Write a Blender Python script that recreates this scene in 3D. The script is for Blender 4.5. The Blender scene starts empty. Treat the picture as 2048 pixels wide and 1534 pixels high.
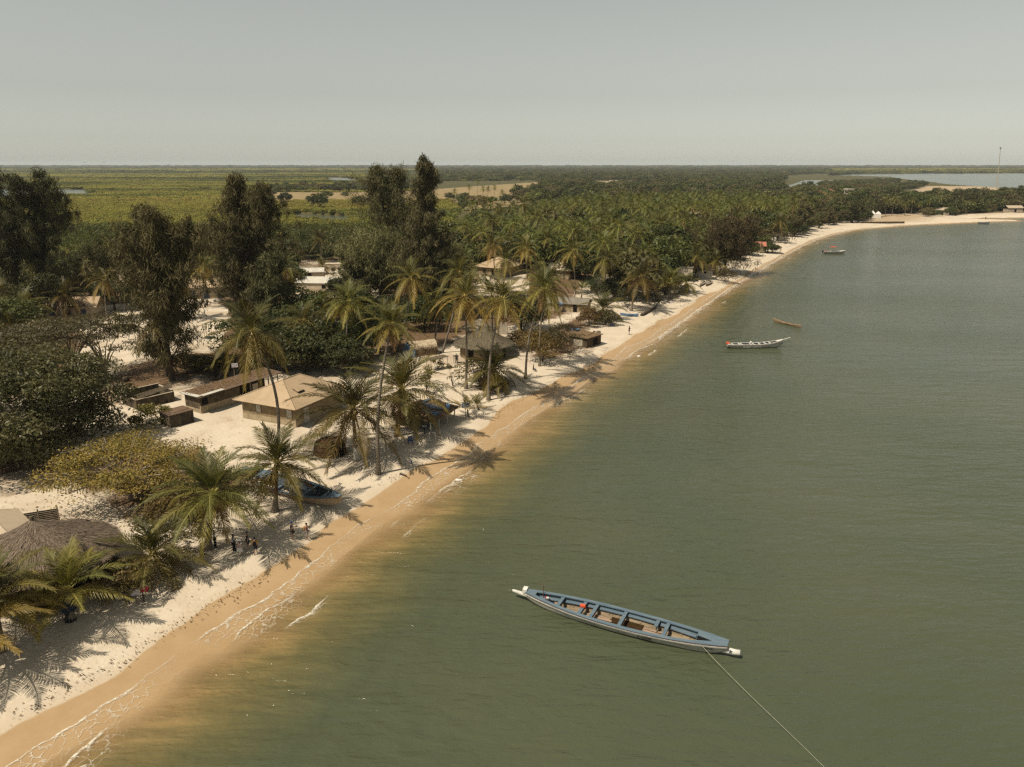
import bpy, math, random
import numpy as np
from mathutils import Vector, Matrix

# ------------------------------------------------------------------ camera, sky, sun
SC = bpy.context.scene
COL = SC.collection
F = 1480.0
H = 33.0
PITCH = math.atan((767 - 328) / F)
cam = bpy.data.cameras.new('camera')
cam.sensor_width = 36.0
cam.lens = 36.0 * F / 2048.0
cam.clip_start = 0.5
cam.clip_end = 60000
camo = bpy.data.objects.new('camera', cam)
COL.objects.link(camo)
camo.location = (0, 0, H)
camo.rotation_euler = (math.pi / 2 - PITCH, 0, 0)
SC.camera = camo

SUN_AZ = math.radians(234.0)      # compass bearing of the sun, from +Y towards +X
SUN_EL = math.radians(59.0)
world = bpy.data.worlds.new('World')
SC.world = world
world.use_nodes = True
wn = world.node_tree
bg = wn.nodes['Background']
sky = wn.nodes.new('ShaderNodeTexSky')
sky.sky_type = 'NISHITA'
sky.sun_disc = False
sky.sun_elevation = SUN_EL
sky.sun_rotation = SUN_AZ
sky.air_density = 1.1
sky.dust_density = 0.45
sky.ozone_density = 1.0
hs = wn.nodes.new('ShaderNodeHueSaturation')
hs.inputs['Saturation'].default_value = 0.16
tn = wn.nodes.new('ShaderNodeMix')
tn.data_type = 'RGBA'
tn.blend_type = 'MULTIPLY'
tn.inputs[0].default_value = 1.0
tn.inputs[7].default_value = (1.0, 1.01, 0.915, 1)
wn.links.new(sky.outputs[0], hs.inputs['Color'])
wn.links.new(hs.outputs[0], tn.inputs[6])
wn.links.new(tn.outputs[2], bg.inputs['Color'])
bg.inputs['Strength'].default_value = 0.07

sd = bpy.data.lights.new('sun', 'SUN')
sd.energy = 5.0
sd.angle = math.radians(0.53)
sd.color = (1.0, 0.9, 0.74)
so = bpy.data.objects.new('sun', sd)
COL.objects.link(so)
sdir = Vector((math.sin(SUN_AZ) * math.cos(SUN_EL), math.cos(SUN_AZ) * math.cos(SUN_EL), math.sin(SUN_EL)))
so.rotation_euler = sdir.to_track_quat('Z', 'Y').to_euler()
so.location = (-100, -40, 150)
SC.view_settings.view_transform = 'Standard'
SC.view_settings.look = 'None'
SC.view_settings.exposure = 0.25
SC.view_settings.gamma = 1.0
SC.cycles.use_denoising = False
SC.cycles.pixel_filter_type = 'BLACKMAN_HARRIS'
SC.cycles.filter_width = 1.4
SC.cycles.max_bounces = 6
SC.cycles.diffuse_bounces = 1
SC.cycles.glossy_bounces = 2
SC.cycles.transmission_bounces = 3
SC.cycles.transparent_max_bounces = 8
SC.cycles.volume_bounces = 0
SC.cycles.sample_clamp_indirect = 4.0

# ------------------------------------------------------------------ placing things: survey marks to ground points
CP, SP = math.cos(PITCH), math.sin(PITCH)


def P(px, py, z=0.0):
    u = (px - 1024) / F
    v = (767 - py) / F
    dy = CP + v * SP
    dz = -SP + v * CP
    t = (z - H) / dz
    return (u * t, dy * t)


def at_y(px, py, y):
    u = (px - 1024) / F
    v = (767 - py) / F
    t = y / (CP + v * SP)
    return (u * t, H + (-SP + v * CP) * t)


def to_px(x, y, z):
    d = y * CP - (z - H) * SP
    return (1024 + F * x / d, 767 - F * (y * SP + (z - H) * CP) / d)


def pip(poly, X, Y):
    X = np.asarray(X, float)
    Y = np.asarray(Y, float)
    r = np.zeros(X.shape, bool)
    n = len(poly)
    for i in range(n):
        x0, y0 = poly[i]
        x1, y1 = poly[(i + 1) % n]
        if y0 == y1:
            continue
        c = ((y0 > Y) != (y1 > Y)) & (X < (x1 - x0) * (Y - y0) / (y1 - y0) + x0)
        r ^= c
    return r


def pxpoly(pts, z=1.3):
    return [P(a, b, z) for a, b in pts]


SHORE_PX = [(130, 1500), (300, 1392), (390, 1318), (480, 1254), (570, 1192), (650, 1138), (735, 1072), (800, 1022),
            (860, 978), (925, 938), (985, 893), (1060, 838), (1130, 795), (1200, 748), (1265, 705), (1320, 672),
            (1400, 618), (1450, 583), (1500, 553), (1545, 525), (1580, 505), (1640, 477), (1700, 462), (1760, 455),
            (1850, 449), (1960, 445), (2048, 442), (2400, 434)]
ctrl = [P(a, b, 0.0) for a, b in SHORE_PX]
_a, _b = Vector(ctrl[0]), Vector(ctrl[2])
_d = (_a - _b).normalized()
ctrl = [tuple(_a + _d * q) for q in (84, 56, 34, 18, 8)] + ctrl
ctrl.append((ctrl[-1][0] + 1500, ctrl[-1][1] + 30))


def catmull(pts, k=5):
    out = []
    for i in range(len(pts) - 1):
        p0 = np.array(pts[max(i - 1, 0)])
        p1 = np.array(pts[i])
        p2 = np.array(pts[i + 1])
        p3 = np.array(pts[min(i + 2, len(pts) - 1)])
        for j in range(k):
            t = j / k
            out.append(0.5 * ((2 * p1) + (p2 - p0) * t + (2 * p0 - 5 * p1 + 4 * p2 - p3) * t * t + (3 * p1 - p0 - 3 * p2 + p3) * t ** 3))
    out.append(np.array(pts[-1]))
    return np.array(out)


SHORE = catmull(ctrl, 5)
WPOLY = [tuple(p) for p in SHORE] + [(6000, SHORE[-1][1]), (6000, -400), (float(SHORE[0][0]), -400)]


def shore_d(X, Y):
    X = np.asarray(X, float)
    Y = np.asarray(Y, float)
    best = np.full(X.shape, 1e18)
    for i in range(len(SHORE) - 1):
        ax, ay = SHORE[i]
        bx, by = SHORE[i + 1]
        ux, uy = bx - ax, by - ay
        t = np.clip(((X - ax) * ux + (Y - ay) * uy) / (ux * ux + uy * uy), 0, 1)
        best = np.minimum(best, (X - ax - t * ux) ** 2 + (Y - ay - t * uy) ** 2)
    d = np.sqrt(best)
    return np.where(pip(WPOLY, X, Y), -d, d)


def ground_z(d):
    return np.where(d < 0, np.maximum(0.1 * d, -2.5), 1.3 * (1 - np.exp(-d / 8.0)))


def G(px, py):
    z = 1.2
    for _ in range(6):
        x, y = P(px, py, z)
        z = float(ground_z(shore_d(np.array([x]), np.array([y])))[0])
    return Vector((x, y, z))


def GZ(x, y):
    return float(ground_z(shore_d(np.array([x]), np.array([y])))[0])


# ------------------------------------------------------------------ materials
def N(nt, t, ins=None, **props):
    n = nt.nodes.new('ShaderNode' + t)
    for k, v in props.items():
        setattr(n, k, v)
    for k, v in (ins or {}).items():
        s = n.inputs[k]
        if isinstance(v, bpy.types.NodeSocket):
            nt.links.new(v, s)
        else:
            s.default_value = v
    return n


def cmix(nt, fac, a, b, mode='MIX'):
    n = nt.nodes.new('ShaderNodeMix')
    n.data_type = 'RGBA'
    n.blend_type = mode
    for i, v in ((0, fac), (6, a), (7, b)):
        if isinstance(v, bpy.types.NodeSocket):
            nt.links.new(v, n.inputs[i])
        elif i == 0:
            n.inputs[0].default_value = v
        else:
            n.inputs[i].default_value = (*v[:3], 1)
    return n.outputs[2]


def math_(nt, op, a, b=0.5, c=None):
    n = nt.nodes.new('ShaderNodeMath')
    n.operation = op
    for i, v in enumerate((a, b, c)):
        if v is None:
            continue
        if isinstance(v, bpy.types.NodeSocket):
            nt.links.new(v, n.inputs[i])
        else:
            n.inputs[i].default_value = v
    return n.outputs[0]


def ramp(nt, v, lo, hi, a=0.0, b=1.0, smooth=True):
    n = nt.nodes.new('ShaderNodeMapRange')
    n.interpolation_type = 'SMOOTHSTEP' if smooth else 'LINEAR'
    n.clamp = True
    nt.links.new(v, n.inputs[0])
    for i, x in ((1, lo), (2, hi), (3, a), (4, b)):
        n.inputs[i].default_value = x
    return n.outputs[0]


def noise(nt, vec, scale, detail=3.0, rough=0.55, dist=0.0):
    n = N(nt, 'TexNoise', {'Scale': scale, 'Detail': detail, 'Roughness': rough, 'Distortion': dist})
    if vec is not None:
        nt.links.new(vec, n.inputs['Vector'])
    return n.outputs['Fac']


def new_mat(name):
    m = bpy.data.materials.new(name)
    m.use_nodes = True
    nt = m.node_tree
    return m, nt, nt.nodes['Principled BSDF']


def simple(name, c, c2=None, scale=3.0, rough=0.75, bump=0.0, spec=0.3, stretch=None, metal=0.0):
    """A weathered solid: two tones broken up by noise in the object's own space."""
    m, nt, b = new_mat(name)
    tc = N(nt, 'TexCoord').outputs['Object']
    if stretch:
        tc = N(nt, 'Mapping', {'Vector': tc, 'Scale': stretch}).outputs[0]
    f = noise(nt, tc, scale, 5, 0.65)
    f = ramp(nt, f, 0.32, 0.68)
    c2 = c2 or tuple(x * 0.65 for x in c)
    nt.links.new(cmix(nt, f, c, c2), b.inputs['Base Color'])
    b.inputs['Roughness'].default_value = rough
    b.inputs['Specular IOR Level'].default_value = spec
    b.inputs['Metallic'].default_value = metal
    if bump:
        bn = N(nt, 'Bump', {'Strength': bump, 'Distance': 0.05, 'Height': noise(nt, tc, scale * 4, 4)})
        nt.links.new(bn.outputs[0], b.inputs['Normal'])
    return m


def leafmat(name, trans=0.3, rough=0.5, spec=0.35, var=0.32):
    m, nt, b = new_mat(name)
    a = N(nt, 'Attribute', attribute_name='tint').outputs['Color']
    oi = N(nt, 'ObjectInfo').outputs['Random']
    k = ramp(nt, oi, 0, 1, 1.0 - var, 1.0 + var, False)
    hsv = N(nt, 'HueSaturation', {'Color': a, 'Value': k, 'Hue': ramp(nt, math_(nt, 'FRACT', math_(nt, 'MULTIPLY', oi, 7.31)), 0, 1, 0.482, 0.52, False)})
    c = hsv.outputs[0]
    nt.links.new(c, b.inputs['Base Color'])
    b.inputs['Roughness'].default_value = rough
    b.inputs['Specular IOR Level'].default_value = spec
    if trans:
        t = N(nt, 'BsdfTranslucent', {'Color': cmix(nt, 1.0, c, (1.15, 1.05, 0.6), 'MULTIPLY')})
        mx = N(nt, 'MixShader', {0: trans, 1: b.outputs[0], 2: t.outputs[0]})
        nt.links.new(mx.outputs[0], nt.nodes['Material Output'].inputs[0])
    return m


def metal_roof(name, c, rust=(0.16, 0.09, 0.05), pitch=16.0, wear=0.45):
    m, nt, b = new_mat(name)
    tc = N(nt, 'TexCoord')
    sx = N(nt, 'SeparateXYZ', {0: tc.outputs['Object']})
    sn = N(nt, 'SeparateXYZ', {0: tc.outputs['Normal']})
    ax = math_(nt, 'ABSOLUTE', sn.outputs[0])
    ay = math_(nt, 'ABSOLUTE', sn.outputs[1])
    sel = math_(nt, 'GREATER_THAN', ax, ay)
    co = N(nt, 'Mix', {0: sel, 2: sx.outputs[0], 3: sx.outputs[1]}).outputs[0]
    cr = N(nt, 'Mix', {0: sel, 2: sx.outputs[1], 3: sx.outputs[0]}).outputs[0]
    wave = math_(nt, 'SINE', math_(nt, 'MULTIPLY', co, pitch * 2))
    n1 = noise(nt, tc.outputs['Object'], 0.7, 5, 0.65)
    sheet = math_(nt, 'FLOOR', math_(nt, 'MULTIPLY', co, 1.15))
    wn1 = N(nt, 'TexWhiteNoise', {'W': sheet}, noise_dimensions='1D').outputs['Value']
    c1 = cmix(nt, ramp(nt, wn1, 0, 1, 0, 0.35), c, tuple(x * 0.7 for x in c))
    c1 = cmix(nt, ramp(nt, n1, 0.35, 0.75, 0, 0.5), c1, tuple(x * 0.72 for x in c))
    # seams where sheets overlap
    fr = math_(nt, 'FRACT', math_(nt, 'MULTIPLY', cr, 0.42))
    seam = ramp(nt, fr, 0.0, 0.025, 0.55, 0.0)
    c1 = cmix(nt, seam, c1, rust)
    st = N(nt, 'Mapping', {'Vector': tc.outputs['Object'], 'Scale': (1.1, 1.1, 1.1)}).outputs[0]
    n2 = noise(nt, st, 1.6, 7, 0.72, 0.6)
    c1 = cmix(nt, ramp(nt, n2, 0.58, 0.68, 0, wear), c1, rust)
    nt.links.new(c1, b.inputs['Base Color'])
    b.inputs['Roughness'].default_value = 0.6
    b.inputs['Specular IOR Level'].default_value = 0.35
    bn = N(nt, 'Bump', {'Strength': 0.6, 'Distance': 0.02, 'Height': wave})
    nt.links.new(bn.outputs[0], b.inputs['Normal'])
    return m


def weave(name, c, c2, sx=9.0, sz=9.0, gap=(0.03, 0.025, 0.02)):
    """Reed matting / planks: crossing bands with dark gaps in object space."""
    m, nt, b = new_mat(name)
    tc = N(nt, 'TexCoord').outputs['Object']
    s = N(nt, 'SeparateXYZ', {0: tc})
    h = math_(nt, 'ADD', s.outputs[0], s.outputs[1])
    n0 = noise(nt, tc, 2.2, 4)
    hz = math_(nt, 'ADD', math_(nt, 'MULTIPLY', h, sx), math_(nt, 'MULTIPLY', n0, 1.5))
    vz = math_(nt, 'ADD', math_(nt, 'MULTIPLY', s.outputs[2], sz), math_(nt, 'MULTIPLY', n0, 1.5))
    l1 = ramp(nt, math_(nt, 'FRACT', hz), 0.0, 0.22, 1, 0)
    l2 = ramp(nt, math_(nt, 'FRACT', vz), 0.0, 0.22, 1, 0)
    l = math_(nt, 'MAXIMUM', l1, l2)
    base = cmix(nt, ramp(nt, noise(nt, tc, 1.3, 6, 0.7), 0.35, 0.65), c, c2)
    nt.links.new(cmix(nt, math_(nt, 'MULTIPLY', l, 0.75), base, gap), b.inputs['Base Color'])
    b.inputs['Roughness'].default_value = 0.9
    b.inputs['Specular IOR Level'].default_value = 0.1
    return m


M = {}
M['thatch'] = simple('grey_thatch', (0.16, 0.125, 0.085), (0.085, 0.068, 0.048), 2.2, 0.95, 0.8, 0.1)
M['thatch_brown'] = simple('brown_thatch', (0.17, 0.115, 0.06), (0.09, 0.06, 0.035), 2.2, 0.95, 0.8, 0.1)
M['thatch_pale'] = simple('pale_thatch', (0.46, 0.38, 0.27), (0.26, 0.2, 0.13), 2.5, 0.95, 0.6, 0.1)
M['straw'] = leafmat('loose_straw', 0.0, 0.9, 0.1)
M['tan_metal'] = metal_roof('tan_metal_roof', (0.37, 0.27, 0.165), wear=0.8)
M['pale_metal'] = metal_roof('pale_metal_roof', (0.40, 0.32, 0.225), wear=0.3)
M['grey_metal'] = metal_roof('grey_metal_roof', (0.19, 0.165, 0.13), wear=0.4)
M['white_metal'] = metal_roof('white_metal_roof', (0.5, 0.47, 0.4), wear=0.2)
M['red_metal'] = metal_roof('red_metal_roof', (0.36, 0.13, 0.085), wear=0.3)
M['rust_metal'] = metal_roof('rusty_metal_roof', (0.13, 0.085, 0.052), wear=0.5)
M['mud_wall'] = simple('mud_wall', (0.26, 0.2, 0.12), (0.17, 0.125, 0.075), 1.6, 0.9, 0.4, 0.1)
M['yellow_wall'] = simple('yellow_wall', (0.38, 0.26, 0.09), (0.27, 0.18, 0.07), 1.3, 0.9, 0.3, 0.1)
M['cream_wall'] = simple('cream_wall', (0.42, 0.36, 0.27), (0.3, 0.25, 0.18), 1.1, 0.9, 0.3, 0.1)
M['base_wall'] = simple('plinth_plaster', (0.36, 0.29, 0.19), (0.25, 0.2, 0.13), 1.4, 0.9, 0.3, 0.1)
M['stained'] = simple('stained_block', (0.11, 0.085, 0.055), (0.025, 0.022, 0.018), 1.8, 0.95, 0.5, 0.1, (1, 1, 0.35))
M['reed'] = weave('reed_mat', (0.13, 0.1, 0.064), (0.06, 0.046, 0.03))
M['reed_pale'] = weave('pale_reed_mat', (0.25, 0.2, 0.13), (0.13, 0.1, 0.065), 5, 9)
M['plank_dark'] = weave('dark_planks', (0.10, 0.072, 0.045), (0.05, 0.038, 0.026), 1.2, 6.5)
M['bark'] = simple('bark', (0.085, 0.065, 0.045), (0.045, 0.035, 0.025), 2.5, 0.95, 0.8, 0.1, (1, 1, 0.3))
M['pale_bark'] = simple('pale_bark', (0.3, 0.25, 0.19), (0.17, 0.14, 0.1), 2.5, 0.95, 0.6, 0.1, (1, 1, 0.3))
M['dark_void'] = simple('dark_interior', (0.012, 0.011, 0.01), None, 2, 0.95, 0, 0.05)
M['wood'] = simple('grey_wood', (0.2, 0.16, 0.11), (0.1, 0.08, 0.055), 3.0, 0.85, 0.4, 0.15, (0.3, 1, 1))
M['pole'] = simple('pole_wood', (0.24, 0.19, 0.13), (0.12, 0.095, 0.065), 3.0, 0.85, 0.3, 0.15, (1, 1, 0.3))
M['white_post'] = simple('whitewash', (0.5, 0.47, 0.41), (0.3, 0.27, 0.22), 3.0, 0.85, 0.2, 0.15)
M['white_paint'] = simple('white_paint', (0.62, 0.6, 0.55), (0.44, 0.42, 0.37), 2.2, 0.55, 0.1, 0.35)
M['blue_tarp'] = simple('blue_tarp', (0.085, 0.17, 0.30), (0.16, 0.25, 0.36), 3.0, 0.5, 0.5, 0.3)
M['blue_paint'] = simple('blue_paint', (0.07, 0.112, 0.15), (0.125, 0.16, 0.182), 2.6, 0.6, 0.3, 0.3, (0.3, 3.0, 3.0))
M['blue_door'] = simple('blue_door', (0.03, 0.05, 0.11), None, 2, 0.6)
M['blue_plastic'] = simple('blue_plastic', (0.02, 0.06, 0.2), None, 2, 0.4, 0, 0.4)
M['hull_white'] = simple('hull_white', (0.44, 0.43, 0.37), (0.27, 0.26, 0.2), 1.5, 0.6, 0.1, 0.3, (0.5, 1, 3))
M['hull_cream'] = simple('hull_cream', (0.42, 0.35, 0.25), (0.3, 0.21, 0.12), 1.5, 0.7, 0.1, 0.2, (0.5, 1, 3))
M['boat_floor'] = simple('boat_floor', (0.27, 0.21, 0.14), (0.15, 0.115, 0.075), 2.2, 0.8, 0.3, 0.2, (0.3, 2, 2))
M['plank_pink'] = simple('loose_plank', (0.33, 0.235, 0.165), (0.2, 0.14, 0.1), 2.0, 0.8, 0.2, 0.2, (0.3, 2, 2))
M['bilge'] = simple('bilge_water', (0.045, 0.026, 0.01), None, 2, 0.12, 0, 0.5)
M['red_paint'] = simple('dark_red_paint', (0.12, 0.025, 0.02), None, 2, 0.6)
M['orange'] = simple('orange_cloth', (0.62, 0.09, 0.03), (0.45, 0.06, 0.02), 3, 0.7)
M['orange_paint'] = simple('orange_trim', (0.4, 0.17, 0.04), None, 3, 0.6)
M['black'] = simple('black_paint', (0.012, 0.012, 0.013), None, 3, 0.6)
M['rust'] = simple('rust_iron', (0.14, 0.045, 0.02), None, 4, 0.8)
M['waterline_slime'] = simple('waterline_slime', (0.05, 0.05, 0.03), (0.1, 0.095, 0.06), 2.5, 0.6)
M['canoe'] = simple('canoe_wood', (0.33, 0.235, 0.135), (0.19, 0.13, 0.075), 2, 0.8, 0.2, 0.2, (0.3, 2, 2))
M['navy_in'] = simple('navy_lining', (0.03, 0.04, 0.055), (0.05, 0.06, 0.07), 2, 0.7)
M['solar'] = simple('dark_panel', (0.02, 0.024, 0.03), None, 3, 0.2, 0, 0.5)
M['steel'] = simple('painted_steel', (0.45, 0.4, 0.3), None, 3, 0.5)
M['red_cloth'] = simple('red_cloth', (0.4, 0.03, 0.05), None, 3, 0.8)
M['white_cloth'] = simple('white_cloth', (0.6, 0.57, 0.55), (0.35, 0.3, 0.33), 6, 0.8)
M['concrete'] = simple('concrete', (0.4, 0.35, 0.27), (0.28, 0.24, 0.18), 1.5, 0.9, 0.2, 0.1)
M['tile_red'] = simple('tile_red', (0.42, 0.2, 0.14), (0.3, 0.13, 0.09), 1.5, 0.8, 0.2)
M['rope'] = simple('rope', (0.33, 0.33, 0.24), None, 3, 0.8)
M['leaf'] = leafmat('leaf', 0.3, 0.5, 0.22)
M['marsh_leaf'] = leafmat('marsh_leaf', 0.3, 0.6, 0.15, 0.1)
M['needle'] = leafmat('needle', 0.15, 0.7, 0.15)
M['frond'] = leafmat('frond', 0.28, 0.5, 0.25)
M['coconut'] = simple('coconut_husk', (0.2, 0.12, 0.03), (0.12, 0.1, 0.03), 3, 0.6)
SKIN = {'light': simple('light_skin', (0.42, 0.25, 0.17), None, 3, 0.6), 'dark': simple('dark_skin', (0.045, 0.025, 0.016), None, 3, 0.5)}
CLOTH = {}


def cloth(c):
    if c not in CLOTH:
        CLOTH[c] = simple('cloth_%d' % (len(CLOTH) + 1), c, tuple(x * 0.8 for x in c), 8, 0.85, 0.2, 0.1)
    return CLOTH[c]


# palm trunk: ringed
m, nt, b = new_mat('palm_trunk')
tc = N(nt, 'TexCoord').outputs['Object']
s = N(nt, 'SeparateXYZ', {0: tc})
rg = math_(nt, 'SINE', math_(nt, 'ADD', math_(nt, 'MULTIPLY', s.outputs[2], 34.0), math_(nt, 'MULTIPLY', noise(nt, tc, 2.0), 6.0)))
cc = cmix(nt, ramp(nt, noise(nt, tc, 1.2, 5), 0.35, 0.65), (0.2, 0.165, 0.12), (0.115, 0.09, 0.065))
cc = cmix(nt, ramp(nt, rg, 0.2, 1.0, 0, 0.5), cc, (0.07, 0.055, 0.04))
nt.links.new(cc, b.inputs['Base Color'])
b.inputs['Roughness'].default_value = 0.9
nt.links.new(N(nt, 'Bump', {'Strength': 0.5, 'Distance': 0.03, 'Height': rg}).outputs[0], b.inputs['Normal'])
M['palm_trunk'] = m


# ------------------------------------------------------------------ object helpers
def tag(o, label=None, cat=None, group=None, kind=None):
    if label:
        o['label'] = label
    if cat:
        o['category'] = cat
    if group:
        o['group'] = group
    if kind:
        o['kind'] = kind
    return o


def thing(name, label, cat, loc=(0, 0, 0), rz=0.0, group=None):
    o = bpy.data.objects.new(name, None)
    o.empty_display_size = 0.3
    COL.objects.link(o)
    o.location = loc
    o.rotation_euler = (0, 0, rz)
    return tag(o, label, cat, group)


def link(name, me, parent=None, loc=(0, 0, 0)):
    o = bpy.data.objects.new(name, me)
    COL.objects.link(o)
    o.location = loc
    if parent:
        o.parent = parent
    return o


class MB:
    """Collects boxes, tubes and sheets into ONE mesh."""

    def __init__(self):
        self.v, self.f = [], []

    def add(self, vs, fs):
        o = len(self.v)
        self.v += [tuple(p) for p in vs]
        self.f += [tuple(i + o for i in q) for q in fs]
        return self

    def box(self, c, s, rz=0.0, mat=None):
        hx, hy, hz = s[0] / 2, s[1] / 2, s[2] / 2
        vs = [Vector((x, y, z)) for x in (-hx, hx) for y in (-hy, hy) for z in (-hz, hz)]
        if rz:
            r = Matrix.Rotation(rz, 3, 'Z')
            vs = [r @ v for v in vs]
        if mat is not None:
            vs = [mat @ v for v in vs]
        c = Vector(c)
        return self.add([v + c for v in vs], [(0, 1, 3, 2), (4, 6, 7, 5), (0, 4, 5, 1), (2, 3, 7, 6), (0, 2, 6, 4), (1, 5, 7, 3)])

    def beam(self, a, b, w, h=None):
        a, b = Vector(a), Vector(b)
        d = b - a
        r = d.to_track_quat('X', 'Z').to_matrix()
        return self.box((a + b) / 2, (d.length, w, h or w), 0, r)

    def tube(self, pts, rad, n=8, cap=True):
        pts = [Vector(p) for p in pts]
        if not hasattr(rad, '__len__'):
            rad = [rad] * len(pts)
        vs, fs = [], []
        for i, p in enumerate(pts):
            d = (pts[min(i + 1, len(pts) - 1)] - pts[max(i - 1, 0)])
            d = d.normalized() if d.length > 1e-9 else Vector((0, 0, 1))
            a = d.orthogonal().normalized() if abs(d.z) < 0.95 else Vector((1, 0, 0))
            a = (a - d * a.dot(d)).normalized()
            c = d.cross(a)
            for k in range(n):
                t = 2 * math.pi * k / n
                vs.append(p + (a * math.cos(t) + c * math.sin(t)) * rad[i])
        for i in range(len(pts) - 1):
            for k in range(n):
                fs.append((i * n + k, i * n + (k + 1) % n, (i + 1) * n + (k + 1) % n, (i + 1) * n + k))
        if cap:
            fs.append(tuple(range(n - 1, -1, -1)))
            fs.append(tuple((len(pts) - 1) * n + k for k in range(n)))
        return self.add(vs, fs)

    def lathe(self, prof, n=16, c=(0, 0, 0)):
        vs, fs = [], []
        for r, z in prof:
            for k in range(n):
                t = 2 * math.pi * k / n
                vs.append((c[0] + r * math.cos(t), c[1] + r * math.sin(t), c[2] + z))
        for i in range(len(prof) - 1):
            for k in range(n):
                fs.append((i * n + k, i * n + (k + 1) % n, (i + 1) * n + (k + 1) % n, (i + 1) * n + k))
        fs.append(tuple(range(n - 1, -1, -1)))
        fs.append(tuple((len(prof) - 1) * n + k for k in range(n)))
        return self.add(vs, fs)

    def ball(self, c, r, n=8, m=5):
        r = r if hasattr(r, '__len__') else (r, r, r)
        vs, fs = [], []
        for i in range(m + 1):
            p = math.pi * i / m
            for k in range(n):
                t = 2 * math.pi * k / n
                s_ = max(math.sin(p), 0.02)
                vs.append((c[0] + r[0] * s_ * math.cos(t), c[1] + r[1] * s_ * math.sin(t), c[2] + r[2] * math.cos(p)))
        for i in range(m):
            for k in range(n):
                fs.append((i * n + k, (i + 1) * n + k, (i + 1) * n + (k + 1) % n, i * n + (k + 1) % n))
        return self.add(vs, fs)

    def build(self, name, mat, parent=None, smooth=False, loc=(0, 0, 0)):
        me = bpy.data.meshes.new(name)
        me.from_pydata(self.v, [], self.f)
        if mat:
            me.materials.append(mat)
        if smooth:
            me.polygons.foreach_set('use_smooth', [True] * len(me.polygons))
        me.update()
        return link(name, me, parent, loc)


def np_mesh(name, V, Q, mat=None, tint=None, smooth=False):
    me = bpy.data.meshes.new(name)
    V = np.ascontiguousarray(V, np.float32)
    Q = np.ascontiguousarray(Q, np.int32)
    k = Q.shape[1]
    me.vertices.add(len(V))
    me.vertices.foreach_set('co', V.ravel())
    me.loops.add(Q.size)
    me.loops.foreach_set('vertex_index', Q.ravel())
    me.polygons.add(len(Q))
    me.polygons.foreach_set('loop_start', np.arange(0, Q.size, k, dtype=np.int32))
    if smooth:
        me.polygons.foreach_set('use_smooth', np.ones(len(Q), bool))
    if mat:
        me.materials.append(mat)
    me.update(calc_edges=True)
    if tint is not None:
        a = me.attributes.new('tint', 'FLOAT_COLOR', 'POINT')
        t = np.ones((len(V), 4), np.float32)
        t[:, :3] = tint
        a.data.foreach_set('color', t.ravel())
    return me


def fattr(me, name, vals):
    a = me.attributes.new(name, 'FLOAT', 'POINT')
    a.data.foreach_set('value', np.ascontiguousarray(vals, np.float32))


def unit(a):
    return a / np.maximum(np.linalg.norm(a, axis=-1, keepdims=True), 1e-9)

# ------------------------------------------------------------------ terrain, water
RIVERS = [pxpoly(p, 0.0) for p in (
    [(-500, 398), (-500, 377), (0, 379), (172, 378.5), (178, 386), (225, 391), (130, 393), (60, 395), (0, 400)],
    [(646, 355), (690, 355), (716, 358), (716, 363.5), (655, 364)],
    [(385, 379.5), (425, 379), (428, 384), (382, 384)],
    [(575, 431), (600, 427), (640, 430), (690, 432), (705, 446), (650, 444), (590, 441)],
    [(505, 401), (530, 400), (570, 404), (525, 407)],
    [(545, 480), (590, 482), (602, 500), (600, 530), (575, 545), (560, 520)],
    [(360, 495), (390, 500), (395, 520), (365, 510)],
    [(1552, 378), (1585, 368), (1610, 360), (1675, 360), (1690, 366), (1650, 369), (1620, 375), (1590, 378)],
    [(1660, 350.2), (1700, 349), (1790, 348.5), (1830, 347), (2048, 346.5), (2500, 346), (2700, 392), (2048, 380), (1990, 376),
     (1900, 370), (1850, 363), (1800, 358), (1780, 354), (1720, 352.5)])]
FIELDS = [pxpoly(p) for p in (
    [(500, 412), (500, 390), (560, 384), (700, 385), (790, 384), (1080, 364), (1085, 374), (1060, 392), (1000, 407), (900, 402), (800, 408), (700, 399), (600, 403)],
    [(930, 392), (1010, 393), (1080, 412), (1000, 425), (900, 410)],
    [(1180, 362), (1290, 362), (1345, 350), (1352, 357), (1300, 368), (1270, 373), (1180, 374)],
    [(1500, 383), (1600, 383), (1580, 400), (1500, 400)])]
SANDY = [pxpoly(p) for p in (
    [(1830, 379), (1850, 372), (1990, 373), (2010, 381), (1990, 397), (1840, 396)],
    [(1770, 366), (1810, 363), (1830, 367), (1780, 371)], [(1780, 400), (1850, 398), (1870, 404), (1800, 408)],
    [(1175, 364), (1215, 363), (1218, 371), (1180, 372)],
    [(575, 440), (700, 440), (700, 447), (600, 444)],
    [(1730, 430), (1850, 425), (1850, 440), (1740, 445)])]
MARSH = pxpoly([(-900, 545), (0, 535), (130, 515), (300, 500), (420, 505), (540, 512), (700, 505), (730, 470), (760, 440), (820, 405), (900, 400), (900, 331), (-2600, 331)])
YARD = [pxpoly(p) for p in (
    [(370, 590), (440, 588), (470, 640), (450, 700), (370, 730), (210, 770), (150, 720), (150, 620)],
    [(590, 520), (760, 520), (760, 600), (590, 600)],
    [(400, 870), (480, 800), (640, 840), (760, 720), (860, 700), (960, 720), (1060, 760), (760, 960), (560, 960)],
    [(930, 540), (1060, 540), (1060, 590), (940, 600)],
    [(-100, 960), (140, 950), (260, 1000), (240, 1080), (-100, 1040)])]
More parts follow.
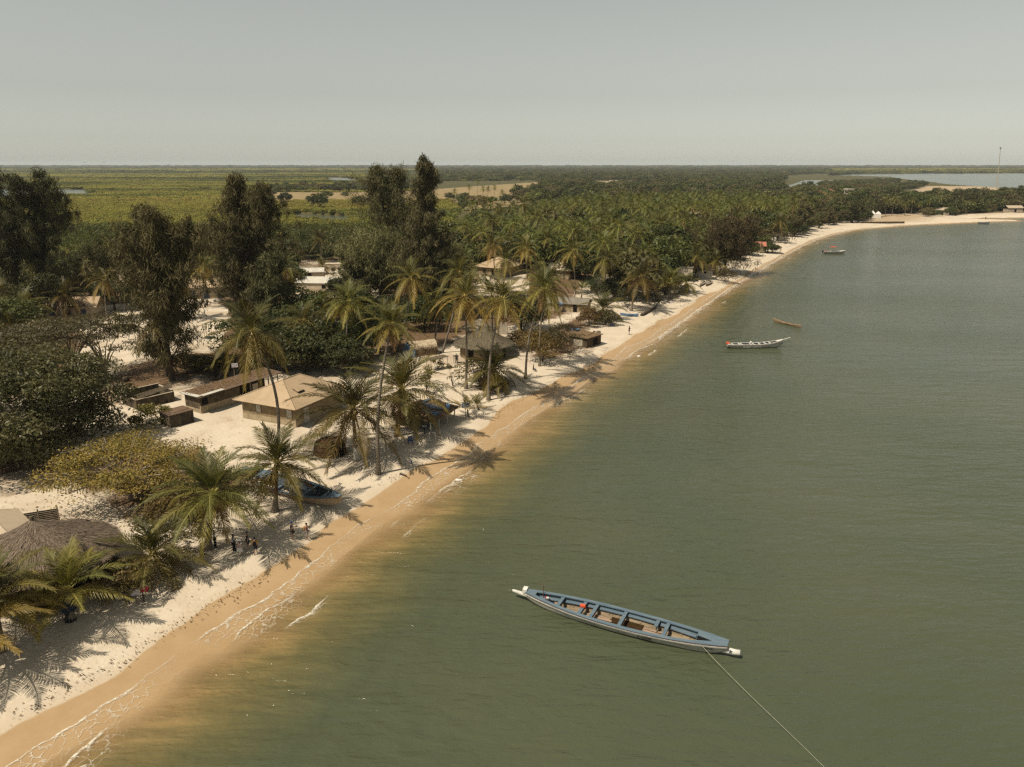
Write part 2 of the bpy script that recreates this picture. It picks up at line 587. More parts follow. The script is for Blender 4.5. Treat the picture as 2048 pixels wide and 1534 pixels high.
LITTER = [pxpoly(p) for p in (
    [(205, 770), (260, 725), (350, 700), (480, 700), (520, 745), (420, 770), (330, 790), (290, 815), (230, 830)],
    [(740, 690), (800, 640), (900, 630), (930, 690), (840, 680), (780, 700)],
    [(540, 640), (700, 640), (740, 720), (650, 740), (540, 730)],
    [(-100, 905), (60, 900), (190, 920), (160, 945), (40, 960), (-100, 970)],
    [(1090, 640), (1180, 630), (1190, 690), (1100, 720), (1040, 720)],
    [(150, 900), (420, 870), (470, 980), (380, 1080), (220, 1030)])]

ys = list(np.arange(-34, 300, 0.8))
while ys[-1] < 16500:
    ys.append(ys[-1] + max(0.8, ys[-1] ** 2 / (H * F) * 0.75))
ys = np.array(ys)
NX = 560
az = np.tan(np.linspace(math.radians(-46), math.radians(47), NX))
GX = az[None, :] * (ys[:, None] + 62.0)
GY = np.repeat(ys[:, None], NX, 1)
GD = shore_d(GX, GY)
rng = np.random.default_rng(5)


def vnoise(X, Y, sc, seed):
    r = np.random.default_rng(seed)
    T = r.random((256, 256))
    x = X * sc
    y = Y * sc
    xi = np.floor(x).astype(int)
    yi = np.floor(y).astype(int)
    fx = x - xi
    fy = y - yi
    fx = fx * fx * (3 - 2 * fx)
    fy = fy * fy * (3 - 2 * fy)
    g = lambda i, j: T[i % 256, j % 256]
    return (g(xi, yi) * (1 - fx) + g(xi + 1, yi) * fx) * (1 - fy) + (g(xi, yi + 1) * (1 - fx) + g(xi + 1, yi + 1) * fx) * fy


GDJ = GD + (vnoise(GX, GY, 0.09, 1) - 0.5) * 2.4 + (vnoise(GX, GY, 0.3, 2) - 0.5) * 0.8
ZG = ground_z(GD)
ZG = ZG + np.where(GD > 6, (vnoise(GX, GY, 0.35, 3) - 0.5) * 0.16 + (vnoise(GX, GY, 0.08, 4) - 0.5) * 0.2, 0)
RM = np.zeros(GX.shape, bool)
for p in RIVERS:
    RM |= pip(p, GX, GY)
ZG = np.where(RM & (GD > 0), -0.8, ZG)


def soft(polys, X, Y, jit):
    m = np.zeros(X.shape)
    for k in range(6):
        jx = (vnoise(X, Y, 0.1, 70 + k) - 0.5) * jit * 2 + jit * 0.45 * math.cos(k * 1.05)
        jy = (vnoise(X, Y, 0.1, 80 + k) - 0.5) * jit * 2 + jit * 0.45 * math.sin(k * 1.05)
        q = np.zeros(X.shape)
        for p in polys:
            q = np.maximum(q, pip(p, X + jx, Y + jy).astype(float))
        m += q / 6
    return m


mF = soft(FIELDS, GX, GY, 6)
mS = soft(SANDY, GX, GY, 8)
mM = pip(MARSH, GX, GY).astype(float) * (1 - mF) * (1 - mS)
mY = soft(YARD, GX, GY, 4)
mL = soft(LITTER, GX, GY, 6)
dist = np.hypot(GX, GY)
# past the village strip the ground under the trees is leaf litter and dry scrub
wood = np.clip((GD - 16 - 12 * vnoise(GX, GY, 0.05, 9)) / 10, 0, 1) * np.clip((dist - 100) / 40, 0, 1)
wood = np.maximum(wood, mL)
wood = np.where(mY > 0.5, np.minimum(wood, mL * 0.9), wood) * (1 - mF) * (1 - mM) * (1 - mS)


def grid_quads(r, c):
    i = np.arange(r - 1)[:, None] * c + np.arange(c - 1)[None, :]
    return np.stack([i, i + 1, i + 1 + c, i + c], -1).reshape(-1, 4)


m, nt, b = new_mat('ground_surface')
geo = N(nt, 'NewGeometry').outputs['Position']
A = lambda n: N(nt, 'Attribute', attribute_name=n).outputs['Fac']
dS = A('shore')
n1 = noise(nt, geo, 0.35, 6, 0.65)
n2 = noise(nt, geo, 3.2, 5, 0.7)
n3 = noise(nt, geo, 0.06, 3)
dry = cmix(nt, ramp(nt, n1, 0.3, 0.7), (0.51, 0.44, 0.34), (0.45, 0.375, 0.28))
dry = cmix(nt, ramp(nt, n2, 0.5, 0.8, 0, 0.32), dry, (0.25, 0.19, 0.125))
n4 = noise(nt, geo, 0.11, 5, 0.7, 0.8)
dry = cmix(nt, math_(nt, 'MULTIPLY', ramp(nt, n4, 0.46, 0.66, 0, 0.55), ramp(nt, dS, 9.0, 20.0)), dry, (0.27, 0.2, 0.13))
wet = cmix(nt, ramp(nt, n1, 0.3, 0.7), (0.355, 0.245, 0.135), (0.315, 0.21, 0.11))
dj = math_(nt, 'ADD', dS, math_(nt, 'MULTIPLY', n1, 1.2))
wetf = ramp(nt, dj, 4.15, 4.45, 1, 0)
damp = ramp(nt, dj, 4.3, 5.6, 0.3, 0)
c = cmix(nt, damp, dry, (0.37, 0.28, 0.18))
c = cmix(nt, wetf, c, wet)
c = cmix(nt, ramp(nt, dj, -1.0, 3.0, 0.45, 0), c, (0.30, 0.20, 0.095))
lit = cmix(nt, ramp(nt, n2, 0.35, 0.65), (0.155, 0.095, 0.05), (0.075, 0.05, 0.028))
c = cmix(nt, ramp(nt, math_(nt, 'ADD', A('wood'), math_(nt, 'MULTIPLY', math_(nt, 'SUBTRACT', n1, 0.5), 1.1)), 0.35, 0.8), c, lit)
fld = cmix(nt, ramp(nt, n3, 0.35, 0.65), (0.25, 0.18, 0.09), (0.2, 0.15, 0.072))
fld = cmix(nt, ramp(nt, n1, 0.5, 0.8, 0, 0.6), fld, (0.11, 0.09, 0.035))
c = cmix(nt, A('field'), c, fld)
c = cmix(nt, A('sandy'), c, cmix(nt, ramp(nt, n1, 0.3, 0.7), (0.36, 0.28, 0.19), (0.3, 0.22, 0.13)))
mar = cmix(nt, ramp(nt, n3, 0.3, 0.7), (0.075, 0.062, 0.02), (0.05, 0.05, 0.018))
c = cmix(nt, A('marsh'), c, mar)
nt.links.new(c, b.inputs['Base Color'])
nt.links.new(ramp(nt, dj, 0.5, 4.8, 0.32, 0.95), b.inputs['Roughness'])
b.inputs['Specular IOR Level'].default_value = 0.2
foot = N(nt, 'TexVoronoi', {'Vector': geo, 'Scale': 1.9}, feature='SMOOTH_F1').outputs['Distance']
hgt = math_(nt, 'ADD', math_(nt, 'MULTIPLY', ramp(nt, foot, 0.0, 0.35), 0.6), math_(nt, 'MULTIPLY', n2, 0.8))
bs = ramp(nt, dj, 4.0, 5.5, 0.03, 0.55)
nt.links.new(N(nt, 'Bump', {'Strength': bs, 'Distance': 0.12, 'Height': hgt}).outputs[0], b.inputs['Normal'])
M['ground'] = m
V = np.stack([GX, GY, ZG], -1).reshape(-1, 3)
me = np_mesh('ground', V, grid_quads(len(ys), NX), M['ground'], smooth=True)
mM = np.maximum(mM, np.where((dist > 270) & (GD > 40), wood, 0))
wood = wood * (1 - mM)
for nme, arr in (('shore', GDJ + 3.2 * np.clip((GY - 150) / 110, 0, 1) * (GD > 1)), ('wood', wood), ('field', mF), ('sandy', mS), ('marsh', mM)):
    fattr(me, nme, arr.ravel())
tag(link('ground', me), kind='structure')

# water: one sheet at sea level, silty and golden over the shallows
m, nt, b = new_mat('sea_water')
geo = N(nt, 'NewGeometry').outputs['Position']
dS = N(nt, 'Attribute', attribute_name='shore').outputs['Fac']
nb = noise(nt, geo, 0.16, 4, 0.6)
nf = noise(nt, geo, 0.045, 3, 0.5)
dd = math_(nt, 'ADD', dS, math_(nt, 'MULTIPLY', math_(nt, 'SUBTRACT', nb, 0.5), 5.0))
deep = cmix(nt, ramp(nt, nf, 0.3, 0.7), (0.054, 0.065, 0.037), (0.064, 0.071, 0.041))
sh = cmix(nt, ramp(nt, dd, -6.5, 0.5), (0.135, 0.108, 0.040), (0.29, 0.19, 0.085))
silt_refraction = noise(nt, N(nt, 'Mapping', {'Vector': geo, 'Rotation': (0, 0, math.radians(-66)), 'Scale': (0.10, 0.85, 1)}).outputs[0], 1.0, 5, 0.65, 0.5)
c = cmix(nt, ramp(nt, math_(nt, 'ADD', dd, math_(nt, 'MULTIPLY', math_(nt, 'SUBTRACT', silt_refraction, 0.5), 6.0)), -11.0, -1.5), deep, sh)
c = cmix(nt, math_(nt, 'MULTIPLY', ramp(nt, silt_refraction, 0.42, 0.62, 0.32, 0.0), ramp(nt, dd, -20.0, -6.0)), c, (0.06, 0.056, 0.022))  # sediment streaks doubling as refraction lines, painted darker into the water colour
nt.links.new(c, b.inputs['Base Color'])
b.inputs['IOR'].default_value = 1.33
b.inputs['Roughness'].default_value = 0.16
nt.links.new(ramp(nt, math_(nt, 'ADD', dS, math_(nt, 'MULTIPLY', math_(nt, 'SUBTRACT', nb, 0.5), 3.0)), 0.6, -3.2, 0.0, 1.0), b.inputs['Alpha'])
mp = N(nt, 'Mapping', {'Vector': geo, 'Rotation': (0, 0, math.radians(-14)), 'Scale': (0.55, 1.5, 1)}).outputs[0]
w1 = noise(nt, mp, 0.9, 4, 0.6, 0.3)
mp2 = N(nt, 'Mapping', {'Vector': geo, 'Rotation': (0, 0, math.radians(12)), 'Scale': (0.35, 1.2, 1)}).outputs[0]
w2 = noise(nt, mp2, 0.3, 3, 0.55, 0.4)
w3 = noise(nt, mp, 3.6, 3, 0.6)
sw = math_(nt, 'MULTIPLY', math_(nt, 'SINE', math_(nt, 'ADD', math_(nt, 'MULTIPLY', dS, 2.3), math_(nt, 'MULTIPLY', nb, 14.0))), ramp(nt, dd, -26.0, -4.0, 0.0, 0.05))
patch = ramp(nt, noise(nt, N(nt, 'Mapping', {'Vector': geo, 'Scale': (0.35, 1, 1)}).outputs[0], 0.03, 3, 0.55), 0.3, 0.7, 0.55, 1.25)
hh = math_(nt, 'ADD', sw, math_(nt, 'ADD', math_(nt, 'MULTIPLY', math_(nt, 'MULTIPLY', w1, patch), 0.36), math_(nt, 'MULTIPLY', w2, 0.5)), math_(nt, 'MULTIPLY', math_(nt, 'MULTIPLY', w3, patch), 0.12))
nt.links.new(N(nt, 'Bump', {'Strength': 1.0, 'Distance': 0.75, 'Height': hh}).outputs[0], b.inputs['Normal'])
M['water'] = m
sl = np.arange(0, len(ys), 2)
sc_ = np.arange(0, NX, 2)
if sc_[-1] != NX - 1:
    sc_ = np.append(sc_, NX - 1)
WX, WY, WD = GX[np.ix_(sl, sc_)], GY[np.ix_(sl, sc_)], GDJ[np.ix_(sl, sc_)]
me = np_mesh('sea_water', np.stack([WX, WY, np.zeros_like(WX)], -1).reshape(-1, 3), grid_quads(len(sl), len(sc_)), M['water'], smooth=True)
RW = RM[np.ix_(sl, sc_)]
fattr(me, 'shore', np.where((WD > 3), -60.0, WD).ravel())
tag(link('sea_water', me), kind='structure')

# foam: a lacy sheet that follows the swash line
seg = np.hypot(*np.diff(SHORE, axis=0).T)
cum = np.concatenate([[0], np.cumsum(seg)])
smax = cum[np.searchsorted(SHORE[:, 0], 230.0)]
ss = np.arange(40, smax, 0.35)
sx_ = np.interp(ss, cum, SHORE[:, 0])
sy_ = np.interp(ss, cum, SHORE[:, 1])
k9 = np.ones(17) / 17
tx = np.gradient(np.convolve(np.pad(sx_, 8, mode='edge'), k9, 'valid'))
ty = np.gradient(np.convolve(np.pad(sy_, 8, mode='edge'), k9, 'valid'))
nl = np.hypot(tx, ty)
nx_, ny_ = -ty / nl, tx / nl
doff = np.arange(-5.5, 4.01, 0.35)
FX = sx_[:, None] + nx_[:, None] * doff[None, :]
FY = sy_[:, None] + ny_[:, None] * doff[None, :]
FD = shore_d(FX, FY)
FZ = np.maximum(ground_z(FD), 0.0) + 0.045
me = np_mesh('sea_foam', np.stack([FX, FY, FZ], -1).reshape(-1, 3), grid_quads(len(ss), len(doff)))
fattr(me, 'along', np.repeat(ss[:, None], len(doff), 1).ravel())
fattr(me, 'shore', np.repeat(doff[None, :], len(ss), 0).ravel())
m, nt, b = new_mat('sea_foam')
geo = N(nt, 'NewGeometry').outputs['Position']
sA = N(nt, 'Attribute', attribute_name='along').outputs['Fac']
dS = N(nt, 'Attribute', attribute_name='shore').outputs['Fac']
vs = N(nt, 'CombineXYZ', {0: sA}).outputs[0]
wob = math_(nt, 'MULTIPLY', math_(nt, 'SUBTRACT', noise(nt, geo, 0.6, 3, 0.5), 0.5), 1.0)
wv = N(nt, 'VectorMath', {0: geo, 1: N(nt, 'CombineXYZ', {0: noise(nt, geo, 1.1, 3), 1: noise(nt, geo, 1.45, 3)}).outputs[0]}, operation='ADD').outputs[0]
cell = N(nt, 'TexVoronoi', {'Vector': wv, 'Scale': 1.5}, feature='DISTANCE_TO_EDGE').outputs['Distance']
web = ramp(nt, cell, 0.01, 0.07, 1, 0)
fine = ramp(nt, noise(nt, geo, 3.4, 6, 0.8), 0.38, 0.62)


def band(centre, amp, sc, off, width, trail, gap_sc, lo, hi):
    v2 = N(nt, 'VectorMath', {0: vs, 1: (off, off * 3.1, 0)}, operation='ADD').outputs[0]
    line = math_(nt, 'MULTIPLY', math_(nt, 'SUBTRACT', noise(nt, v2, sc, 2, 0.4), 0.5), amp)
    x = math_(nt, 'ADD', math_(nt, 'SUBTRACT', dS, centre), math_(nt, 'ADD', line, wob))
    gap = ramp(nt, noise(nt, v2, gap_sc, 2, 0.5), lo, hi)
    wd = math_(nt, 'MULTIPLY', ramp(nt, noise(nt, v2, sc * 4, 2, 0.5), 0.3, 0.75, 0.35, 1.5), width)
    front = math_(nt, 'MULTIPLY', ramp(nt, x, 0.12, 0.0), N(nt, 'MapRange', {0: math_(nt, 'DIVIDE', x, wd), 1: -1.0, 2: -0.2, 3: 0.0, 4: 1.0}).outputs[0])
    tail = math_(nt, 'MULTIPLY', math_(nt, 'MULTIPLY', ramp(nt, x, 0.1, -0.1, 0, 1), ramp(nt, x, -trail, -trail * 0.3, 0, 0.75)), web)
    return math_(nt, 'MULTIPLY', math_(nt, 'MAXIMUM', math_(nt, 'MULTIPLY', front, ramp(nt, fine, 0, 1, 0.15, 1.0)), math_(nt, 'MULTIPLY', tail, fine)), gap)


f1 = band(1.3, 3.4, 0.10, 3.0, 0.16, 2.4, 0.08, 0.34, 0.46)
f2 = band(-0.7, 3.0, 0.12, 17.0, 0.4, 2.6, 0.1, 0.40, 0.56)
f4 = band(-2.9, 1.6, 0.1, 43.0, 0.3, 0.8, 0.1, 0.58, 0.66)
f3 = band(0.1, 1.5, 0.07, 31.0, 0.9, 1.6, 0.03, 0.2, 0.3)
far = ramp(nt, sA, cum[np.argmin(np.abs(SHORE[:, 1] - P(1270, 702)[1]))] + 0.0, cum[np.argmin(np.abs(SHORE[:, 1] - P(1330, 665)[1]))], 0, 1)
f3 = math_(nt, 'MULTIPLY', f3, far)
al = math_(nt, 'MAXIMUM', math_(nt, 'MAXIMUM', f1, f2), math_(nt, 'MAXIMUM', f3, f4))
b.inputs['Base Color'].default_value = (0.62, 0.57, 0.47, 1)
b.inputs['Roughness'].default_value = 0.8
nt.links.new(math_(nt, 'MULTIPLY', al, 0.92), b.inputs['Alpha'])
me.materials.append(m)
tag(link('sea_foam', me), 'thin white foam lines left by small waves along the beach', 'foam', kind='stuff')

# debris line of dry leaves and husks on the sand
r = np.random.default_rng(11)
n = 15000
s0 = 40 + (smax - 60) * r.random(n) ** 1.25
clump = (np.sin(s0 * 0.21) + np.sin(s0 * 0.083 + 1) + np.sin(s0 * 0.5 + 2) + r.normal(0, 0.6, n)) > 0.1
s0 = s0[clump]
n = len(s0)
d0 = np.where(r.random(n) < 0.72, 3.9 + r.normal(0, 0.45, n) + 0.7 * np.sin(s0 * 0.17), 5 + r.random(n) * 9)
X = np.interp(s0, ss, sx_) + np.interp(s0, ss, nx_) * d0
Y = np.interp(s0, ss, sy_) + np.interp(s0, ss, ny_) * d0
Z = ground_z(shore_d(X, Y)) + 0.06 + 0.05 * r.random(n)
a = r.random(n) * 6.28
L = (0.03 + 0.07 * r.random(n) ** 2)[:, None]
u = np.stack([np.cos(a), np.sin(a), r.normal(0, 0.25, n)], -1) * L
w = np.stack([-np.sin(a), np.cos(a), r.normal(0, 0.4, n)], -1) * L * 0.55
C = np.stack([X, Y, Z], -1)
V = np.stack([C - u, C - w, C + u, C + w], 1).reshape(-1, 3)
t = np.array([0.17, 0.075, 0.03])[None] * (0.45 + 0.9 * r.random((n, 1)))
V2, T2 = [], []
for polys, cnt in ((YARD, 700), (LITTER, 2600)):
    for p in polys:
        q = np.array(p)
        X = r.uniform(q[:, 0].min(), q[:, 0].max(), cnt)
        Y = r.uniform(q[:, 1].min(), q[:, 1].max(), cnt)
        ok = pip(p, X, Y) & (vnoise(X, Y, 0.25, 91) > r.random(cnt) * 0.9)
        X, Y = X[ok], Y[ok]
        Z = ground_z(shore_d(X, Y)) + 0.08 + 0.06 * r.random(len(X))
        a = r.random(len(X)) * 6.28
        L = (0.05 + 0.12 * r.random(len(X)) ** 2)[:, None]
        u = np.stack([np.cos(a), np.sin(a), r.normal(0, 0.3, len(X))], -1) * L
        w = np.stack([-np.sin(a), np.cos(a), r.normal(0, 0.4, len(X))], -1) * L * 0.5
        C = np.stack([X, Y, Z], -1)
        V2.append(np.stack([C - u, C - w, C + u, C + w], 1).reshape(-1, 3))
        T2.append(np.repeat(np.array([0.15, 0.085, 0.04])[None] * (0.4 + 1.0 * r.random((len(X), 1))), 4, 0))
V = np.concatenate([V] + V2)
t = np.concatenate([np.repeat(t, 4, 0)] + T2)
n = len(V) // 4
me = np_mesh('dry_leaf_litter', V, np.arange(4 * n).reshape(-1, 4), M['straw'], t)
tag(link('dry_leaf_litter', me), 'brown dry leaves and husks washed up in a line on the sand', 'leaf litter', kind='stuff')

# ------------------------------------------------------------------ foliage generators
def rot_az(v, a):
    c, s = math.cos(a), math.sin(a)
    return np.stack([v[..., 0] * c - v[..., 1] * s, v[..., 0] * s + v[..., 1] * c, v[..., 2]], -1)


def frond(r, L, e0, droop, nl, lw, colr, colm, ll=0.95, hang=0.6):
    """One pinnate frond in the XZ plane: rachis curve and two ranks of leaflets. Returns quads and tints."""
    t = np.linspace(0, 1, 11)
    e = e0 - droop * t ** 1.35
    dl = L / 10
    pts = np.zeros((11, 3))
    for i in range(1, 11):
        em = (e[i] + e[i - 1]) / 2
        pts[i] = pts[i - 1] + np.array([math.cos(em), 0, math.sin(em)]) * dl
    V, T = [], []
    wr = np.interp(t, [0, 1], [0.075, 0.012]) * (L / 4.5)
    tang = np.gradient(pts, axis=0)
    tang = unit(tang)
    side = np.array([0, 1.0, 0])
    for i in range(10):
        a, b_ = pts[i], pts[i + 1]
        V += [a - side * wr[i], a + side * wr[i], b_ + side * wr[i + 1], b_ - side * wr[i + 1]]
    T += [np.array(colr)] * 40
    tl = np.linspace(0.1, 0.995, nl)
    P0 = np.stack([np.interp(tl, t, pts[:, k]) for k in range(3)], -1)
    Tg = unit(np.stack([np.interp(tl, t, tang[:, k]) for k in range(3)], -1))
    nrm = np.cross(Tg, np.tile(side, (nl, 1)))
    nrm = np.where(nrm[:, 2:3] < 0, -nrm, nrm) if e0 > -0.3 else nrm
    prof = np.clip(np.sin(np.clip(tl * 1.05 + 0.12, 0, 1) * math.pi) ** 0.6, 0.3, 1) * ll
    out = []
    for sg in (-1, 1):
        k = r.normal(0, 1, (nl, 3)) * 0.07
        d1 = unit(side[None] * sg * 0.72 + Tg * (0.62 + 0.5 * tl)[:, None] + nrm * 0.2 + k)
        d2 = unit(d1 + np.array([0, 0, -1.0]) * (hang * (0.7 + 0.5 * r.random(nl)))[:, None])
        l = (prof * (0.85 + 0.3 * r.random(nl)))[:, None]
        m1 = P0 + d1 * l * 0.5
        m2 = m1 + d2 * l * 0.5
        wv = Tg * lw
        q = np.stack([P0 - wv * 0.5, P0 + wv * 0.5, m1 + wv, m1 - wv,
                      m1 - wv, m1 + wv, m2 + wv * 0.15, m2 - wv * 0.15], 1)
        out.append(q.reshape(-1, 3))
        cm = np.array(colm)[None] * (0.75 + 0.5 * r.random((nl, 1)))
        T += list(np.repeat(cm, 8, 0))
    V = np.concatenate([np.array(V)] + out)
    return V, np.array(T)


def palm_crown(seed, L=4.4, n=24, nl=34, lw=0.05, dead=2, spread=1.0, yellow=0.5, top=82, low=-38):
    r = np.random.default_rng(seed)
    Vs, Ts = [], []
    for i in range(n + dead):
        f = i / (n - 1)
        az = i * 2.39996 + r.normal(0, 0.12)
        if i < n:
            e0 = math.radians(top - (top - low) * f ** 0.85 + r.normal(0, 5))
            droop = math.radians(20 + 50 * (0.3 + 0.7 * math.sin(math.pi * min(1, f + 0.15))) + r.normal(0, 8)) * spread
            l = L * (0.72 + 0.33 * min(1, f * 2.5)) * r.uniform(0.9, 1.08)
            y = np.clip(yellow * f ** 1.5 + r.normal(0, 0.1), 0, 1)
            cm = (1 - y) * np.array([0.070, 0.068, 0.017]) + y * np.array([0.27, 0.185, 0.036])
            cr = (1 - y * 0.5) * np.array([0.3, 0.25, 0.08]) + y * 0.5 * np.array([0.42, 0.27, 0.09])
            hang = 0.2 + 0.5 * f
        else:
            e0 = math.radians(-55 + r.normal(0, 10))
            droop = math.radians(25)
            l = L * r.uniform(0.55, 0.8)
            cm = np.array([0.17, 0.095, 0.035])
            cr = np.array([0.2, 0.12, 0.05])
            hang = 1.3
        v, t = frond(r, l, e0, droop, nl, lw, cr, cm, ll=1.12 * L / 4.4, hang=hang)
        v[:, 0] += 0.12
        Vs.append(rot_az(v, az))
        Ts.append(t)
    V = np.concatenate(Vs)
    return V, np.concatenate(Ts)


def quads(V):
    return np.arange(len(V)).reshape(-1, 4)


def leaf_blobs(r, C, R, n, L, W, ca, cb, up=0.35, droop=0.0, rmin=0.5, rnd=0.6, along=None, dark=None):
    """Leaf-sized faces scattered through ellipsoidal clumps."""
    C = np.asarray(C, float)
    R = np.asarray(R, float)
    if R.ndim == 1:
        R = np.repeat(R[:, None], 3, 1)
    K = len(C)
    i = np.repeat(np.arange(K), n)
    m = len(i)
    d = unit(r.normal(0, 1, (m, 3)))
    d[:, 2] = np.where(r.random(m) < 0.6, np.abs(d[:, 2]), d[:, 2])
    rad = (rmin + (1 - rmin) * r.random(m) ** 0.7)[:, None]
    p = C[i] + R[i] * d * rad
    nr = unit(d * 0.8 + np.array([0, 0, up]) + r.normal(0, rnd, (m, 3)))
    u = unit(np.cross(nr, r.normal(0, 1, (m, 3))))
    if droop:
        u = unit(u + d * 0.5 + np.array([0, 0, -droop]))
    w = unit(np.cross(nr, u))
    s = (0.65 + 0.7 * r.random(m))[:, None]
    u = u * L * s
    w = w * W * s
    V = np.stack([p - u, p + w, p + u, p - w], 1).reshape(-1, 3)
    k = r.random((m, 1))
    bl = r.random((K, 1))[i]
    k = np.clip(k * 0.6 + bl * 0.4, 0, 1)
    t = (np.array(ca)[None] * (1 - k) + np.array(cb)[None] * k) * (0.75 + 0.5 * r.random((m, 1)))
    return V, np.repeat(t, 4, 0)


def dome_blobs(r, K, rx, rz, zc, br, low=-0.25):
    C, R = [], []
    while len(C) < K:
        d = unit(r.normal(0, 1, 3))
        if d[2] < low:
            continue
        f = r.uniform(0.55, 0.95)
        w = 1 + 0.18 * math.sin(3 * math.atan2(d[1], d[0]) + zc)
        C.append((d[0] * rx * f * w, d[1] * rx * f * w, zc + d[2] * rz * f))
        s = br * r.uniform(0.7, 1.3)
        R.append((s * 1.15, s * 1.15, s * 0.8))
    return C, R


def limbs(mb, r, base_h, targets, r0, lean=(0, 0), n=6, tipr=0.08):
    """A trunk that forks into limbs reaching the clump centres."""
    top = Vector((lean[0], lean[1], base_h))
    mb.tube([(0, 0, -0.3), (lean[0] * 0.3, lean[1] * 0.3, base_h * 0.4), top], [r0 * 1.35, r0, r0 * 0.8], 8)
    for t in targets:
        t = Vector(t)
        mid = top.lerp(t, 0.5) + Vector((r.normal(0, 0.3), r.normal(0, 0.3), 0.12 * (t - top).length))
        mb.tube([top - Vector((0, 0, 0.3)), mid, t], [r0 * 0.5, r0 * 0.3, r0 * tipr], n, False)


def casuarina_parts(seed, Hh, rad, lean=0.0, ca=(0.03, 0.028, 0.012), cb=(0.085, 0.066, 0.027), nb=80, n=95, first=0.22, shape='column', L=0.42, W=0.075, tops=1):
    r = np.random.default_rng(seed)
    mb = MB()
    trunk_top = Vector((lean, 0, Hh * 0.93))
    C, R = [], []
    stems = [(Vector((0, 0, 0)), trunk_top, Hh)]
    for q in range(1, tops):
        a = r.uniform(0, 6.28)
        stems.append((Vector((0, 0, Hh * 0.25)), Vector((lean + math.cos(a) * rad * 0.75, math.sin(a) * rad * 0.4, Hh * r.uniform(0.8, 0.96))), Hh * 0.9))
    for a0, a1, hh in stems:
        mb.tube([a0 - Vector((0, 0, 0.4)), a0.lerp(a1, 0.35), a0.lerp(a1, 0.7), a1], [0.018 * Hh, 0.013 * Hh, 0.008 * Hh, 0.002 * Hh], 8, False)
    for j in range(nb):
        st = stems[j % len(stems)]
        f = first + (1 - first) * r.random() ** 0.9
        p0 = st[0].lerp(st[1], f)
        if shape == 'column':
            pr = 0.7 if f < 0.5 else 0.25 + 0.45 * ((1 - f) / 0.5) ** 0.7
        elif shape == 'cone':
            pr = (1 - f) ** 0.6 + 0.12
        else:
            pr = 0.62 + 0.38 * f / 0.4 if f < 0.4 else 0.16 + 0.84 * ((1 - f) / 0.6) ** 0.75
        a = r.uniform(0, 6.28)
        ln = rad * pr * r.uniform(0.3, 1.2) * (1 + 0.38 * math.sin(2 * a + 6.5 * f + seed) + 0.2 * math.sin(5 * a + 11 * f))
        tip = p0 + Vector((math.cos(a) * ln, math.sin(a) * ln, ln * r.uniform(0.1, 0.6)))
        mid = p0.lerp(tip, 0.5) + Vector((0, 0, 0.1 * ln))
        mb.tube([p0, mid, tip], [0.0035 * Hh, 0.002 * Hh, 0.0008 * Hh], 4, False)
        for g in (0.4, 0.72, 1.0):
            c = p0.lerp(tip, g)
            s = r.uniform(0.6, 1.3) * max(rad, 4.5) * 0.15
            C.append((c.x, c.y, c.z - s * 0.35))
            R.append((s * 1.0, s * 1.0, s * 1.6))
    V, T = leaf_blobs(r, C, R, n // 3, L, W, ca, cb, up=0.2, droop=1.3, rmin=0.1, rnd=0.8)
    return mb, V, T


def broadleaf_parts(seed, rx, rz, zc, K=46, n=150, L=0.24, W=0.11, ca=(0.022, 0.03, 0.012), cb=(0.06, 0.068, 0.022), br=None, low=-0.3, r0=0.35, base_h=None, up=0.35, flat=False, nlimb=9):
    r = np.random.default_rng(seed)
    br = br or rx * 0.3
    C, R = dome_blobs(r, K, rx, rz, zc, br, low)
    if flat:
        R = [(a * 1.25, b_ * 1.25, c_ * 0.32) for a, b_, c_ in R]
    mb = MB()
    idx = r.choice(len(C), min(nlimb, len(C)), replace=False)
    limbs(mb, r, base_h or max(0.8, zc - rz * 0.6), [(C[i][0], C[i][1], C[i][2] + (0.55 if flat else 0)) for i in idx], r0, tipr=0.2 if flat else 0.08)
    V, T = leaf_blobs(r, C, R, n, L, W, ca, cb, up=up)
    return mb, V, T


def crown_obj(name, VT, mat, parent):
    return link(name, np_mesh(name, VT[0], quads(VT[0]), mat, VT[1]), parent)


def copy_tree(o, parent=None):
    c = o.copy()
    COL.objects.link(c)
    if parent:
        c.parent = parent
    for ch in o.children:
        copy_tree(ch, c)
    return c


# ------------------------------------------------------------------ palms
CROWNS = {}


def crown_mesh(kind, k):
    key = (kind, k)
    if key not in CROWNS:
        if kind == 'near':
            V, T = palm_crown(100 + k, 4.8, 25, 60, 0.037, 2, 0.95, 0.6, 85, -36)
        elif kind == 'mid':
            V, T = palm_crown(200 + k, 4.5, 22, 42, 0.043, 3, 1.0, 0.75, 82, -48)
        elif kind == 'young':
            V, T = palm_crown(300 + k, 4.6, 19, 56, 0.038, 0, 0.85, 0.55, 84, 5)
        elif kind == 'date':
            V, T = palm_crown(400 + k, 3.2, 34, 26, 0.035, 3, 0.8, 0.35, 85, -40)
        elif kind == 'sapling':
            V, T = palm_crown(500 + k, 2.0, 10, 16, 0.05, 0, 0.8, 0.5, 85, 15)
        else:
            V, T = palm_crown(600 + k, 4.6, 20, 22, 0.07, 2, 1.0, (0.1, 0.3, 0.2, 0.5, 0.15)[k], 82, -44)
            T = T * np.array([1.12, 1.3, 1.15])
        CROWNS[key] = np_mesh('crown', V, quads(V), M['frond'], T)
    return CROWNS[key]


NUT = MB()
rr = random.Random(3)
for i in range(11):
    a = i * 2.4
    NUT.ball((0.26 * math.cos(a), 0.26 * math.sin(a), -0.25 - 0.28 * rr.random()), 0.13, 6, 4)
nut_o = NUT.build('coconut_cluster', M['coconut'], None, True)
NUT_ME = nut_o.data
bpy.data.objects.remove(nut_o)


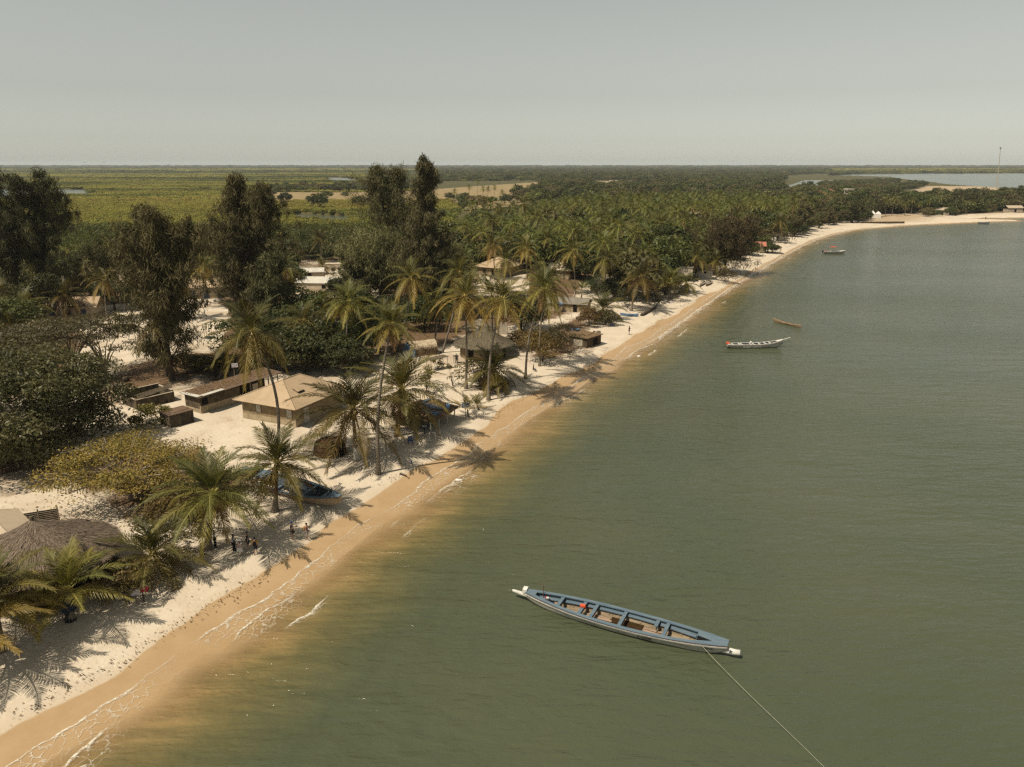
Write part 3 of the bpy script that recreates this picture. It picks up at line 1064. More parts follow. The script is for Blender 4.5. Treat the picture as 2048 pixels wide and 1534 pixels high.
def trunk_mb(top, r0=0.2, bow=0.0, flare=1.9):
    top = Vector(top)
    mb = MB()
    pts, rad = [], []
    for i in range(13):
        t = i / 12
        p = Vector((top.x * t, top.y * t, top.z * t))
        p.x += bow * math.sin(math.pi * t)
        pts.append(p)
        rad.append(r0 * (1.0 - 0.42 * t) + r0 * (flare - 1) * math.exp(-t * top.z / 0.55))
    pts.insert(0, pts[0] - Vector((0, 0, 0.4)))
    rad.insert(0, rad[0] * 1.1)
    mb.tube(pts, rad, 10)
    return mb


PALMS = 0


def palm(bpx, cpx, label, kind='near', scale=1.0, bow=0.0, r0=0.19, paint=None, group='coconut palms along the beach front', yaw=None, nuts=True, tilt=(0, 0)):
    global PALMS
    scale *= 1.27
    PALMS += 1
    g = G(*bpx)
    x, z = at_y(cpx[0], cpx[1], g.y)
    top = Vector((x - g.x, 0, max(0.5, z - g.z)))
    t = thing('coconut_palm' if kind != 'date' else 'date_palm', label, 'palm tree', g, 0, group)
    tr = trunk_mb(top, r0, bow).build('trunk', M['palm_trunk'], t, True)
    c = link('crown', crown_mesh(kind, PALMS % (4 if kind in ('near', 'mid') else 2)), t, top)
    c.rotation_euler = (tilt[0], tilt[1], yaw if yaw is not None else PALMS * 1.7)
    c.scale = (scale,) * 3
    if nuts and kind in ('near', 'mid'):
        nt_ = link('coconuts', NUT_ME, t, top)
        nt_.scale = (scale,) * 3
    if paint:
        mb = MB()
        mb.tube([(top.x * q, 0, top.z * q) for q in (0.0, 0.12, 0.27)], [r0 * 1.95, r0 * 1.3, r0 * 1.12], 10)
        mb.build('painted_band', paint, t, True)
    return t


palm((757, 948), (783, 648), 'tallest leaning coconut palm on the beach, swollen root base, shadow reaching the water', 'near', 0.60, -0.6, 0.2, nuts=True)
palm((713, 922), (706, 818), 'bushy coconut palm with white painted trunk foot in front of the brown reed hut', 'near', 1.2, 0, 0.26, M['white_post'])
palm((795, 872), (803, 778), 'bushy coconut palm with yellow painted trunk beside the blue striped thatch shelter', 'near', 1.2, 0, 0.22, M['yellow_wall'])
palm((550, 1023), (555, 925), 'short coconut palm rising beside the bow of the beached blue boat', 'near', 0.92, 0, 0.24)
palm((415, 1100), (425, 985), 'stout coconut palm whose trunk hides a person in a white shirt', 'near', 0.94, 0, 0.27)
palm((345, 1150), (305, 1106), 'low leaning coconut palm between the big thatched hut and the group of people', 'near', 0.82, 0, 0.24, nuts=False)
palm((142, 1243), (135, 1178), 'short coconut palm with dark shirt on its trunk before the big thatched hut', 'young', 0.78, 0, 0.24, nuts=False)
palm((4, 1300), (-14, 1190), 'coconut palm cut by the left edge next to the big thatched hut', 'near', 0.76, 0, 0.24)
palm((-70, 1345), (-75, 1262), 'low palm mostly outside the frame at the bottom left edge', 'young', 0.95, 0, 0.24, nuts=False)
palm((552, 925), (505, 662), 'curved slender palm standing in front of the tan hip roof house', 'mid', 1.05, 1.3, 0.2)
palm((335, 752), (312, 640), 'large palm crown in front of the dark casuarina left of the courtyard', 'mid', 1.05, 0, 0.2)
palm((690, 727), (697, 602), 'coconut palm with drooping crown behind the tan hip roof house', 'mid', 1.0, 0, 0.17)
palm((796, 700), (822, 555), 'leaning palm behind the pale tent roofed hut under the tall dark casuarina', 'mid', 0.98, 0.4, 0.16)
palm((932, 778), (930, 592), 'straight slim palm in front of the grey thatched round hut', 'mid', 1.0, 0.15, 0.18)
palm((884, 706), (917, 545), 'leaning palm rooted between the tent roofed hut and the round hut', 'mid', 1.0, 0.5, 0.18)
palm((977, 800), (1006, 597), 'leaning palm at the beach edge right of the sapling palms', 'mid', 0.98, -0.6, 0.2)
palm((985, 700), (984, 590), 'thin palm standing behind the grey thatched round hut roof', 'mid', 0.85, 0, 0.14)
palm((1051, 758), (1090, 578), 'left one of two crossing slender palms above the yellow brown bush', 'mid', 0.95, -0.8, 0.18)
palm((1079, 733), (1097, 560), 'right one of two crossing slender palms above the yellow brown bush', 'mid', 0.92, -0.5, 0.16)
palm((1046, 662), (1079, 548), 'leaning palm behind the two crossing palms, near the dark green bush', 'mid', 0.9, 0.3, 0.15)
palm((990, 778), (988, 738), 'squat bushy palm spreading over the beach edge in front of the round hut', 'near', 0.95, 0, 0.25)
palm((936, 835), (935, 818), 'small palm sapling beside the signboard by the thatch shelter', 'sapling', 1.1, 0, 0.12, nuts=False, group='young palm saplings by the beach')
palm((957, 820), (955, 810), 'smaller yellowish palm sapling right of the signboard', 'sapling', 0.9, 0, 0.1, nuts=False, group='young palm saplings by the beach')
palm((1210, 602), (1211, 516), 'tall slim palm in front of the grey brown thatch roof', 'mid', 0.95, 0, 0.17)
palm((1262, 622), (1283, 552), 'broad yellow green palm at the top of the beach by the grey brown roof', 'mid', 1.1, -0.3, 0.24)
palm((1204, 640), (1206, 618), 'squat palm beside the rounded bush above the grey slab hut', 'near', 1.0, 0, 0.25)
palm((1330, 590), (1341, 558), 'windswept palm left of the grey beach shack on posts', 'mid', 0.95, 0, 0.2)
palm((1318, 580), (1312, 548), 'palm crowded behind the broad yellow green palm', 'mid', 0.9, 0, 0.2)
palm((1424, 550), (1432, 522), 'palm arching over the white walled beach hut', 'mid', 1.0, 0, 0.2)
palm((1557, 486), (1560, 442), 'lone palm standing before the pale hut with pyramid thatch', 'mid', 1.0, 0, 0.2)
palm((400, 616), (405, 530), 'left palm of a pair at the edge of the pale courtyard', 'mid', 0.85, 0.5, 0.18)
palm((404, 607), (412, 538), 'right palm of a pair at the edge of the pale courtyard', 'mid', 0.8, 0.3, 0.16)
palm((128, 640), (128, 592), 'palm above the brown acacia near the pale school roof', 'mid', 1.0, 0, 0.2)
palm((50, 660), (48, 612), 'palm over the roof at the left edge', 'mid', 1.0, 0, 0.2)
palm((-10, 645), (-6, 588), 'palm crown sticking in from the left edge above the flat roof', 'mid', 1.0, 0, 0.2)
palm((250, 560), (242, 485), 'palm poking out between the left casuarinas', 'mid', 0.95, 0, 0.17)
palm((575, 610), (570, 537), 'palm leaning over the pale roof behind the bushy casuarina', 'mid', 1.0, 0, 0.17)
palm((648, 548), (645, 532), 'small palm inside the walled yard with the pale roofs', 'mid', 0.8, 0, 0.2)
palm((642, 524), (640, 478), 'date palm with stiff golden lower fronds in the marsh edge grove', 'date', 1.35, 0, 0.28, nuts=False, group=None)
palm((705, 560), (703, 488), 'palm with drooping dead skirt left of the olive casuarina', 'mid', 1.0, 0, 0.17)
palm((30, 700), (20, 655), 'palm with dry hanging fronds at left edge below the flat roof', 'mid', 0.9, 0, 0.2)
palm((440, 755), (445, 728), 'young palm in the shade beside the reed shack', 'young', 0.7, 0, 0.2, nuts=False)
palm((990, 560), (986, 490), 'palm behind the tan roof above the round huts', 'mid', 1.0, 0, 0.17)
palm((1098, 545), (1096, 478), 'palm behind the pale roof right of the tan roof', 'mid', 1.0, 0, 0.17)
palm((1055, 560), (1052, 495), 'palm between the tan roof and the pale roof', 'mid', 1.0, 0, 0.17)

for k, (bx_, by_, cx_, cy_) in enumerate(((868, 690, 872, 604), (1150, 590, 1146, 500), (1368, 610 - 25, 1372, 566), (1398, 560, 1394, 512),
                                         (760, 700, 768, 628), (655, 690, 650, 610), (600, 720, 606, 640), (360, 640, 352, 560), (215, 640, 208, 560), (165, 610, 160, 540), (75, 600, 70, 530), (905, 580, 900, 508), (1005, 590, 1012, 520),
                                         (1300, 560, 1296, 500), (1345, 545, 1350, 490), (1255, 570, 1250, 505), (850, 560, 856, 490), (725, 590, 730, 520))):
    t = palm((bx_, by_), (cx_, cy_), 'slim palm scattered among the village houses and trees', 'mid', 0.86 + 0.05 * (k % 4), 0.3 - 0.15 * (k % 5), 0.17, group='slim palms scattered among the houses', nuts=False)

# the grove: individuals near enough to read, one mass beyond
GROVE = [(888, 452), (940, 476), (1060, 480), (1130, 484), (1180, 492), (1260, 512), (1330, 540), (1420, 530), (1450, 505), (1500, 470), (1560, 452), (1610, 430),
         (1630, 402), (1500, 392), (1300, 392), (1150, 396), (950, 424)]
gp = [P(a, b, 11.5) for a, b in GROVE]
r = np.random.default_rng(21)
pts = []
bx = np.array(gp)
cell = {}
SP_ = 7.0
tries = 0
while tries < 90000:
    tries += 1
    x = r.uniform(bx[:, 0].min(), bx[:, 0].max())
    y = r.uniform(bx[:, 1].min(), bx[:, 1].max())
    key = (int(x // SP_), int(y // SP_))
    ok = True
    for i in (-1, 0, 1):
        for j in (-1, 0, 1):
            for q in cell.get((key[0] + i, key[1] + j), ()):
                if (q[0] - x) ** 2 + (q[1] - y) ** 2 < SP_ ** 2:
                    ok = False
    if ok:
        cell.setdefault(key, []).append((x, y))
        pts.append((x, y))
pts = np.array(pts)
pts = pts[pip(gp, pts[:, 0], pts[:, 1])]
pts = pts[shore_d(pts[:, 0], pts[:, 1]) > 14]
pts = pts[vnoise(pts[:, 0], pts[:, 1], 0.045, 61) > 0.22]
pts = pts[np.argsort(np.hypot(pts[:, 0], pts[:, 1]))]
NG = 232
protos = []
for k in range(5):
    hgt_ = (8.5, 10.0, 11.0, 12.2, 13.5)[k]
    t = thing('coconut_palm', 'coconut palm crowded among others in the dense grove behind the village', 'palm tree', (0, 0, 1.3), 0, 'palms of the dense grove')
    lean = (0.4, -0.6, 0.8, 0.2, -0.9)[k]
    trunk_mb((lean, 0, hgt_), 0.19, 0.2).build('trunk', M['palm_trunk'], t, True)
    link('crown', crown_mesh('far', k), t, (lean, 0, hgt_))
    protos.append(t)
for i in range(min(NG, len(pts))):
    k = i % 5
    t = protos[k] if i < 5 else copy_tree(protos[k])
    t.location = (pts[i, 0], pts[i, 1], 1.3)
    t.rotation_euler = (0, 0, r.uniform(0, 6.28))
    s = r.uniform(0.85, 1.4)
    t.scale = (s, s, s * r.uniform(0.6, 0.92))
    t.rotation_euler = (r.normal(0, 0.06), r.normal(0, 0.06), r.uniform(0, 6.28))
PALM_REST = pts[NG:]
print('grove', len(pts))


# ------------------------------------------------------------------ masses nobody could count: instanced onto one object
def scatter(name, label, cat, Pn, rot, scl, idx, sources, kind='stuff'):
    me = bpy.data.meshes.new(name)
    me.vertices.add(len(Pn))
    me.vertices.foreach_set('co', np.ascontiguousarray(Pn, np.float32).ravel())
    me.update()
    fattr(me, 'rot', rot)
    a = me.attributes.new('scl', 'FLOAT_VECTOR', 'POINT')
    a.data.foreach_set('vector', np.ascontiguousarray(scl, np.float32).ravel())
    a = me.attributes.new('idx', 'INT', 'POINT')
    a.data.foreach_set('value', np.ascontiguousarray(idx, np.int32))
    o = link(name, me)
    ng = bpy.data.node_groups.new(name, 'GeometryNodeTree')
    ng.interface.new_socket('Geometry', in_out='INPUT', socket_type='NodeSocketGeometry')
    ng.interface.new_socket('Geometry', in_out='OUTPUT', socket_type='NodeSocketGeometry')
    nin = ng.nodes.new('NodeGroupInput')
    nout = ng.nodes.new('NodeGroupOutput')
    iop = ng.nodes.new('GeometryNodeInstanceOnPoints')
    jn = ng.nodes.new('GeometryNodeJoinGeometry')
    for s_ in sources:
        oi = ng.nodes.new('GeometryNodeObjectInfo')
        oi.inputs['Object'].default_value = s_
        oi.inputs['As Instance'].default_value = True
        ng.links.new(oi.outputs['Geometry'], jn.inputs[0])
    ng.links.new(nin.outputs[0], iop.inputs['Points'])
    ng.links.new(jn.outputs[0], iop.inputs['Instance'])
    iop.inputs['Pick Instance'].default_value = True

    def na(n_, ty):
        q = ng.nodes.new('GeometryNodeInputNamedAttribute')
        q.data_type = ty
        q.inputs['Name'].default_value = n_
        return q.outputs[0]
    ng.links.new(na('idx', 'INT'), iop.inputs['Instance Index'])
    cx = ng.nodes.new('ShaderNodeCombineXYZ')
    ng.links.new(na('rot', 'FLOAT'), cx.inputs[2])
    ng.links.new(cx.outputs[0], iop.inputs['Rotation'])
    ng.links.new(na('scl', 'FLOAT_VECTOR'), iop.inputs['Scale'])
    ng.links.new(iop.outputs[0], nout.inputs[0])
    md = o.modifiers.new('scatter', 'NODES')
    md.node_group = ng
    return tag(o, label, cat, None, kind)


n = len(PALM_REST)
if n:
    sc3 = np.repeat(r.uniform(1.05, 1.35, (n, 1)), 3, 1)
    scatter('distant_palm_grove', 'far part of the palm grove merging into one green mass', 'palm grove',
            np.column_stack([PALM_REST, 1.3 + r.uniform(7.5, 12.5, n)]), r.uniform(0, 6.28, n), sc3, r.integers(0, 5, n),
            [next(c for c in p.children if c.name.startswith('crown')) for p in protos])

# ------------------------------------------------------------------ casuarinas and broadleaf trees close by
def tree(name, label, cat, g, parts, bark, leaf, group=None, rz=0.0, smooth=True):
    t = thing(name, label, cat, g, rz, group)
    mb, V, T = parts
    mb.build('trunk', bark, t, smooth)
    crown_obj('crown', (V, T), leaf, t)
    return t


def hgt_at(bpx, tpx):
    g = G(*bpx)
    x, z = at_y(tpx[0], tpx[1], g.y)
    return g, x - g.x, z - g.z


CG = 'tall casuarinas behind the beach'


def casu(bpx, tpx, wpx, label, seed, **k):
    g, lean, hh = hgt_at(bpx, tpx)
    rad = 1.42 * wpx / F * (g.y * CP + 8)
    k['n'] = int(k.get('n', 120) * 1.5)
    k['nb'] = int(k.get('nb', 80) * 1.35)
    return tree('casuarina_tree', label, 'tree', g, casuarina_parts(seed, hh, rad, lean, **k), M['bark'], M['needle'], CG)


DK = dict(ca=(0.022, 0.024, 0.010), cb=(0.11, 0.098, 0.04), L=0.5, W=0.055)
BR = dict(ca=(0.030, 0.032, 0.012), cb=(0.145, 0.128, 0.05), L=0.5, W=0.055)
OL = dict(ca=(0.042, 0.044, 0.018), cb=(0.17, 0.155, 0.066), L=0.5, W=0.055)
casu((30, 628), (28, 338), 52, 'dark drooping casuarina with two leaning tops at the left edge', 1, nb=110, n=150, shape='mid', tops=3, first=0.12, **DK)
casu((85, 622), (92, 345), 46, 'dark drooping casuarina right behind the leftmost one', 2, nb=90, n=150, shape='mid', tops=2, first=0.12, **DK)
casu((345, 762), (285, 385), 68, 'broad brownish casuarina left of the courtyard with thick dark trunk foot', 3, nb=125, n=150, shape='mid', tops=3, first=0.03, **BR)
casu((482, 668), (468, 338), 56, 'tall brown casuarina right of the courtyard', 4, nb=130, n=150, shape='mid', tops=2, first=0.08, **BR)
casu((532, 690), (545, 500), 44, 'low bushy olive casuarina beside the courtyard palm pair', 5, nb=70, n=150, shape='mid', first=0.2, **OL)
casu((855, 642), (850, 298), 42, 'very dark columnar casuarina, the tallest, breaking the horizon', 6, nb=120, n=150, shape='column', first=0.04, **DK)
casu((798, 590), (795, 326), 56, 'thin topped brown casuarina left of the tallest one', 7, nb=90, n=110, shape='mid', tops=2, first=0.35, **BR)
casu((760, 610), (765, 462), 70, 'wide olive casuarina in front of the thin topped one', 8, nb=110, n=150, shape='mid', tops=3, first=0.05, **OL)
casu((838, 625), (835, 445), 54, 'brown casuarina filling the gap below the tallest one', 9, nb=90, n=150, shape='mid', tops=2, first=0.05, **BR)
casu((190, 600), (185, 490), 46, 'thin reddish casuarina between the left dark pair and the courtyard', 10, nb=60, n=110, shape='mid', first=0.2, **BR)
casu((708, 615), (712, 505), 32, 'olive casuarina bush at the west side of the central clump', 14, nb=70, n=150, shape='mid', first=0.05, **OL)
casu((905, 600), (905, 488), 46, 'small brown casuarina at the west end of the palm grove', 12, nb=60, n=120, shape='mid', first=0.1, **BR)
casu((1450, 545), (1452, 432), 54, 'pale brown casuarina clump spreading over the bend of the beach', 13, nb=100, n=140, shape='mid', tops=3, first=0.05, ca=(0.042, 0.038, 0.015), cb=(0.15, 0.12, 0.048))

g = G(70, 925)
tree('mango_tree', 'huge dark glossy mango tree at the left edge behind the big thatched hut', 'tree', G(72, 915),
     broadleaf_parts(31, 9.4, 6.3, 5.4, 140, 330, 0.22, 0.085, (0.022, 0.024, 0.010), (0.125, 0.11, 0.05), 2.0, -0.75, 0.5, 2.5), M['bark'], M['leaf'])
tree('mango_tree', 'rounded dark mango tree just left of the huge one, cut by the frame edge', 'tree', G(-45, 850),
     broadleaf_parts(32, 8.0, 6.0, 6.0, 80, 260, 0.23, 0.09, (0.022, 0.024, 0.010), (0.115, 0.10, 0.045), 2.0, -0.4, 0.5, 2.5), M['bark'], M['leaf'])
mb, V, T = broadleaf_parts(33, 7.4, 3.0, 3.3, 90, 170, 0.14, 0.05, (0.095, 0.092, 0.022), (0.34, 0.26, 0.048), 1.35, -0.2, 0.24, 1.0, 0.9, True, 60)
tree('flame_tree', 'flat spreading yellow green tree with pale bare limbs showing through', 'tree', G(262, 1000), (mb, V, T), M['pale_bark'], M['leaf'])
mb, V, T = broadleaf_parts(34, 9.0, 3.4, 6.2, 100, 170, 0.2, 0.07, (0.045, 0.038, 0.018), (0.115, 0.09, 0.045), 1.7, -0.15, 0.3, 2.4, 0.6, True, 16)
tree('acacia_tree', 'wide grey brown acacia with forked pale limbs by the sandy road', 'tree', G(150, 752), (mb, V, T), M['pale_bark'], M['leaf'])
mb, V, T = broadleaf_parts(35, 4.6, 2.6, 5.0, 22, 60, 0.2, 0.07, (0.04, 0.035, 0.018), (0.1, 0.08, 0.04), 1.1, -0.1, 0.26, 1.6, 0.6, True, 16)
tree('bare_tree', 'nearly bare forked tree at the edge of the sandy road', 'tree', G(212, 760), (mb, V, T), M['pale_bark'], M['leaf'])
DG = dict(ca=(0.022, 0.03, 0.010), cb=(0.09, 0.095, 0.028))
for i, (bx_, by_, rx, rz, zc, lb) in enumerate([
        (612, 690, 6.5, 5.0, 5.2, 'dark leafy tree left of the drooping palm behind the tan roof house'),
        (650, 735, 6.2, 3.6, 3.8, 'low dark leafy tree behind the ridge of the tan roof house'),
        (745, 712, 6.0, 4.2, 4.2, 'dark leafy tree between the drooping palm and the tent roofed hut'),
        (575, 745, 5.0, 3.6, 3.4, 'shaded leafy tree above the reed shack and the tan roof'),
        (600, 520, 7.5, 5.0, 5.0, 'dark rounded tree left of the date palm'),
        (680, 522, 8.0, 5.0, 5.0, 'dark rounded tree right of the date palm'),
        (1042, 660, 5.2, 3.8, 3.8, 'dark green leafy tree behind the crossing palms'),
        (1170, 560, 5.5, 4.5, 4.5, 'bright green leafy tree behind the grey brown thatch roof'),
        (1300, 570, 6.0, 4.2, 4.2, 'green leafy tree above the beach between two palms'),
        (1262, 548, 6.5, 4.8, 4.8, 'leafy tree at the inland side of the broad palm'),
        (500, 720, 5.5, 3.8, 3.6, 'dark bush like tree below the courtyard'),
        (850, 660, 5.0, 3.4, 3.0, 'shaded low tree at the foot of the tallest casuarina'),
        (700, 650, 5.0, 4.0, 4.2, 'leafy tree left of the wide olive casuarina'),
        (20, 690, 6.0, 4.5, 4.5, 'green tree between the acacia and the left edge'),
        (1380, 545, 5.0, 3.6, 3.6, 'leafy tree behind the grey beach shack'),
        (1490, 510, 5.0, 2.8, 2.6, 'low spreading shade tree over the beach by the red roof'),
        (1535, 505, 3.4, 1.8, 1.9, 'small round shade tree beside the open straw shelter')]):
    k = dict(DG)
    if 'green' in lb and 'dark' not in lb:
        k = dict(ca=(0.03, 0.042, 0.012), cb=(0.085, 0.095, 0.026))
    tree('leafy_tree', lb, 'tree', G(bx_, by_), broadleaf_parts(50 + i, rx, rz, zc, 44, 130, 0.26, 0.12, None or k['ca'], k['cb'], None, -0.5, 0.25, 1.6), M['bark'], M['leaf'], 'leafy shade trees around the village')


def bush(px, py, rx, rz, label, ca, cb, seed, K=22, n=110, L=0.16, W=0.07):
    return tree('bush', label, 'bush', G(px, py), broadleaf_parts(seed, rx, rz, rz * 0.75, K, n, L, W, ca, cb, rx * 0.34, -0.35, 0.07, 0.4, 0.4, False, 8), M['bark'], M['leaf'], 'bushes and shrubs by the beach')


YB = ((0.09, 0.065, 0.018), (0.19, 0.13, 0.035))
bush(1085, 725, 3.6, 3.2, 'large yellow brown bush under the crossing palms', *YB, 71, 36, 130)
bush(1125, 700, 3.2, 2.8, 'dull green bush left of the grey slab hut', (0.04, 0.038, 0.014), (0.1, 0.08, 0.03), 72)
bush(1178, 652, 2.6, 2.5, 'rounded yellow brown bush below the long grey roof', *YB, 73)
bush(1210, 650, 2.4, 1.8, 'green shrub at the foot of the squat palm', (0.03, 0.036, 0.012), (0.09, 0.08, 0.028), 74)
bush(1195, 590, 4.0, 2.8, 'feathery green shrub before the grey brown thatch roof', (0.03, 0.045, 0.016), (0.07, 0.09, 0.03), 75)
bush(1255, 615, 3.2, 2.6, 'shaded shrub at the seaward wall of the grey brown roofed house', (0.02, 0.025, 0.01), (0.07, 0.06, 0.025), 76)
bush(1040, 700, 2.6, 2.0, 'leafy yellow shrub right of the round hut', *YB, 77)
bush(960, 765, 3.2, 2.2, 'thin olive shrub behind the squat bushy palm', (0.07, 0.055, 0.018), (0.15, 0.11, 0.035), 78)
bush(853, 782, 1.7, 2.3, 'sparse young cashew shrub above the blue striped shelter', (0.07, 0.065, 0.022), (0.2, 0.16, 0.06), 79, 12, 50)
bush(905, 772, 1.5, 2.2, 'very sparse young shrub on the open sand', (0.08, 0.07, 0.022), (0.2, 0.15, 0.05), 80, 9, 34)
bush(876, 738, 1.2, 1.3, 'small pale shrub by the shade table', (0.09, 0.075, 0.025), (0.2, 0.16, 0.06), 81, 8, 40)
bush(262, 1195, 1.9, 1.9, 'small leafy sea grape shrub beside the hanging washing', (0.06, 0.05, 0.018), (0.2, 0.15, 0.06), 82, 16, 80, 0.12)
bush(232, 1165, 1.8, 1.4, 'shaded shrub by the yellow wall of the big thatched hut', (0.05, 0.04, 0.012), (0.13, 0.095, 0.03), 83, 14, 80, 0.12)
bush(985, 780, 2.4, 1.0, 'dry scrub around the foot of the squat bushy palm', (0.04, 0.03, 0.013), (0.11, 0.075, 0.03), 84)
bush(465, 1000, 3.0, 1.5, 'dry shrub behind the beached blue boat', (0.05, 0.043, 0.014), (0.14, 0.1, 0.03), 85)
bush(350, 1060, 3.2, 1.7, 'olive shrub below the flat yellow green tree', (0.05, 0.043, 0.014), (0.14, 0.1, 0.03), 86)
bush(1345, 600, 3.4, 2.2, 'dark shrub at the beach edge left of the grey shack', (0.02, 0.024, 0.01), (0.07, 0.06, 0.024), 87)
bush(1300, 612, 3.0, 2.0, 'dark shrub in the shade between palm and log', (0.02, 0.024, 0.01), (0.07, 0.06, 0.024), 88)
bush(730, 740, 2.4, 2.0, 'pale green bush behind the bushy white footed palm', (0.04, 0.048, 0.018), (0.12, 0.11, 0.045), 89)
bush(1450, 565, 3.0, 2.2, 'brown shrub at the foot of the pale brown casuarina clump', (0.035, 0.028, 0.012), (0.1, 0.07, 0.03), 90)

# more shade trees of the same kinds closing the gaps between houses
SH = []
for i, (rx, rz, zc, ca, cb) in enumerate(((5.2, 4.0, 4.2, (0.02, 0.026, 0.010), (0.075, 0.078, 0.028)), (6.0, 4.6, 4.8, (0.028, 0.032, 0.011), (0.095, 0.09, 0.03)), (4.4, 3.4, 3.4, (0.022, 0.028, 0.011), (0.085, 0.088, 0.032)))):
    SH.append((broadleaf_parts(210 + i, rx, rz, zc, 40, 140, 0.26, 0.12, ca, cb, None, -0.5, 0.25, 1.6), [None]))
fill = [(140, 600, 0), (90, 640, 1), (230, 620, 2), (30, 600, 1), (265, 545, 1), (310, 530, 0), (430, 520, 0), (520, 560, 1), (575, 580, 2), (640, 650, 0), (700, 690, 2), (560, 700, 0),
        (780, 640, 2), (900, 620, 0), (880, 570, 1), (1150, 540, 1), (1215, 540, 0), (1330, 560, 0), (1360, 530, 1), (1400, 520, 0),
        (1100, 510, 1), (1040, 520, 0), (1010, 505, 1), (930, 520, 0), (740, 560, 1), (680, 600, 2), (170, 560, 0), (60, 560, 1), (110, 530, 2), (610, 745, 2), (690, 750, 2), (1470, 520, 2), (1600, 470, 2),
        (-20, 780, 1), (10, 740, 0), (1230, 600, 2), (870, 520, 0), (1290, 520, 0), (1240, 510, 1), (1180, 520, 0)]
for px, py, k in fill:
    parts_, first_ = SH[k]
    if first_[0] is None:
        t = tree('leafy_tree', 'shade tree with rounded dark crown among the village houses', 'tree', G(px, py), parts_, M['bark'], M['leaf'], 'rounded shade trees among the houses')
        first_[0] = t
    else:
        t = copy_tree(first_[0])
        t.location = G(px, py)
        s = 0.8 + 0.4 * ((px * 7 + py * 3) % 10) / 10
        t.scale = (s, s, s)
        t.rotation_euler = (0, 0, px * 0.7)

bush(430, 752, 2.6, 1.7, 'shaded brown green bush behind the long reed shack', (0.035, 0.033, 0.012), (0.1, 0.082, 0.03), 91)
bush(482, 745, 2.8, 2.0, 'dull bush at the far end of the long reed shack', (0.035, 0.036, 0.012), (0.11, 0.095, 0.03), 92)
bush(545, 742, 3.0, 2.2, 'leafy bush behind the ridge of the tan hip roof', (0.03, 0.036, 0.012), (0.1, 0.1, 0.03), 93)
bush(392, 742, 2.2, 1.4, 'low dry bush under the broad brownish casuarina', (0.05, 0.04, 0.014), (0.13, 0.095, 0.035), 94)
bush(300, 850, 2.4, 1.4, 'low shrub by the stained block shed and the yellow green tree', (0.06, 0.055, 0.016), (0.18, 0.14, 0.035), 95)

# banana plants beside the grey brown roof
bg_r = np.random.default_rng(90)
for i, (px, py, lb) in enumerate([(1148, 604, 'banana plant with torn pale leaves beside the long grey roof'), (1162, 602, 'second banana plant with yellow leaves next to the feathery shrub')]):
    t = thing('banana_plant', lb, 'banana plant', G(px, py), 0, 'banana plants')
    mb = MB()
    mb.tube([(0, 0, -0.2), (0.1, 0, 1.6), (0.1, 0, 3.0)], [0.2, 0.17, 0.1], 8)
    mb.build('stem', M['pale_bark'], t, True)
    Vs, Ts = [], []
    for k in range(9):
        v, tt = frond(bg_r, 3.0, math.radians(bg_r.uniform(30, 78)), math.radians(55), 20, 0.085, (0.2, 0.2, 0.09), (0.075, 0.085, 0.028) if k % 3 else (0.2, 0.16, 0.08), ll=0.42, hang=0.3)
        Vs.append(rot_az(v, k * 2.4) + np.array([0.1, 0, 2.9]))
        Ts.append(tt)
    crown_obj('leaves', (np.concatenate(Vs), np.concatenate(Ts)), M['frond'], t)

# ------------------------------------------------------------------ trees farther off: individuals, then the woodland mass
FT = []
for k in range(6):
    ca, cb = [((0.026, 0.036, 0.011), (0.10, 0.11, 0.03)), ((0.034, 0.042, 0.012), (0.13, 0.13, 0.034)), ((0.045, 0.042, 0.016), (0.14, 0.12, 0.045)),
              ((0.03, 0.038, 0.011), (0.11, 0.115, 0.03)), ((0.042, 0.05, 0.013), (0.15, 0.155, 0.036)), ((0.058, 0.05, 0.018), (0.18, 0.145, 0.05))][k]
    mb, V, T = broadleaf_parts(130 + k, 5.2, (4.0, 3.2, 3.8, 4.4, 3.0, 2.8)[k], (4.6, 4.0, 4.6, 5.0, 3.6, 4.2)[k], 34, 55, 0.5, 0.26, ca, cb, 1.8, -0.45, 0.28, 1.5, nlimb=5)
    t = tree('leafy_tree', 'round crowned tree in the wooded strip beyond the palm grove', 'tree', (0, 0, 1.3), (mb, V, T), M['bark'], M['leaf'], 'trees of the far wooded strip')
    FT.append(t)
FC = [next(c for c in t.children if c.name.startswith('crown')) for t in FT]
CT = []
for k in range(3):
    mb, V, T = casuarina_parts(160 + k, 11.0, 4.2, 0.3, ca=(0.034, 0.034, 0.013), cb=(0.12, 0.105, 0.04), nb=34, n=110, first=0.05, shape='mid', L=0.5, W=0.12, tops=2)
    t = tree('casuarina_tree', 'feathery brown green casuarina in the belt along the curving beach', 'tree', (0, 0, 1.3), (mb, V, T), M['bark'], M['needle'], 'casuarinas along the curving beach')
    CT.append(t)

r = np.random.default_rng(77)


def place(protos_, plist, scale_rng, used):
    for (x, y) in plist:
        k = int(r.integers(0, len(protos_)))
        t = protos_[k]
        if t in used:
            t = copy_tree(t)
        else:
            used.add(t)
        s = r.uniform(*scale_rng)
        t.location = (x, y, GZ(x, y))
        t.rotation_euler = (0, 0, r.uniform(0, 6.28))
        t.scale = (s * r.uniform(0.9, 1.15), s * r.uniform(0.9, 1.15), s * r.uniform(0.85, 1.1))
    return used


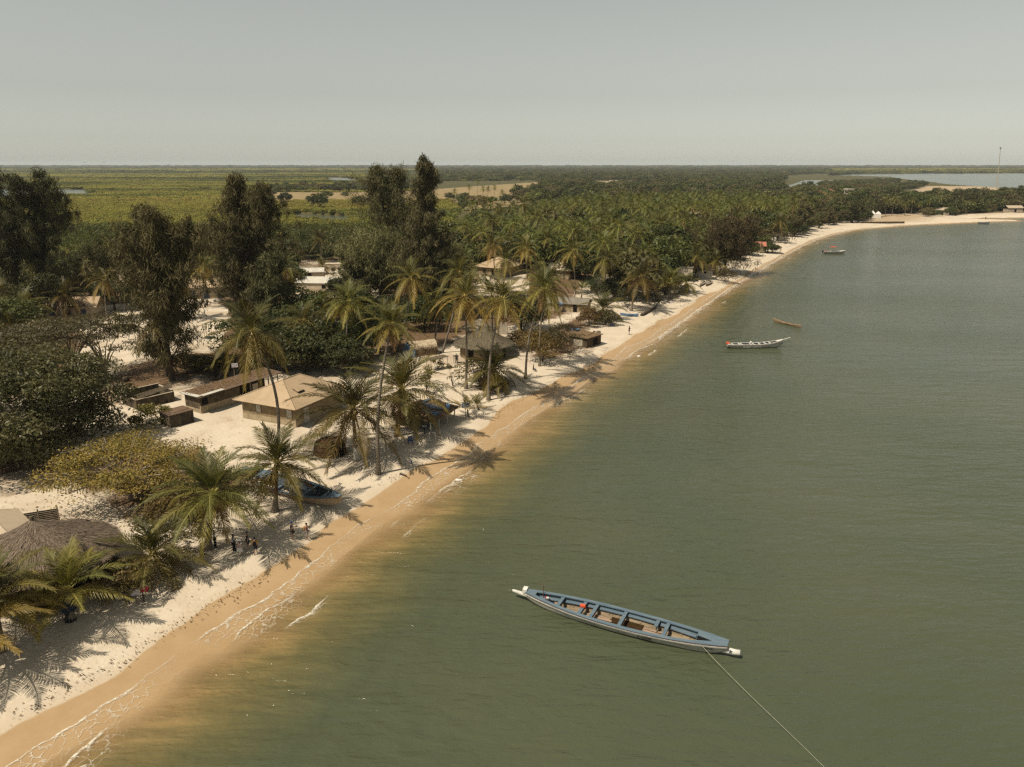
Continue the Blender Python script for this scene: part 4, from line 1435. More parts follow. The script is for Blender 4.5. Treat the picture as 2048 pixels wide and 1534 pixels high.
def poisson(poly, sp, lim, minshore=14, keep=None, seed=1):
    rg_ = np.random.default_rng(seed)
    b_ = np.array(poly)
    cell_ = {}
    out = []
    X = rg_.uniform(b_[:, 0].min(), b_[:, 0].max(), lim)
    Y = rg_.uniform(b_[:, 1].min(), b_[:, 1].max(), lim)
    ok_ = pip(poly, X, Y) & (shore_d(X, Y) > minshore)
    for p in RIVERS + FIELDS + SANDY:
        ok_ &= ~pip(p, X, Y)
    for x, y in zip(X[ok_], Y[ok_]):
        key = (int(x // sp), int(y // sp))
        if any((q[0] - x) ** 2 + (q[1] - y) ** 2 < sp * sp for i in (-1, 0, 1) for j in (-1, 0, 1) for q in cell_.get((key[0] + i, key[1] + j), ())):
            continue
        cell_.setdefault(key, []).append((x, y))
        out.append((x, y))
    return sorted(out, key=lambda q: q[0] ** 2 + q[1] ** 2)


usedc = set()
# belt right behind the curving beach
belt = []
for sx in np.arange(1585, 2300, 17.0):
    yb = np.interp(sx, [1580, 1640, 1700, 1760, 1850, 1960, 2048, 2300], [478, 457, 448, 437, 432, 427, 421, 412])
    for k in range(2):
        belt.append(P(sx + r.normal(0, 5), yb - 4 - 9 * k + r.normal(0, 1.5), 1.3))
belt = [b_ for b_ in belt if GZ(*b_) > 0.9]
PB = [i for i in range(len(belt)) if 1765 < to_px(belt[i][0], belt[i][1], 1.3)[0] < 1905]
place(CT, [b_ for i, b_ in enumerate(belt) if i not in PB], (0.75, 1.25), usedc)
for i in PB:
    k = i % 5
    t = copy_tree(protos[k])
    t['label'] = 'yellowish palm leaning over the curving far beach'
    t['group'] = 'palms on the curving far beach'
    t.location = (belt[i][0], belt[i][1], GZ(*belt[i]))
    t.rotation_euler = (0, 0, r.uniform(0, 6.28))
    t.scale = (0.9, 0.9, 0.75)
usedf = set()
far1 = poisson(pxpoly([(1480, 455), (1600, 455), (1700, 440), (2300, 405), (2300, 388), (2040, 390), (2020, 399), (1790, 399), (1770, 384), (1700, 385), (1600, 385), (1480, 395)]), 8.0, 6000, 22, seed=3)
far2 = poisson(pxpoly([(900, 425), (1100, 405), (1300, 398), (1500, 395), (1580, 385), (1500, 360), (1300, 350), (1080, 355), (1060, 392)]), 11.0, 20000, 14, seed=4)
far1_rest = far1[75:]
far1 = far1[:75]
place(FT, far1, (0.8, 1.35), usedf)
place(FT, far2[:60], (0.8, 1.4), usedf)
gq = poisson(gp, 11.0, 4000, 16, seed=6)
for x, y in gq[:80]:
    t = copy_tree(FT[int(r.integers(0, 5))])
    t['label'] = 'dark leafy tree growing among the palms of the grove'
    t['group'] = 'dark leafy trees inside the palm grove'
    t.location = (x, y, 1.3)
    s = r.uniform(0.8, 1.35)
    t.scale = (s, s, s * r.uniform(0.9, 1.25))
    t.rotation_euler = (0, 0, r.uniform(0, 6.28))
# trees dotted over the dry field
dots = [(530, 408, 1.0), (572, 408, 1.1), (640, 418, 1.3), (655, 398, 1.0), (690, 396, 0.7), (620, 405, 0.6), (720, 412, 1.0), (745, 408, 0.9), (545, 392, 0.8), (770, 415, 1.0),
        (900, 402, 0.8), (925, 412, 1.1), (945, 408, 0.9), (960, 410, 1.0), (1010, 410, 1.0), (1035, 405, 1.1), (1060, 402, 1.0), (985, 408, 0.8)]
for px, py, s in dots:
    t = copy_tree(FT[int(r.integers(0, 4))])
    t['label'] = 'dark round tree standing in the dry brown field'
    t['group'] = 'trees dotted over the dry field'
    t.location = (*P(px, py, 1.3), 1.3)
    t.scale = (s, s, s)
    t.rotation_euler = (0, 0, r.uniform(0, 6.28))
for px, py in [(908, 408), (938, 402), (965, 402), (975, 400), (988, 398), (1005, 405), (955, 390), (1030, 400)]:
    t = copy_tree(protos[int(r.integers(0, 5))])
    t['label'] = 'slender palm standing at the edge of the dry field'
    t['group'] = 'palms at the edge of the dry field'
    t.location = (*P(px, py, 1.3), 1.3)
    t.scale = (0.9, 0.9, 1.0)

# woodland mass: the rest of the strip and the far plain
wp, wsx = [], []


def add_mass(poly, sp, lim, s, sz, seed, minshore=25):
    q = poisson(poly, sp, lim, minshore, seed=seed)
    rg_ = np.random.default_rng(seed + 500)
    for x, y in q:
        k = rg_.uniform(0.75, 1.3)
        wp.append((x, y, 1.0))
        wsx.append((s * k, s * k, sz * rg_.uniform(0.75, 1.25)))


for x, y in far2[60:] + far1_rest:
    k = r.uniform(0.8, 1.4)
    wp.append((x, y, 1.2))
    wsx.append((k, k, k))
add_mass(pxpoly([(1060, 362), (1300, 356), (1560, 366), (1560, 352), (1660, 346), (1660, 338.5), (880, 338.5), (880, 362)]), 22, 60000, 2.0, 1.15, 11)
add_mass(pxpoly([(1660, 352), (1720, 350), (1720, 347), (1660, 347)]), 16, 3000, 1.4, 0.9, 12)
add_mass(pxpoly([(1640, 366), (1780, 362), (1850, 368), (1840, 378), (1700, 383), (1640, 380)]), 9, 9000, 1.0, 0.62, 13)
add_mass(pxpoly([(-1500, 338.5), (880, 338.5), (880, 335.8), (-1500, 335.8)]), 70, 40000, 5.0, 1.3, 14)
add_mass(pxpoly([(880, 338.5), (3600, 338.5), (3600, 335.8), (880, 335.8)]), 70, 40000, 5.0, 1.5, 15)
add_mass(pxpoly([(-1500, 335.8), (3600, 335.8), (3600, 333.3), (-1500, 333.3)]), 120, 60000, 9.0, 2.0, 16)
add_mass(pxpoly([(520, 386), (700, 382), (790, 384), (880, 366), (880, 362), (760, 372), (620, 378), (520, 382)]), 11, 8000, 1.0, 1.0, 17)
wp = np.array(wp)
wsx = np.array(wsx)
n = len(wp)
print('woodland', n)
scatter('far_woodland', 'far wooded plain reaching the hazy horizon as one mass', 'woodland', wp, r.uniform(0, 6.28, n), wsx, r.integers(0, 6, n), FC)

# mangrove scrub of the marsh
MS = []
for k in range(5):
    ca, cb = [((0.045, 0.056, 0.014), (0.12, 0.125, 0.03)), ((0.078, 0.088, 0.02), (0.21, 0.20, 0.042)), ((0.115, 0.118, 0.025), (0.28, 0.255, 0.052)), ((0.135, 0.13, 0.028), (0.33, 0.29, 0.062)), ((0.145, 0.135, 0.03), (0.36, 0.30, 0.075))][k]
    rg2 = np.random.default_rng(180 + k)
    C, R = dome_blobs(rg2, 13, 1.75, (1.9, 1.5, 1.2, 1.1, 1.0)[k], 1.1, 0.75, -0.2)
    V, T = leaf_blobs(rg2, C, R, 14, 0.34, 0.17, ca, cb, up=0.5)
    mb = MB()
    limbs(mb, rg2, 0.6, C[:5], 0.07)
    MS.append(tree('mangrove_shrub', 'single mangrove shrub at the near edge of the green marsh', 'shrub', (*P((300, 340, 470, 560, 640)[k], (515, 520, 500, 475, 470)[k], 1.2), 1.2), (mb, V, T), M['bark'], M['marsh_leaf'], 'mangrove shrubs at the marsh edge'))
MC = [next(c for c in t.children if c.name.startswith('crown')) for t in MS]
mp_, ms_, mi_ = [], [], []


def add_marsh(poly, sp, lim, s, sz, seed):
    rg_ = np.random.default_rng(seed)
    b_ = np.array(poly)
    x0, x1, y0, y1 = b_[:, 0].min(), b_[:, 0].max(), b_[:, 1].min(), b_[:, 1].max()
    gx, gy = np.meshgrid(np.arange(x0, x1, sp), np.arange(y0, y1, sp))
    X = gx.ravel() + rg_.uniform(-0.5, 0.5, gx.size) * sp
    Y = gy.ravel() + rg_.uniform(-0.5, 0.5, gx.size) * sp
    ok_ = pip(poly, X, Y)
    ok_ &= X > -0.98 * Y - 20
    for p in RIVERS + FIELDS[:2] + SANDY:
        ok_ &= ~pip(p, X, Y)
    X, Y = X[ok_], Y[ok_]
    tall = vnoise(X, Y, 0.02, 31) * 0.9 + vnoise(X, Y, 0.006, 32) * 0.5
    keep = rg_.random(len(X)) > 0.06
    far_ = np.hypot(X, Y)
    q = vnoise(X * 0.45, Y, 0.012, 33) * 0.75 + vnoise(X * 0.3, Y, 0.003, 34) * 0.85 - 0.12 + rg_.normal(0, 0.06, len(X)) - 0.2
    kind_ = np.clip(np.floor((q - 0.08) / 0.78 * 5), 0, 4).astype(int)
    k = rg_.uniform(0.75, 1.25, len(X)) * (0.55 + 0.65 * tall)
    for i in np.nonzero(keep)[0]:
        mp_.append((X[i], Y[i], 0.9))
        ms_.append((s * (0.6 + 0.4 * k[i]), s * (0.6 + 0.4 * k[i]), sz * k[i]))
        mi_.append(kind_[i])


add_marsh(pxpoly([(-600, 560), (0, 535), (130, 515), (300, 500), (420, 505), (540, 512), (700, 505), (730, 470), (760, 440), (840, 404), (500, 404), (-600, 404)]), 2.5, 0, 1.05, 1.0, 41)
add_marsh(pxpoly([(740, 460), (840, 404), (895, 402), (925, 414), (900, 452), (800, 480)]), 2.8, 0, 1.1, 1.1, 46)
add_marsh(pxpoly([(-700, 404), (840, 404), (850, 370), (850, 362), (-900, 362)]), 5.5, 0, 2.2, 0.95, 42)
add_marsh(pxpoly([(-900, 362), (1000, 362), (1050, 345), (-1100, 345)]), 15, 0, 6.0, 1.2, 43)
add_marsh(pxpoly([(-1200, 345), (1050, 345), (1050, 338.5), (-1400, 338.5)]), 36, 0, 14.0, 2.4, 44)
add_marsh(pxpoly([(1640, 347.5), (2600, 344.5), (2600, 338.5), (1640, 338.5)]), 36, 0, 14.0, 2.6, 45)
mp_ = np.array(mp_)
ms_ = np.array(ms_)
n = len(mp_)
print('mangrove', n)
scatter('mangrove_scrub', 'low green mangrove scrub covering the marsh', 'mangrove', mp_, r.uniform(0, 6.28, n), ms_, np.array(mi_), MC)

# undergrowth between the trunks
UG = [tuple(q) for q in pxpoly([(880, 470), (960, 540), (1060, 540), (1100, 520), (1180, 545), (1260, 560), (1340, 580), (1440, 545), (1560, 480), (1640, 450), (2048, 420), (2300, 405), (2048, 392), (1640, 392), (1300, 400), (1000, 425)])]
q = np.array(poisson(UG, 4.2, 22000, 12, seed=51))
UG2 = [tuple(z_) for z_ in pxpoly([(-300, 640), (130, 600), (300, 560), (400, 550), (560, 560), (600, 600), (720, 600), (900, 560), (960, 520), (880, 480), (600, 515), (0, 540), (-300, 560)])]
q2 = np.array(poisson(UG2, 4.4, 9000, 12, seed=52))
for p in YARD:
    q2 = q2[~pip(p, q2[:, 0], q2[:, 1])]
    q = q[~pip(p, q[:, 0], q[:, 1])]
q = np.concatenate([q, q2])
n = len(q)
k = r.uniform(0.35, 0.75, (n, 1))
scatter('undergrowth', 'dark undergrowth filling the ground between palms and trees', 'undergrowth', np.column_stack([q, np.full(n, 1.0)]), r.uniform(0, 6.28, n), np.repeat(k, 3, 1), r.integers(0, 6, n), FC)

# ------------------------------------------------------------------ buildings
def hip_roof(L, W, rl, z0, z1, th=0.06):
    mb = MB()
    x, y, q = L / 2, W / 2, rl / 2
    for dz in (0.0, -th):
        mb.v += [(-x, -y, z0 + dz), (x, -y, z0 + dz), (x, y, z0 + dz), (-x, y, z0 + dz), (-q, 0, z1 + dz), (q, 0, z1 + dz)]
    for o, fl in ((0, False), (6, True)):
        fs = [(0, 1, 5, 4), (2, 3, 4, 5), (1, 2, 5), (3, 0, 4)]
        mb.f += [tuple(i + o for i in (f[::-1] if fl else f)) for f in fs]
    for i in range(4):
        j = (i + 1) % 4
        mb.f.append((i + 6, j + 6, j, i))
    return mb


def ridge_cap(L, W, rl, z0, z1, r=0.09):
    mb = MB()
    x, y, q = L / 2, W / 2, rl / 2
    if rl > 0.1:
        mb.tube([(-q, 0, z1), (q, 0, z1)], r, 6)
    if rl < L - 0.1:
        for sx in (-1, 1):
            for sy in (-1, 1):
                mb.tube([(sx * q, 0, z1), (sx * x, sy * y, z0)], r, 6)
    return mb


def thatch_surface(eave, ridge, n=64, m=9, seed=0, sag=0.12, th=0.22):
    """Thick shaggy roof: eave(p) and ridge(p) give outline points for p in [0,1)."""
    r_ = np.random.default_rng(seed)
    vs, fs = [], []
    for i in range(m):
        t = i / (m - 1)
        for k in range(n):
            p = k / n
            a, b_ = np.array(eave(p)), np.array(ridge(p))
            q = a * (1 - t) + b_ * t
            q[2] += -sag * math.sin(math.pi * t) + r_.normal(0, 0.035)
            if i == 0:
                q[2] += r_.normal(0, 0.05)
                q[:2] *= 1 + r_.normal(0, 0.008)
            vs.append(tuple(q))
    for i in range(m - 1):
        for k in range(n):
            fs.append((i * n + k, i * n + (k + 1) % n, (i + 1) * n + (k + 1) % n, (i + 1) * n + k))
    o = len(vs)
    for k in range(n):
        a = vs[k]
        vs.append((a[0] * 0.985, a[1] * 0.985, a[2] - th))
        b_ = vs[(m - 1) * n + k]
        vs.append((b_[0], b_[1], b_[2] - th - 0.05))
    for k in range(n):
        k2 = (k + 1) % n
        fs.append((k2, k, o + 2 * k, o + 2 * k2))
        fs.append((o + 2 * k2, o + 2 * k, o + 2 * k + 1, o + 2 * k2 + 1))
    fs.append(tuple((m - 1) * n + k for k in range(n)))
    mb = MB()
    mb.v, mb.f = vs, fs
    return mb


def straw_coat(eave, ridge, N_, seed, ca, cb, L=0.55, W=0.03, over=0.25):
    r_ = np.random.default_rng(seed)
    p = r_.random(N_)
    t = np.where(r_.random(N_) < 0.3, r_.random(N_) * 0.06 - 0.02, r_.random(N_))
    A_ = np.array([eave(q) for q in p])
    B_ = np.array([ridge(q) for q in p])
    C = A_ * (1 - t)[:, None] + B_ * t[:, None]
    dn = unit(A_ - B_ + r_.normal(0, 0.12, (N_, 3)) * np.linalg.norm(A_ - B_, axis=1, keepdims=True) * 0.5)
    sd_ = unit(np.cross(dn, np.array([0, 0, 1.0])))
    up_ = np.cross(sd_, dn)
    C[:, 2] += -0.12 * np.sin(np.pi * np.clip(t, 0, 1))
    C = C + up_ * 0.03
    l = (L * r_.uniform(0.5, 1.2, N_))[:, None]
    a, b_ = C - dn * l * 0.5 + up_ * 0.02, C + dn * l * 0.5 + up_ * r_.uniform(0, 0.07, (N_, 1))
    w = sd_ * W
    V = np.stack([a - w, a + w, b_ + w * 0.4, b_ - w * 0.4], 1).reshape(-1, 3)
    k = r_.random((N_, 1))
    T = np.array(ca)[None] * (1 - k) + np.array(cb)[None] * k
    return V, np.repeat(T, 4, 0)


def circ(R, z, sq=1.0):
    return lambda p: (R * math.cos(2 * math.pi * p), R * sq * math.sin(2 * math.pi * p), z)


def rect(L, W, z):
    per = 2 * (L + W)

    def f(p):
        s = (p % 1.0) * per
        if s < L:
            return (-L / 2 + s, -W / 2, z)
        s -= L
        if s < W:
            return (L / 2, -W / 2 + s, z)
        s -= W
        if s < L:
            return (L / 2 - s, W / 2, z)
        return (-L / 2, W / 2 - (s - L), z)
    return f


def ridgef(e, rl, z):
    return lambda p: (max(-rl / 2, min(rl / 2, e(p)[0])), e(p)[1] * 0.02, z)


GREY_ST = ((0.1, 0.08, 0.055), (0.23, 0.185, 0.13))
BRN_ST = ((0.1, 0.07, 0.04), (0.24, 0.17, 0.09))
PAL_ST = ((0.25, 0.2, 0.13), (0.5, 0.42, 0.3))


def thatch_roof(t, eave, ridge, mat, st, N_, seed, **k):
    o = thatch_surface(eave, ridge, seed=seed, **k).build('roof', mat, t)
    V, T = straw_coat(eave, ridge, N_, seed, *st)
    link('straw', np_mesh('straw', V, quads(V), M['straw'], T), o)
    return o


def rectwall(L, W, h, th=0.18, z0=0.0):
    mb = MB()
    mb.box((0, -W / 2 + th / 2, z0 + h / 2), (L, th, h))
    mb.box((0, W / 2 - th / 2, z0 + h / 2), (L, th, h))
    mb.box((-L / 2 + th / 2, 0, z0 + h / 2), (th, W - 2 * th, h))
    mb.box((L / 2 - th / 2, 0, z0 + h / 2), (th, W - 2 * th, h))
    return mb


def opening(name, t, face, u, z, w, h, mat, L, W, proud=0.04, frame=None):
    """A door or window set on one face of an L x W house; face is one of -x +x -y +y."""
    mb = MB()
    s = -1 if face[0] == '-' else 1
    if face[1] == 'x':
        mb.box((s * (L / 2 + proud / 2), u, z + h / 2), (proud, w, h))
    else:
        mb.box((u, s * (W / 2 + proud / 2), z + h / 2), (w, proud, h))
    o = mb.build(name, mat, t)
    if frame:
        f = MB()
        q = 0.08
        for (du, dz, ww, hh) in ((-(w + q) / 2, h / 2, q, h + 2 * q), ((w + q) / 2, h / 2, q, h + 2 * q), (0, h + q / 2, w, q), (0, -q / 2, w, q)):
            if face[1] == 'x':
                f.box((s * (L / 2 + 0.035), u + du, z + dz), (0.07, ww, hh))
            else:
                f.box((u + du, s * (W / 2 + 0.035), z + dz), (ww, 0.07, hh))
        f.build('frame', frame, o)
    return o


def house(label, loc, rz, L, W, wall_h, roof_h, rl, over, roof_mat, wall_mat, opens=(), group=None, name='house', plinth=True, z1off=0):
    t = thing(name, label, 'house', loc, rz, group)
    rectwall(L, W, wall_h).build('wall', wall_mat, t)
    if plinth:
        rectwall(L + 0.06, W + 0.06, 0.9, 0.22, -0.1).build('plinth', M['base_wall'], t)
    rl2 = rl + (2 * over if abs(rl - L) < 0.01 else 0)
    rf = hip_roof(L + 2 * over, W + 2 * over, rl2, wall_h - 0.1, wall_h + roof_h).build('roof', roof_mat, t)
    ridge_cap(L + 2 * over, W + 2 * over, rl2, wall_h - 0.1, wall_h + roof_h).build('ridge_cap', roof_mat, rf)
    if abs(rl - L) < 0.01:
        mb = MB()
        for s in (-1, 1):
            x = s * (L / 2 - 0.09)
            mb.add([(x - 0.08, -W / 2, wall_h), (x - 0.08, W / 2, wall_h), (x - 0.08, 0, wall_h + roof_h * 0.9), (x + 0.08, -W / 2, wall_h), (x + 0.08, W / 2, wall_h), (x + 0.08, 0, wall_h + roof_h * 0.9)],
                   [(0, 1, 2), (5, 4, 3), (0, 3, 4, 1), (1, 4, 5, 2), (2, 5, 3, 0)])
        mb.build('gable', wall_mat, t)
    for o in opens:
        opening(*o[:1], t, *o[1:], L, W, frame=M['wood'] if o[0] == 'window' else None)
    return t, rf


RA = math.radians
# the tan hip roofed house
hx, hy = -29.1, 93.6
t, rf = house('tan hip roofed house with mud walls and a hatch in its roof', (hx, hy, 1.25), RA(65.2), 9.3, 8.7, 2.75, 2.15, 3.2, 0.78, M['tan_metal'], M['mud_wall'],
              [('door', '-y', -2.6, 0.05, 1.0, 2.0, M['white_post']), ('window', '-x', 1.6, 1.25, 0.8, 0.95, M['white_post']), ('window', '-x', -3.4, 1.2, 0.85, 1.0, M['white_post'])])
mb = MB()
sl = math.atan2(2.25, 5.1)
mb.box((0, 0, 0), (1.15, 1.0, 0.10))
o = mb.build('roof_hatch', M['dark_void'], rf, loc=(-1.6, -2.55, 2.75 - 0.1 + 2.25 * 0.5 + 0.13))
o.rotation_euler = (sl, 0, 0)
mb = MB()
mb.box((0, 0, 0.07), (1.25, 1.05, 0.05))
mb.build('hatch_lid', M['tan_metal'], o, loc=(0, 0.15, 0.02))

# long reed shack with open end
t = thing('reed_shack', 'long low reed walled shack with leaf littered flat roof and open posts at one end', 'shack', (-41.15, 92.9, 1.2), RA(58.5))
# local x runs along the long side away from the corner, y to the left
mb = MB()
mb.box((3.2, 0.08, 1.75), (6.4, 0.14, 1.4))
mb.box((0.08, 1.6, 1.55), (0.14, 2.9, 1.85))
mb.box((6.6, 3.1, 1.2), (13.2, 0.14, 2.4))
mb.box((6.4, 1.6, 1.2), (0.14, 2.8, 2.4))
mb.build('wall', M['reed'], t)
mb = MB()
mb.box((3.2, 0.05, 0.5), (6.5, 0.22, 1.1))
mb.box((0.05, 1.6, 0.3), (0.22, 2.9, 0.7))
mb.build('plinth', M['base_wall'], t)
mb = MB()
mb.add([(-0.5, -0.5, 2.45), (13.6, -0.5, 2.62), (13.6, 3.5, 2.82), (-0.5, 3.5, 2.58), (-0.5, -0.5, 2.38), (13.6, -0.5, 2.55), (13.6, 3.5, 2.75), (-0.5, 3.5, 2.51)],
       [(0, 1, 2, 3), (7, 6, 5, 4), (0, 4, 5, 1), (1, 5, 6, 2), (2, 6, 7, 3), (3, 7, 4, 0)])
rf = mb.build('roof', M['rust_metal'], t)
r_ = np.random.default_rng(9)
n = 700
C = np.column_stack([r_.uniform(-0.3, 13.4, n), r_.uniform(0.1, 3.4, n), np.zeros(n)])
C[:, 2] = 2.47 + 0.012 * (C[:, 0] + 0.5) + 0.045 * (C[:, 1]) + 0.05
a = r_.random(n) * 6.28
u = np.stack([np.cos(a), np.sin(a), r_.normal(0, 0.2, n)], -1) * 0.13
w = np.stack([-np.sin(a), np.cos(a), r_.normal(0, 0.2, n)], -1) * 0.07
V = np.stack([C - u, C - w, C + u, C + w], 1).reshape(-1, 3)
link('leaf_cover', np_mesh('leaf_cover', V, quads(V), M['straw'], np.repeat(np.array([[0.13, 0.075, 0.035]]) * (0.5 + r_.random((n, 1))), 4, 0)), rf)
mb = MB()
mb.box((-0.2, 1.5, 2.56), (0.7, 3.6, 0.05)).box((1.9, -0.2, 2.58), (3.4, 0.75, 0.05), 0.03)
mb.build('eave_sheet', M['white_metal'], rf)
opening('window', t, '-y', 7.1 - 6.4, 1.2, 0.9, 0.8, M['dark_void'], 0, 0.0)
mb = MB()
mb.box((9.0, -0.02, 1.0), (1.0, 0.06, 1.95), RA(6))
mb.build('door', M['cream_wall'], t)
for x in (8.2, 9.9, 11.4, 13.1):
    MB().tube([(x, 0, -0.2), (x, 0, 2.5)], 0.09, 6).build('post', M['pole'], t)

# small stained block shed in front
t = thing('block_shed', 'small black stained block shed with rusty flat roof before the reed shack', 'shed', (-42.6, 89.0, 1.2), RA(52))
rectwall(3.1, 2.5, 1.75).build('wall', M['stained'], t)
mb = MB()
mb.box((0, 0, 1.8), (3.25, 2.65, 0.08)).box((0.2, 0.1, 1.87), (2.2, 1.6, 0.05), 0.1)
mb.build('roof', M['rust_metal'], t)

# roofless hut with poles over it
t = thing('roofless_hut', 'roofless mud wall enclosure with poles laid across its top', 'ruin', (-50.3, 97.6, 1.2), RA(50))
mb = MB()
Lr, Wr = 5.0, 4.2
for sx, sy, ln, ax, hh in ((0, -1, Lr, 0, 1.5), (0, 1, Lr, 0, 1.9), (-1, 0, Wr, 1, 1.5), (1, 0, Wr, 1, 1.7)):
    if ax == 0:
        mb.box((0, sy * Wr / 2, hh / 2), (Lr + 0.2, 0.2, hh))
    else:
        mb.box((sx * Lr / 2, 0, hh / 2), (0.2, Wr - 0.2, hh))
mb.build('wall', M['stained'], t)
mb = MB()
for sx, sy, ln, ax, hh in ((0, -1, Lr, 0, 1.5), (0, 1, Lr, 0, 1.9), (-1, 0, Wr, 1, 1.5), (1, 0, Wr, 1, 1.7)):
    if ax == 0:
        mb.box((0, sy * Wr / 2, hh + 0.02), (Lr + 0.22, 0.24, 0.05))
    else:
        mb.box((sx * Lr / 2, 0, hh + 0.022), (0.24, Wr - 0.26, 0.05))
mb.build('coping', M['cream_wall'], t)
for k in range(5):
    MB().tube([(-2.9 + 0.2 * k, -2.4 + 0.42 * k, 1.68 + 0.02 * k), (2.9 + 0.15 * k, -1.2 + 0.36 * k, 1.92)], 0.06, 6).build('roof_pole', M['pole'], t)

# big round thatched hut at the left
t = thing('thatched_hut', 'big round hut with wide grey conical thatch and yellow wall at the left edge', 'hut', (-37.1, 51.8, 1.2), 0)
e, rg_ = circ(5.7, 2.55), circ(0.12, 5.35)
thatch_roof(t, e, rg_, M['thatch'], GREY_ST, 9000, 3)
MB().tube([(0, 0, 5.0), (0, 0, 5.75)], [0.22, 0.12], 8).build('finial', M['thatch'], t)
mb = MB()
mb.lathe([(4.75, -0.2), (4.75, 2.65)], 28)
mb.build('wall', M['yellow_wall'], t)
for an, ww, hh, z in ((-22, 2.3, 1.15, 1.0), (-64, 2.0, 1.1, 1.0), (-110, 2.0, 1.1, 1.0)):
    a = RA(an)
    mb = MB()
    mb.box((0, 0, 0), (0.2, ww, hh))
    o = mb.build('window', M['dark_void'], t, loc=(4.72 * math.cos(a), 4.72 * math.sin(a), z + hh / 2))
    o.rotation_euler = (0, 0, a)
    mb = MB()
    mb.box((0.06, 0, -hh / 2 - 0.05), (0.32, ww + 0.2, 0.1)).box((0.06, 0, hh / 2 + 0.05), (0.3, ww + 0.2, 0.1))
    mb.box((0.06, ww / 2 + 0.05, 0), (0.3, 0.1, hh)).box((0.06, -ww / 2 - 0.05, 0), (0.3, 0.1, hh))
    mb.build('window_frame', M['yellow_wall'], o)

# metal roofed hut behind it, and the plank fence
t, rf = house('low house with patched pale metal roof behind the big thatched hut', (-43.8, 56.9, 1.2), RA(-42), 6.4, 4.2, 2.0, 0.7, 6.4, 0.3, M['pale_metal'], M['mud_wall'], [('window', '-y', 1.5, 0.9, 0.7, 0.6, M['dark_void'])])
mb = MB()
mb.box((0, 0, 0), (1.9, 1.2, 0.06))
o = mb.build('solar_panel', M['solar'], rf, loc=(-0.3, -1.25, 2.42))
o.rotation_euler = (RA(20), 0, 0)
mb = MB()
for k in range(-2, 3):
    mb.box((k * 0.38, 0, 0.045), (0.03, 1.2, 0.02))
mb.build('panel_lines', M['white_metal'], o)
t = thing('plank_fence', 'dark slatted plank fence standing on the sand behind the big thatched hut', 'fence', (-46.2, 60.1, 1.2), RA(24))
mb = MB()
for k in range(8):
    mb.box((2.35, 0, 0.12 + k * 0.175), (4.7, 0.05, 0.14))
mb.build('slats', M['plank_dark'], t)
for x in (0.0, 1.6, 3.2, 4.75):
    MB().tube([(x, -0.06, -0.3), (x, -0.06, 1.65 + 0.1 * (x % 1))], 0.06, 6).build('post', M['pole'], t)

# thatched shelter with blue strips by the shore
a, b_ = G(864, 866), G(906, 841)
d = (b_ - a)
an = math.atan2(d.y, d.x)
ctr = a + d * 0.5 + Vector((-math.sin(an), math.cos(an), 0)) * 2.5
t = thing('beach_shelter', 'open thatched shelter with blue plastic strips on its roof and white posts', 'shelter', (ctr.x, ctr.y, 0.9), an)
L_, W_ = d.length + 0.7, 5.6
e = rect(L_ + 0.6, W_ + 0.5, 1.75)
rfn = ridgef(e, L_ * 0.55, 3.0)
rf = thatch_roof(t, e, rfn, M['thatch_brown'], BRN_ST, 4200, 5)
mb = MB()
for u0, v0, u1, v1, w in ((-1.4, -0.3, 1.0, -2.75, 0.16), (-1.0, -0.2, 1.35, -2.7, 0.16), (-0.6, -0.2, 1.75, -2.65, 0.14), (1.1, -2.6, 2.5, -2.1, 0.3), (1.5, -2.3, 2.6, -1.8, 0.22),
                          (-2.2, -0.9, -1.0, -2.6, 0.35), (-2.4, -1.4, -1.6, -2.7, 0.3), (-1.2, -0.1, 1.2, -0.1, 0.28), (2.3, -1.0, 1.2, -0.2, 0.14), (-1.8, -0.5, -0.4, -2.8, 0.12)):
    q = []
    for s in range(7):
        f = s / 6
        x, y = u0 + (u1 - u0) * f, v0 + (v1 - v0) * f
        zz = 1.75 + (3.0 - 1.75) * min(1, 1 - abs(y) / (W_ / 2 + 0.25)) - 0.12 * math.sin(math.pi * min(1, max(0, 1 - abs(y) / (W_ / 2)))) + 0.11
        q.append(Vector((x, y, zz)))
    for s in range(6):
        mb.beam(q[s], q[s + 1], w, 0.05)
mb.build('tarp_strips', M['blue_tarp'], rf)
for sx in (-0.5, -0.17, 0.17, 0.5):
    MB().tube([(sx * L_, -W_ / 2 + 0.25, -0.3), (sx * L_, -W_ / 2 + 0.25, 1.9)], 0.085, 8).build('post', M['white_post'], t)
for sx in (-0.5, 0, 0.5):
    MB().tube([(sx * L_, W_ / 2 - 0.3, -0.3), (sx * L_, W_ / 2 - 0.3, 1.9)], 0.085, 8).build('post', M['pole'], t)
mb = MB()
mb.box((0, W_ / 2 - 0.5, 0.8), (L_ * 0.9, 0.08, 1.5))
mb.build('back_wall', M['reed'], t)


def plank_table(name, label, loc, rz, L, W, hh, mat, legmat=None, cat='table'):
    t = thing(name, label, cat, loc, rz)
    MB().box((0, 0, hh), (L, W, 0.07)).build('table_top', mat, t)
    for sx in (-1, 1):
        for sy in (-1, 1):
            MB().tube([(sx * (L / 2 - 0.12), sy * (W / 2 - 0.1), -0.15), (sx * (L / 2 - 0.12), sy * (W / 2 - 0.1), hh - 0.03)], 0.05, 6).build('leg', legmat or mat, t)
    return t


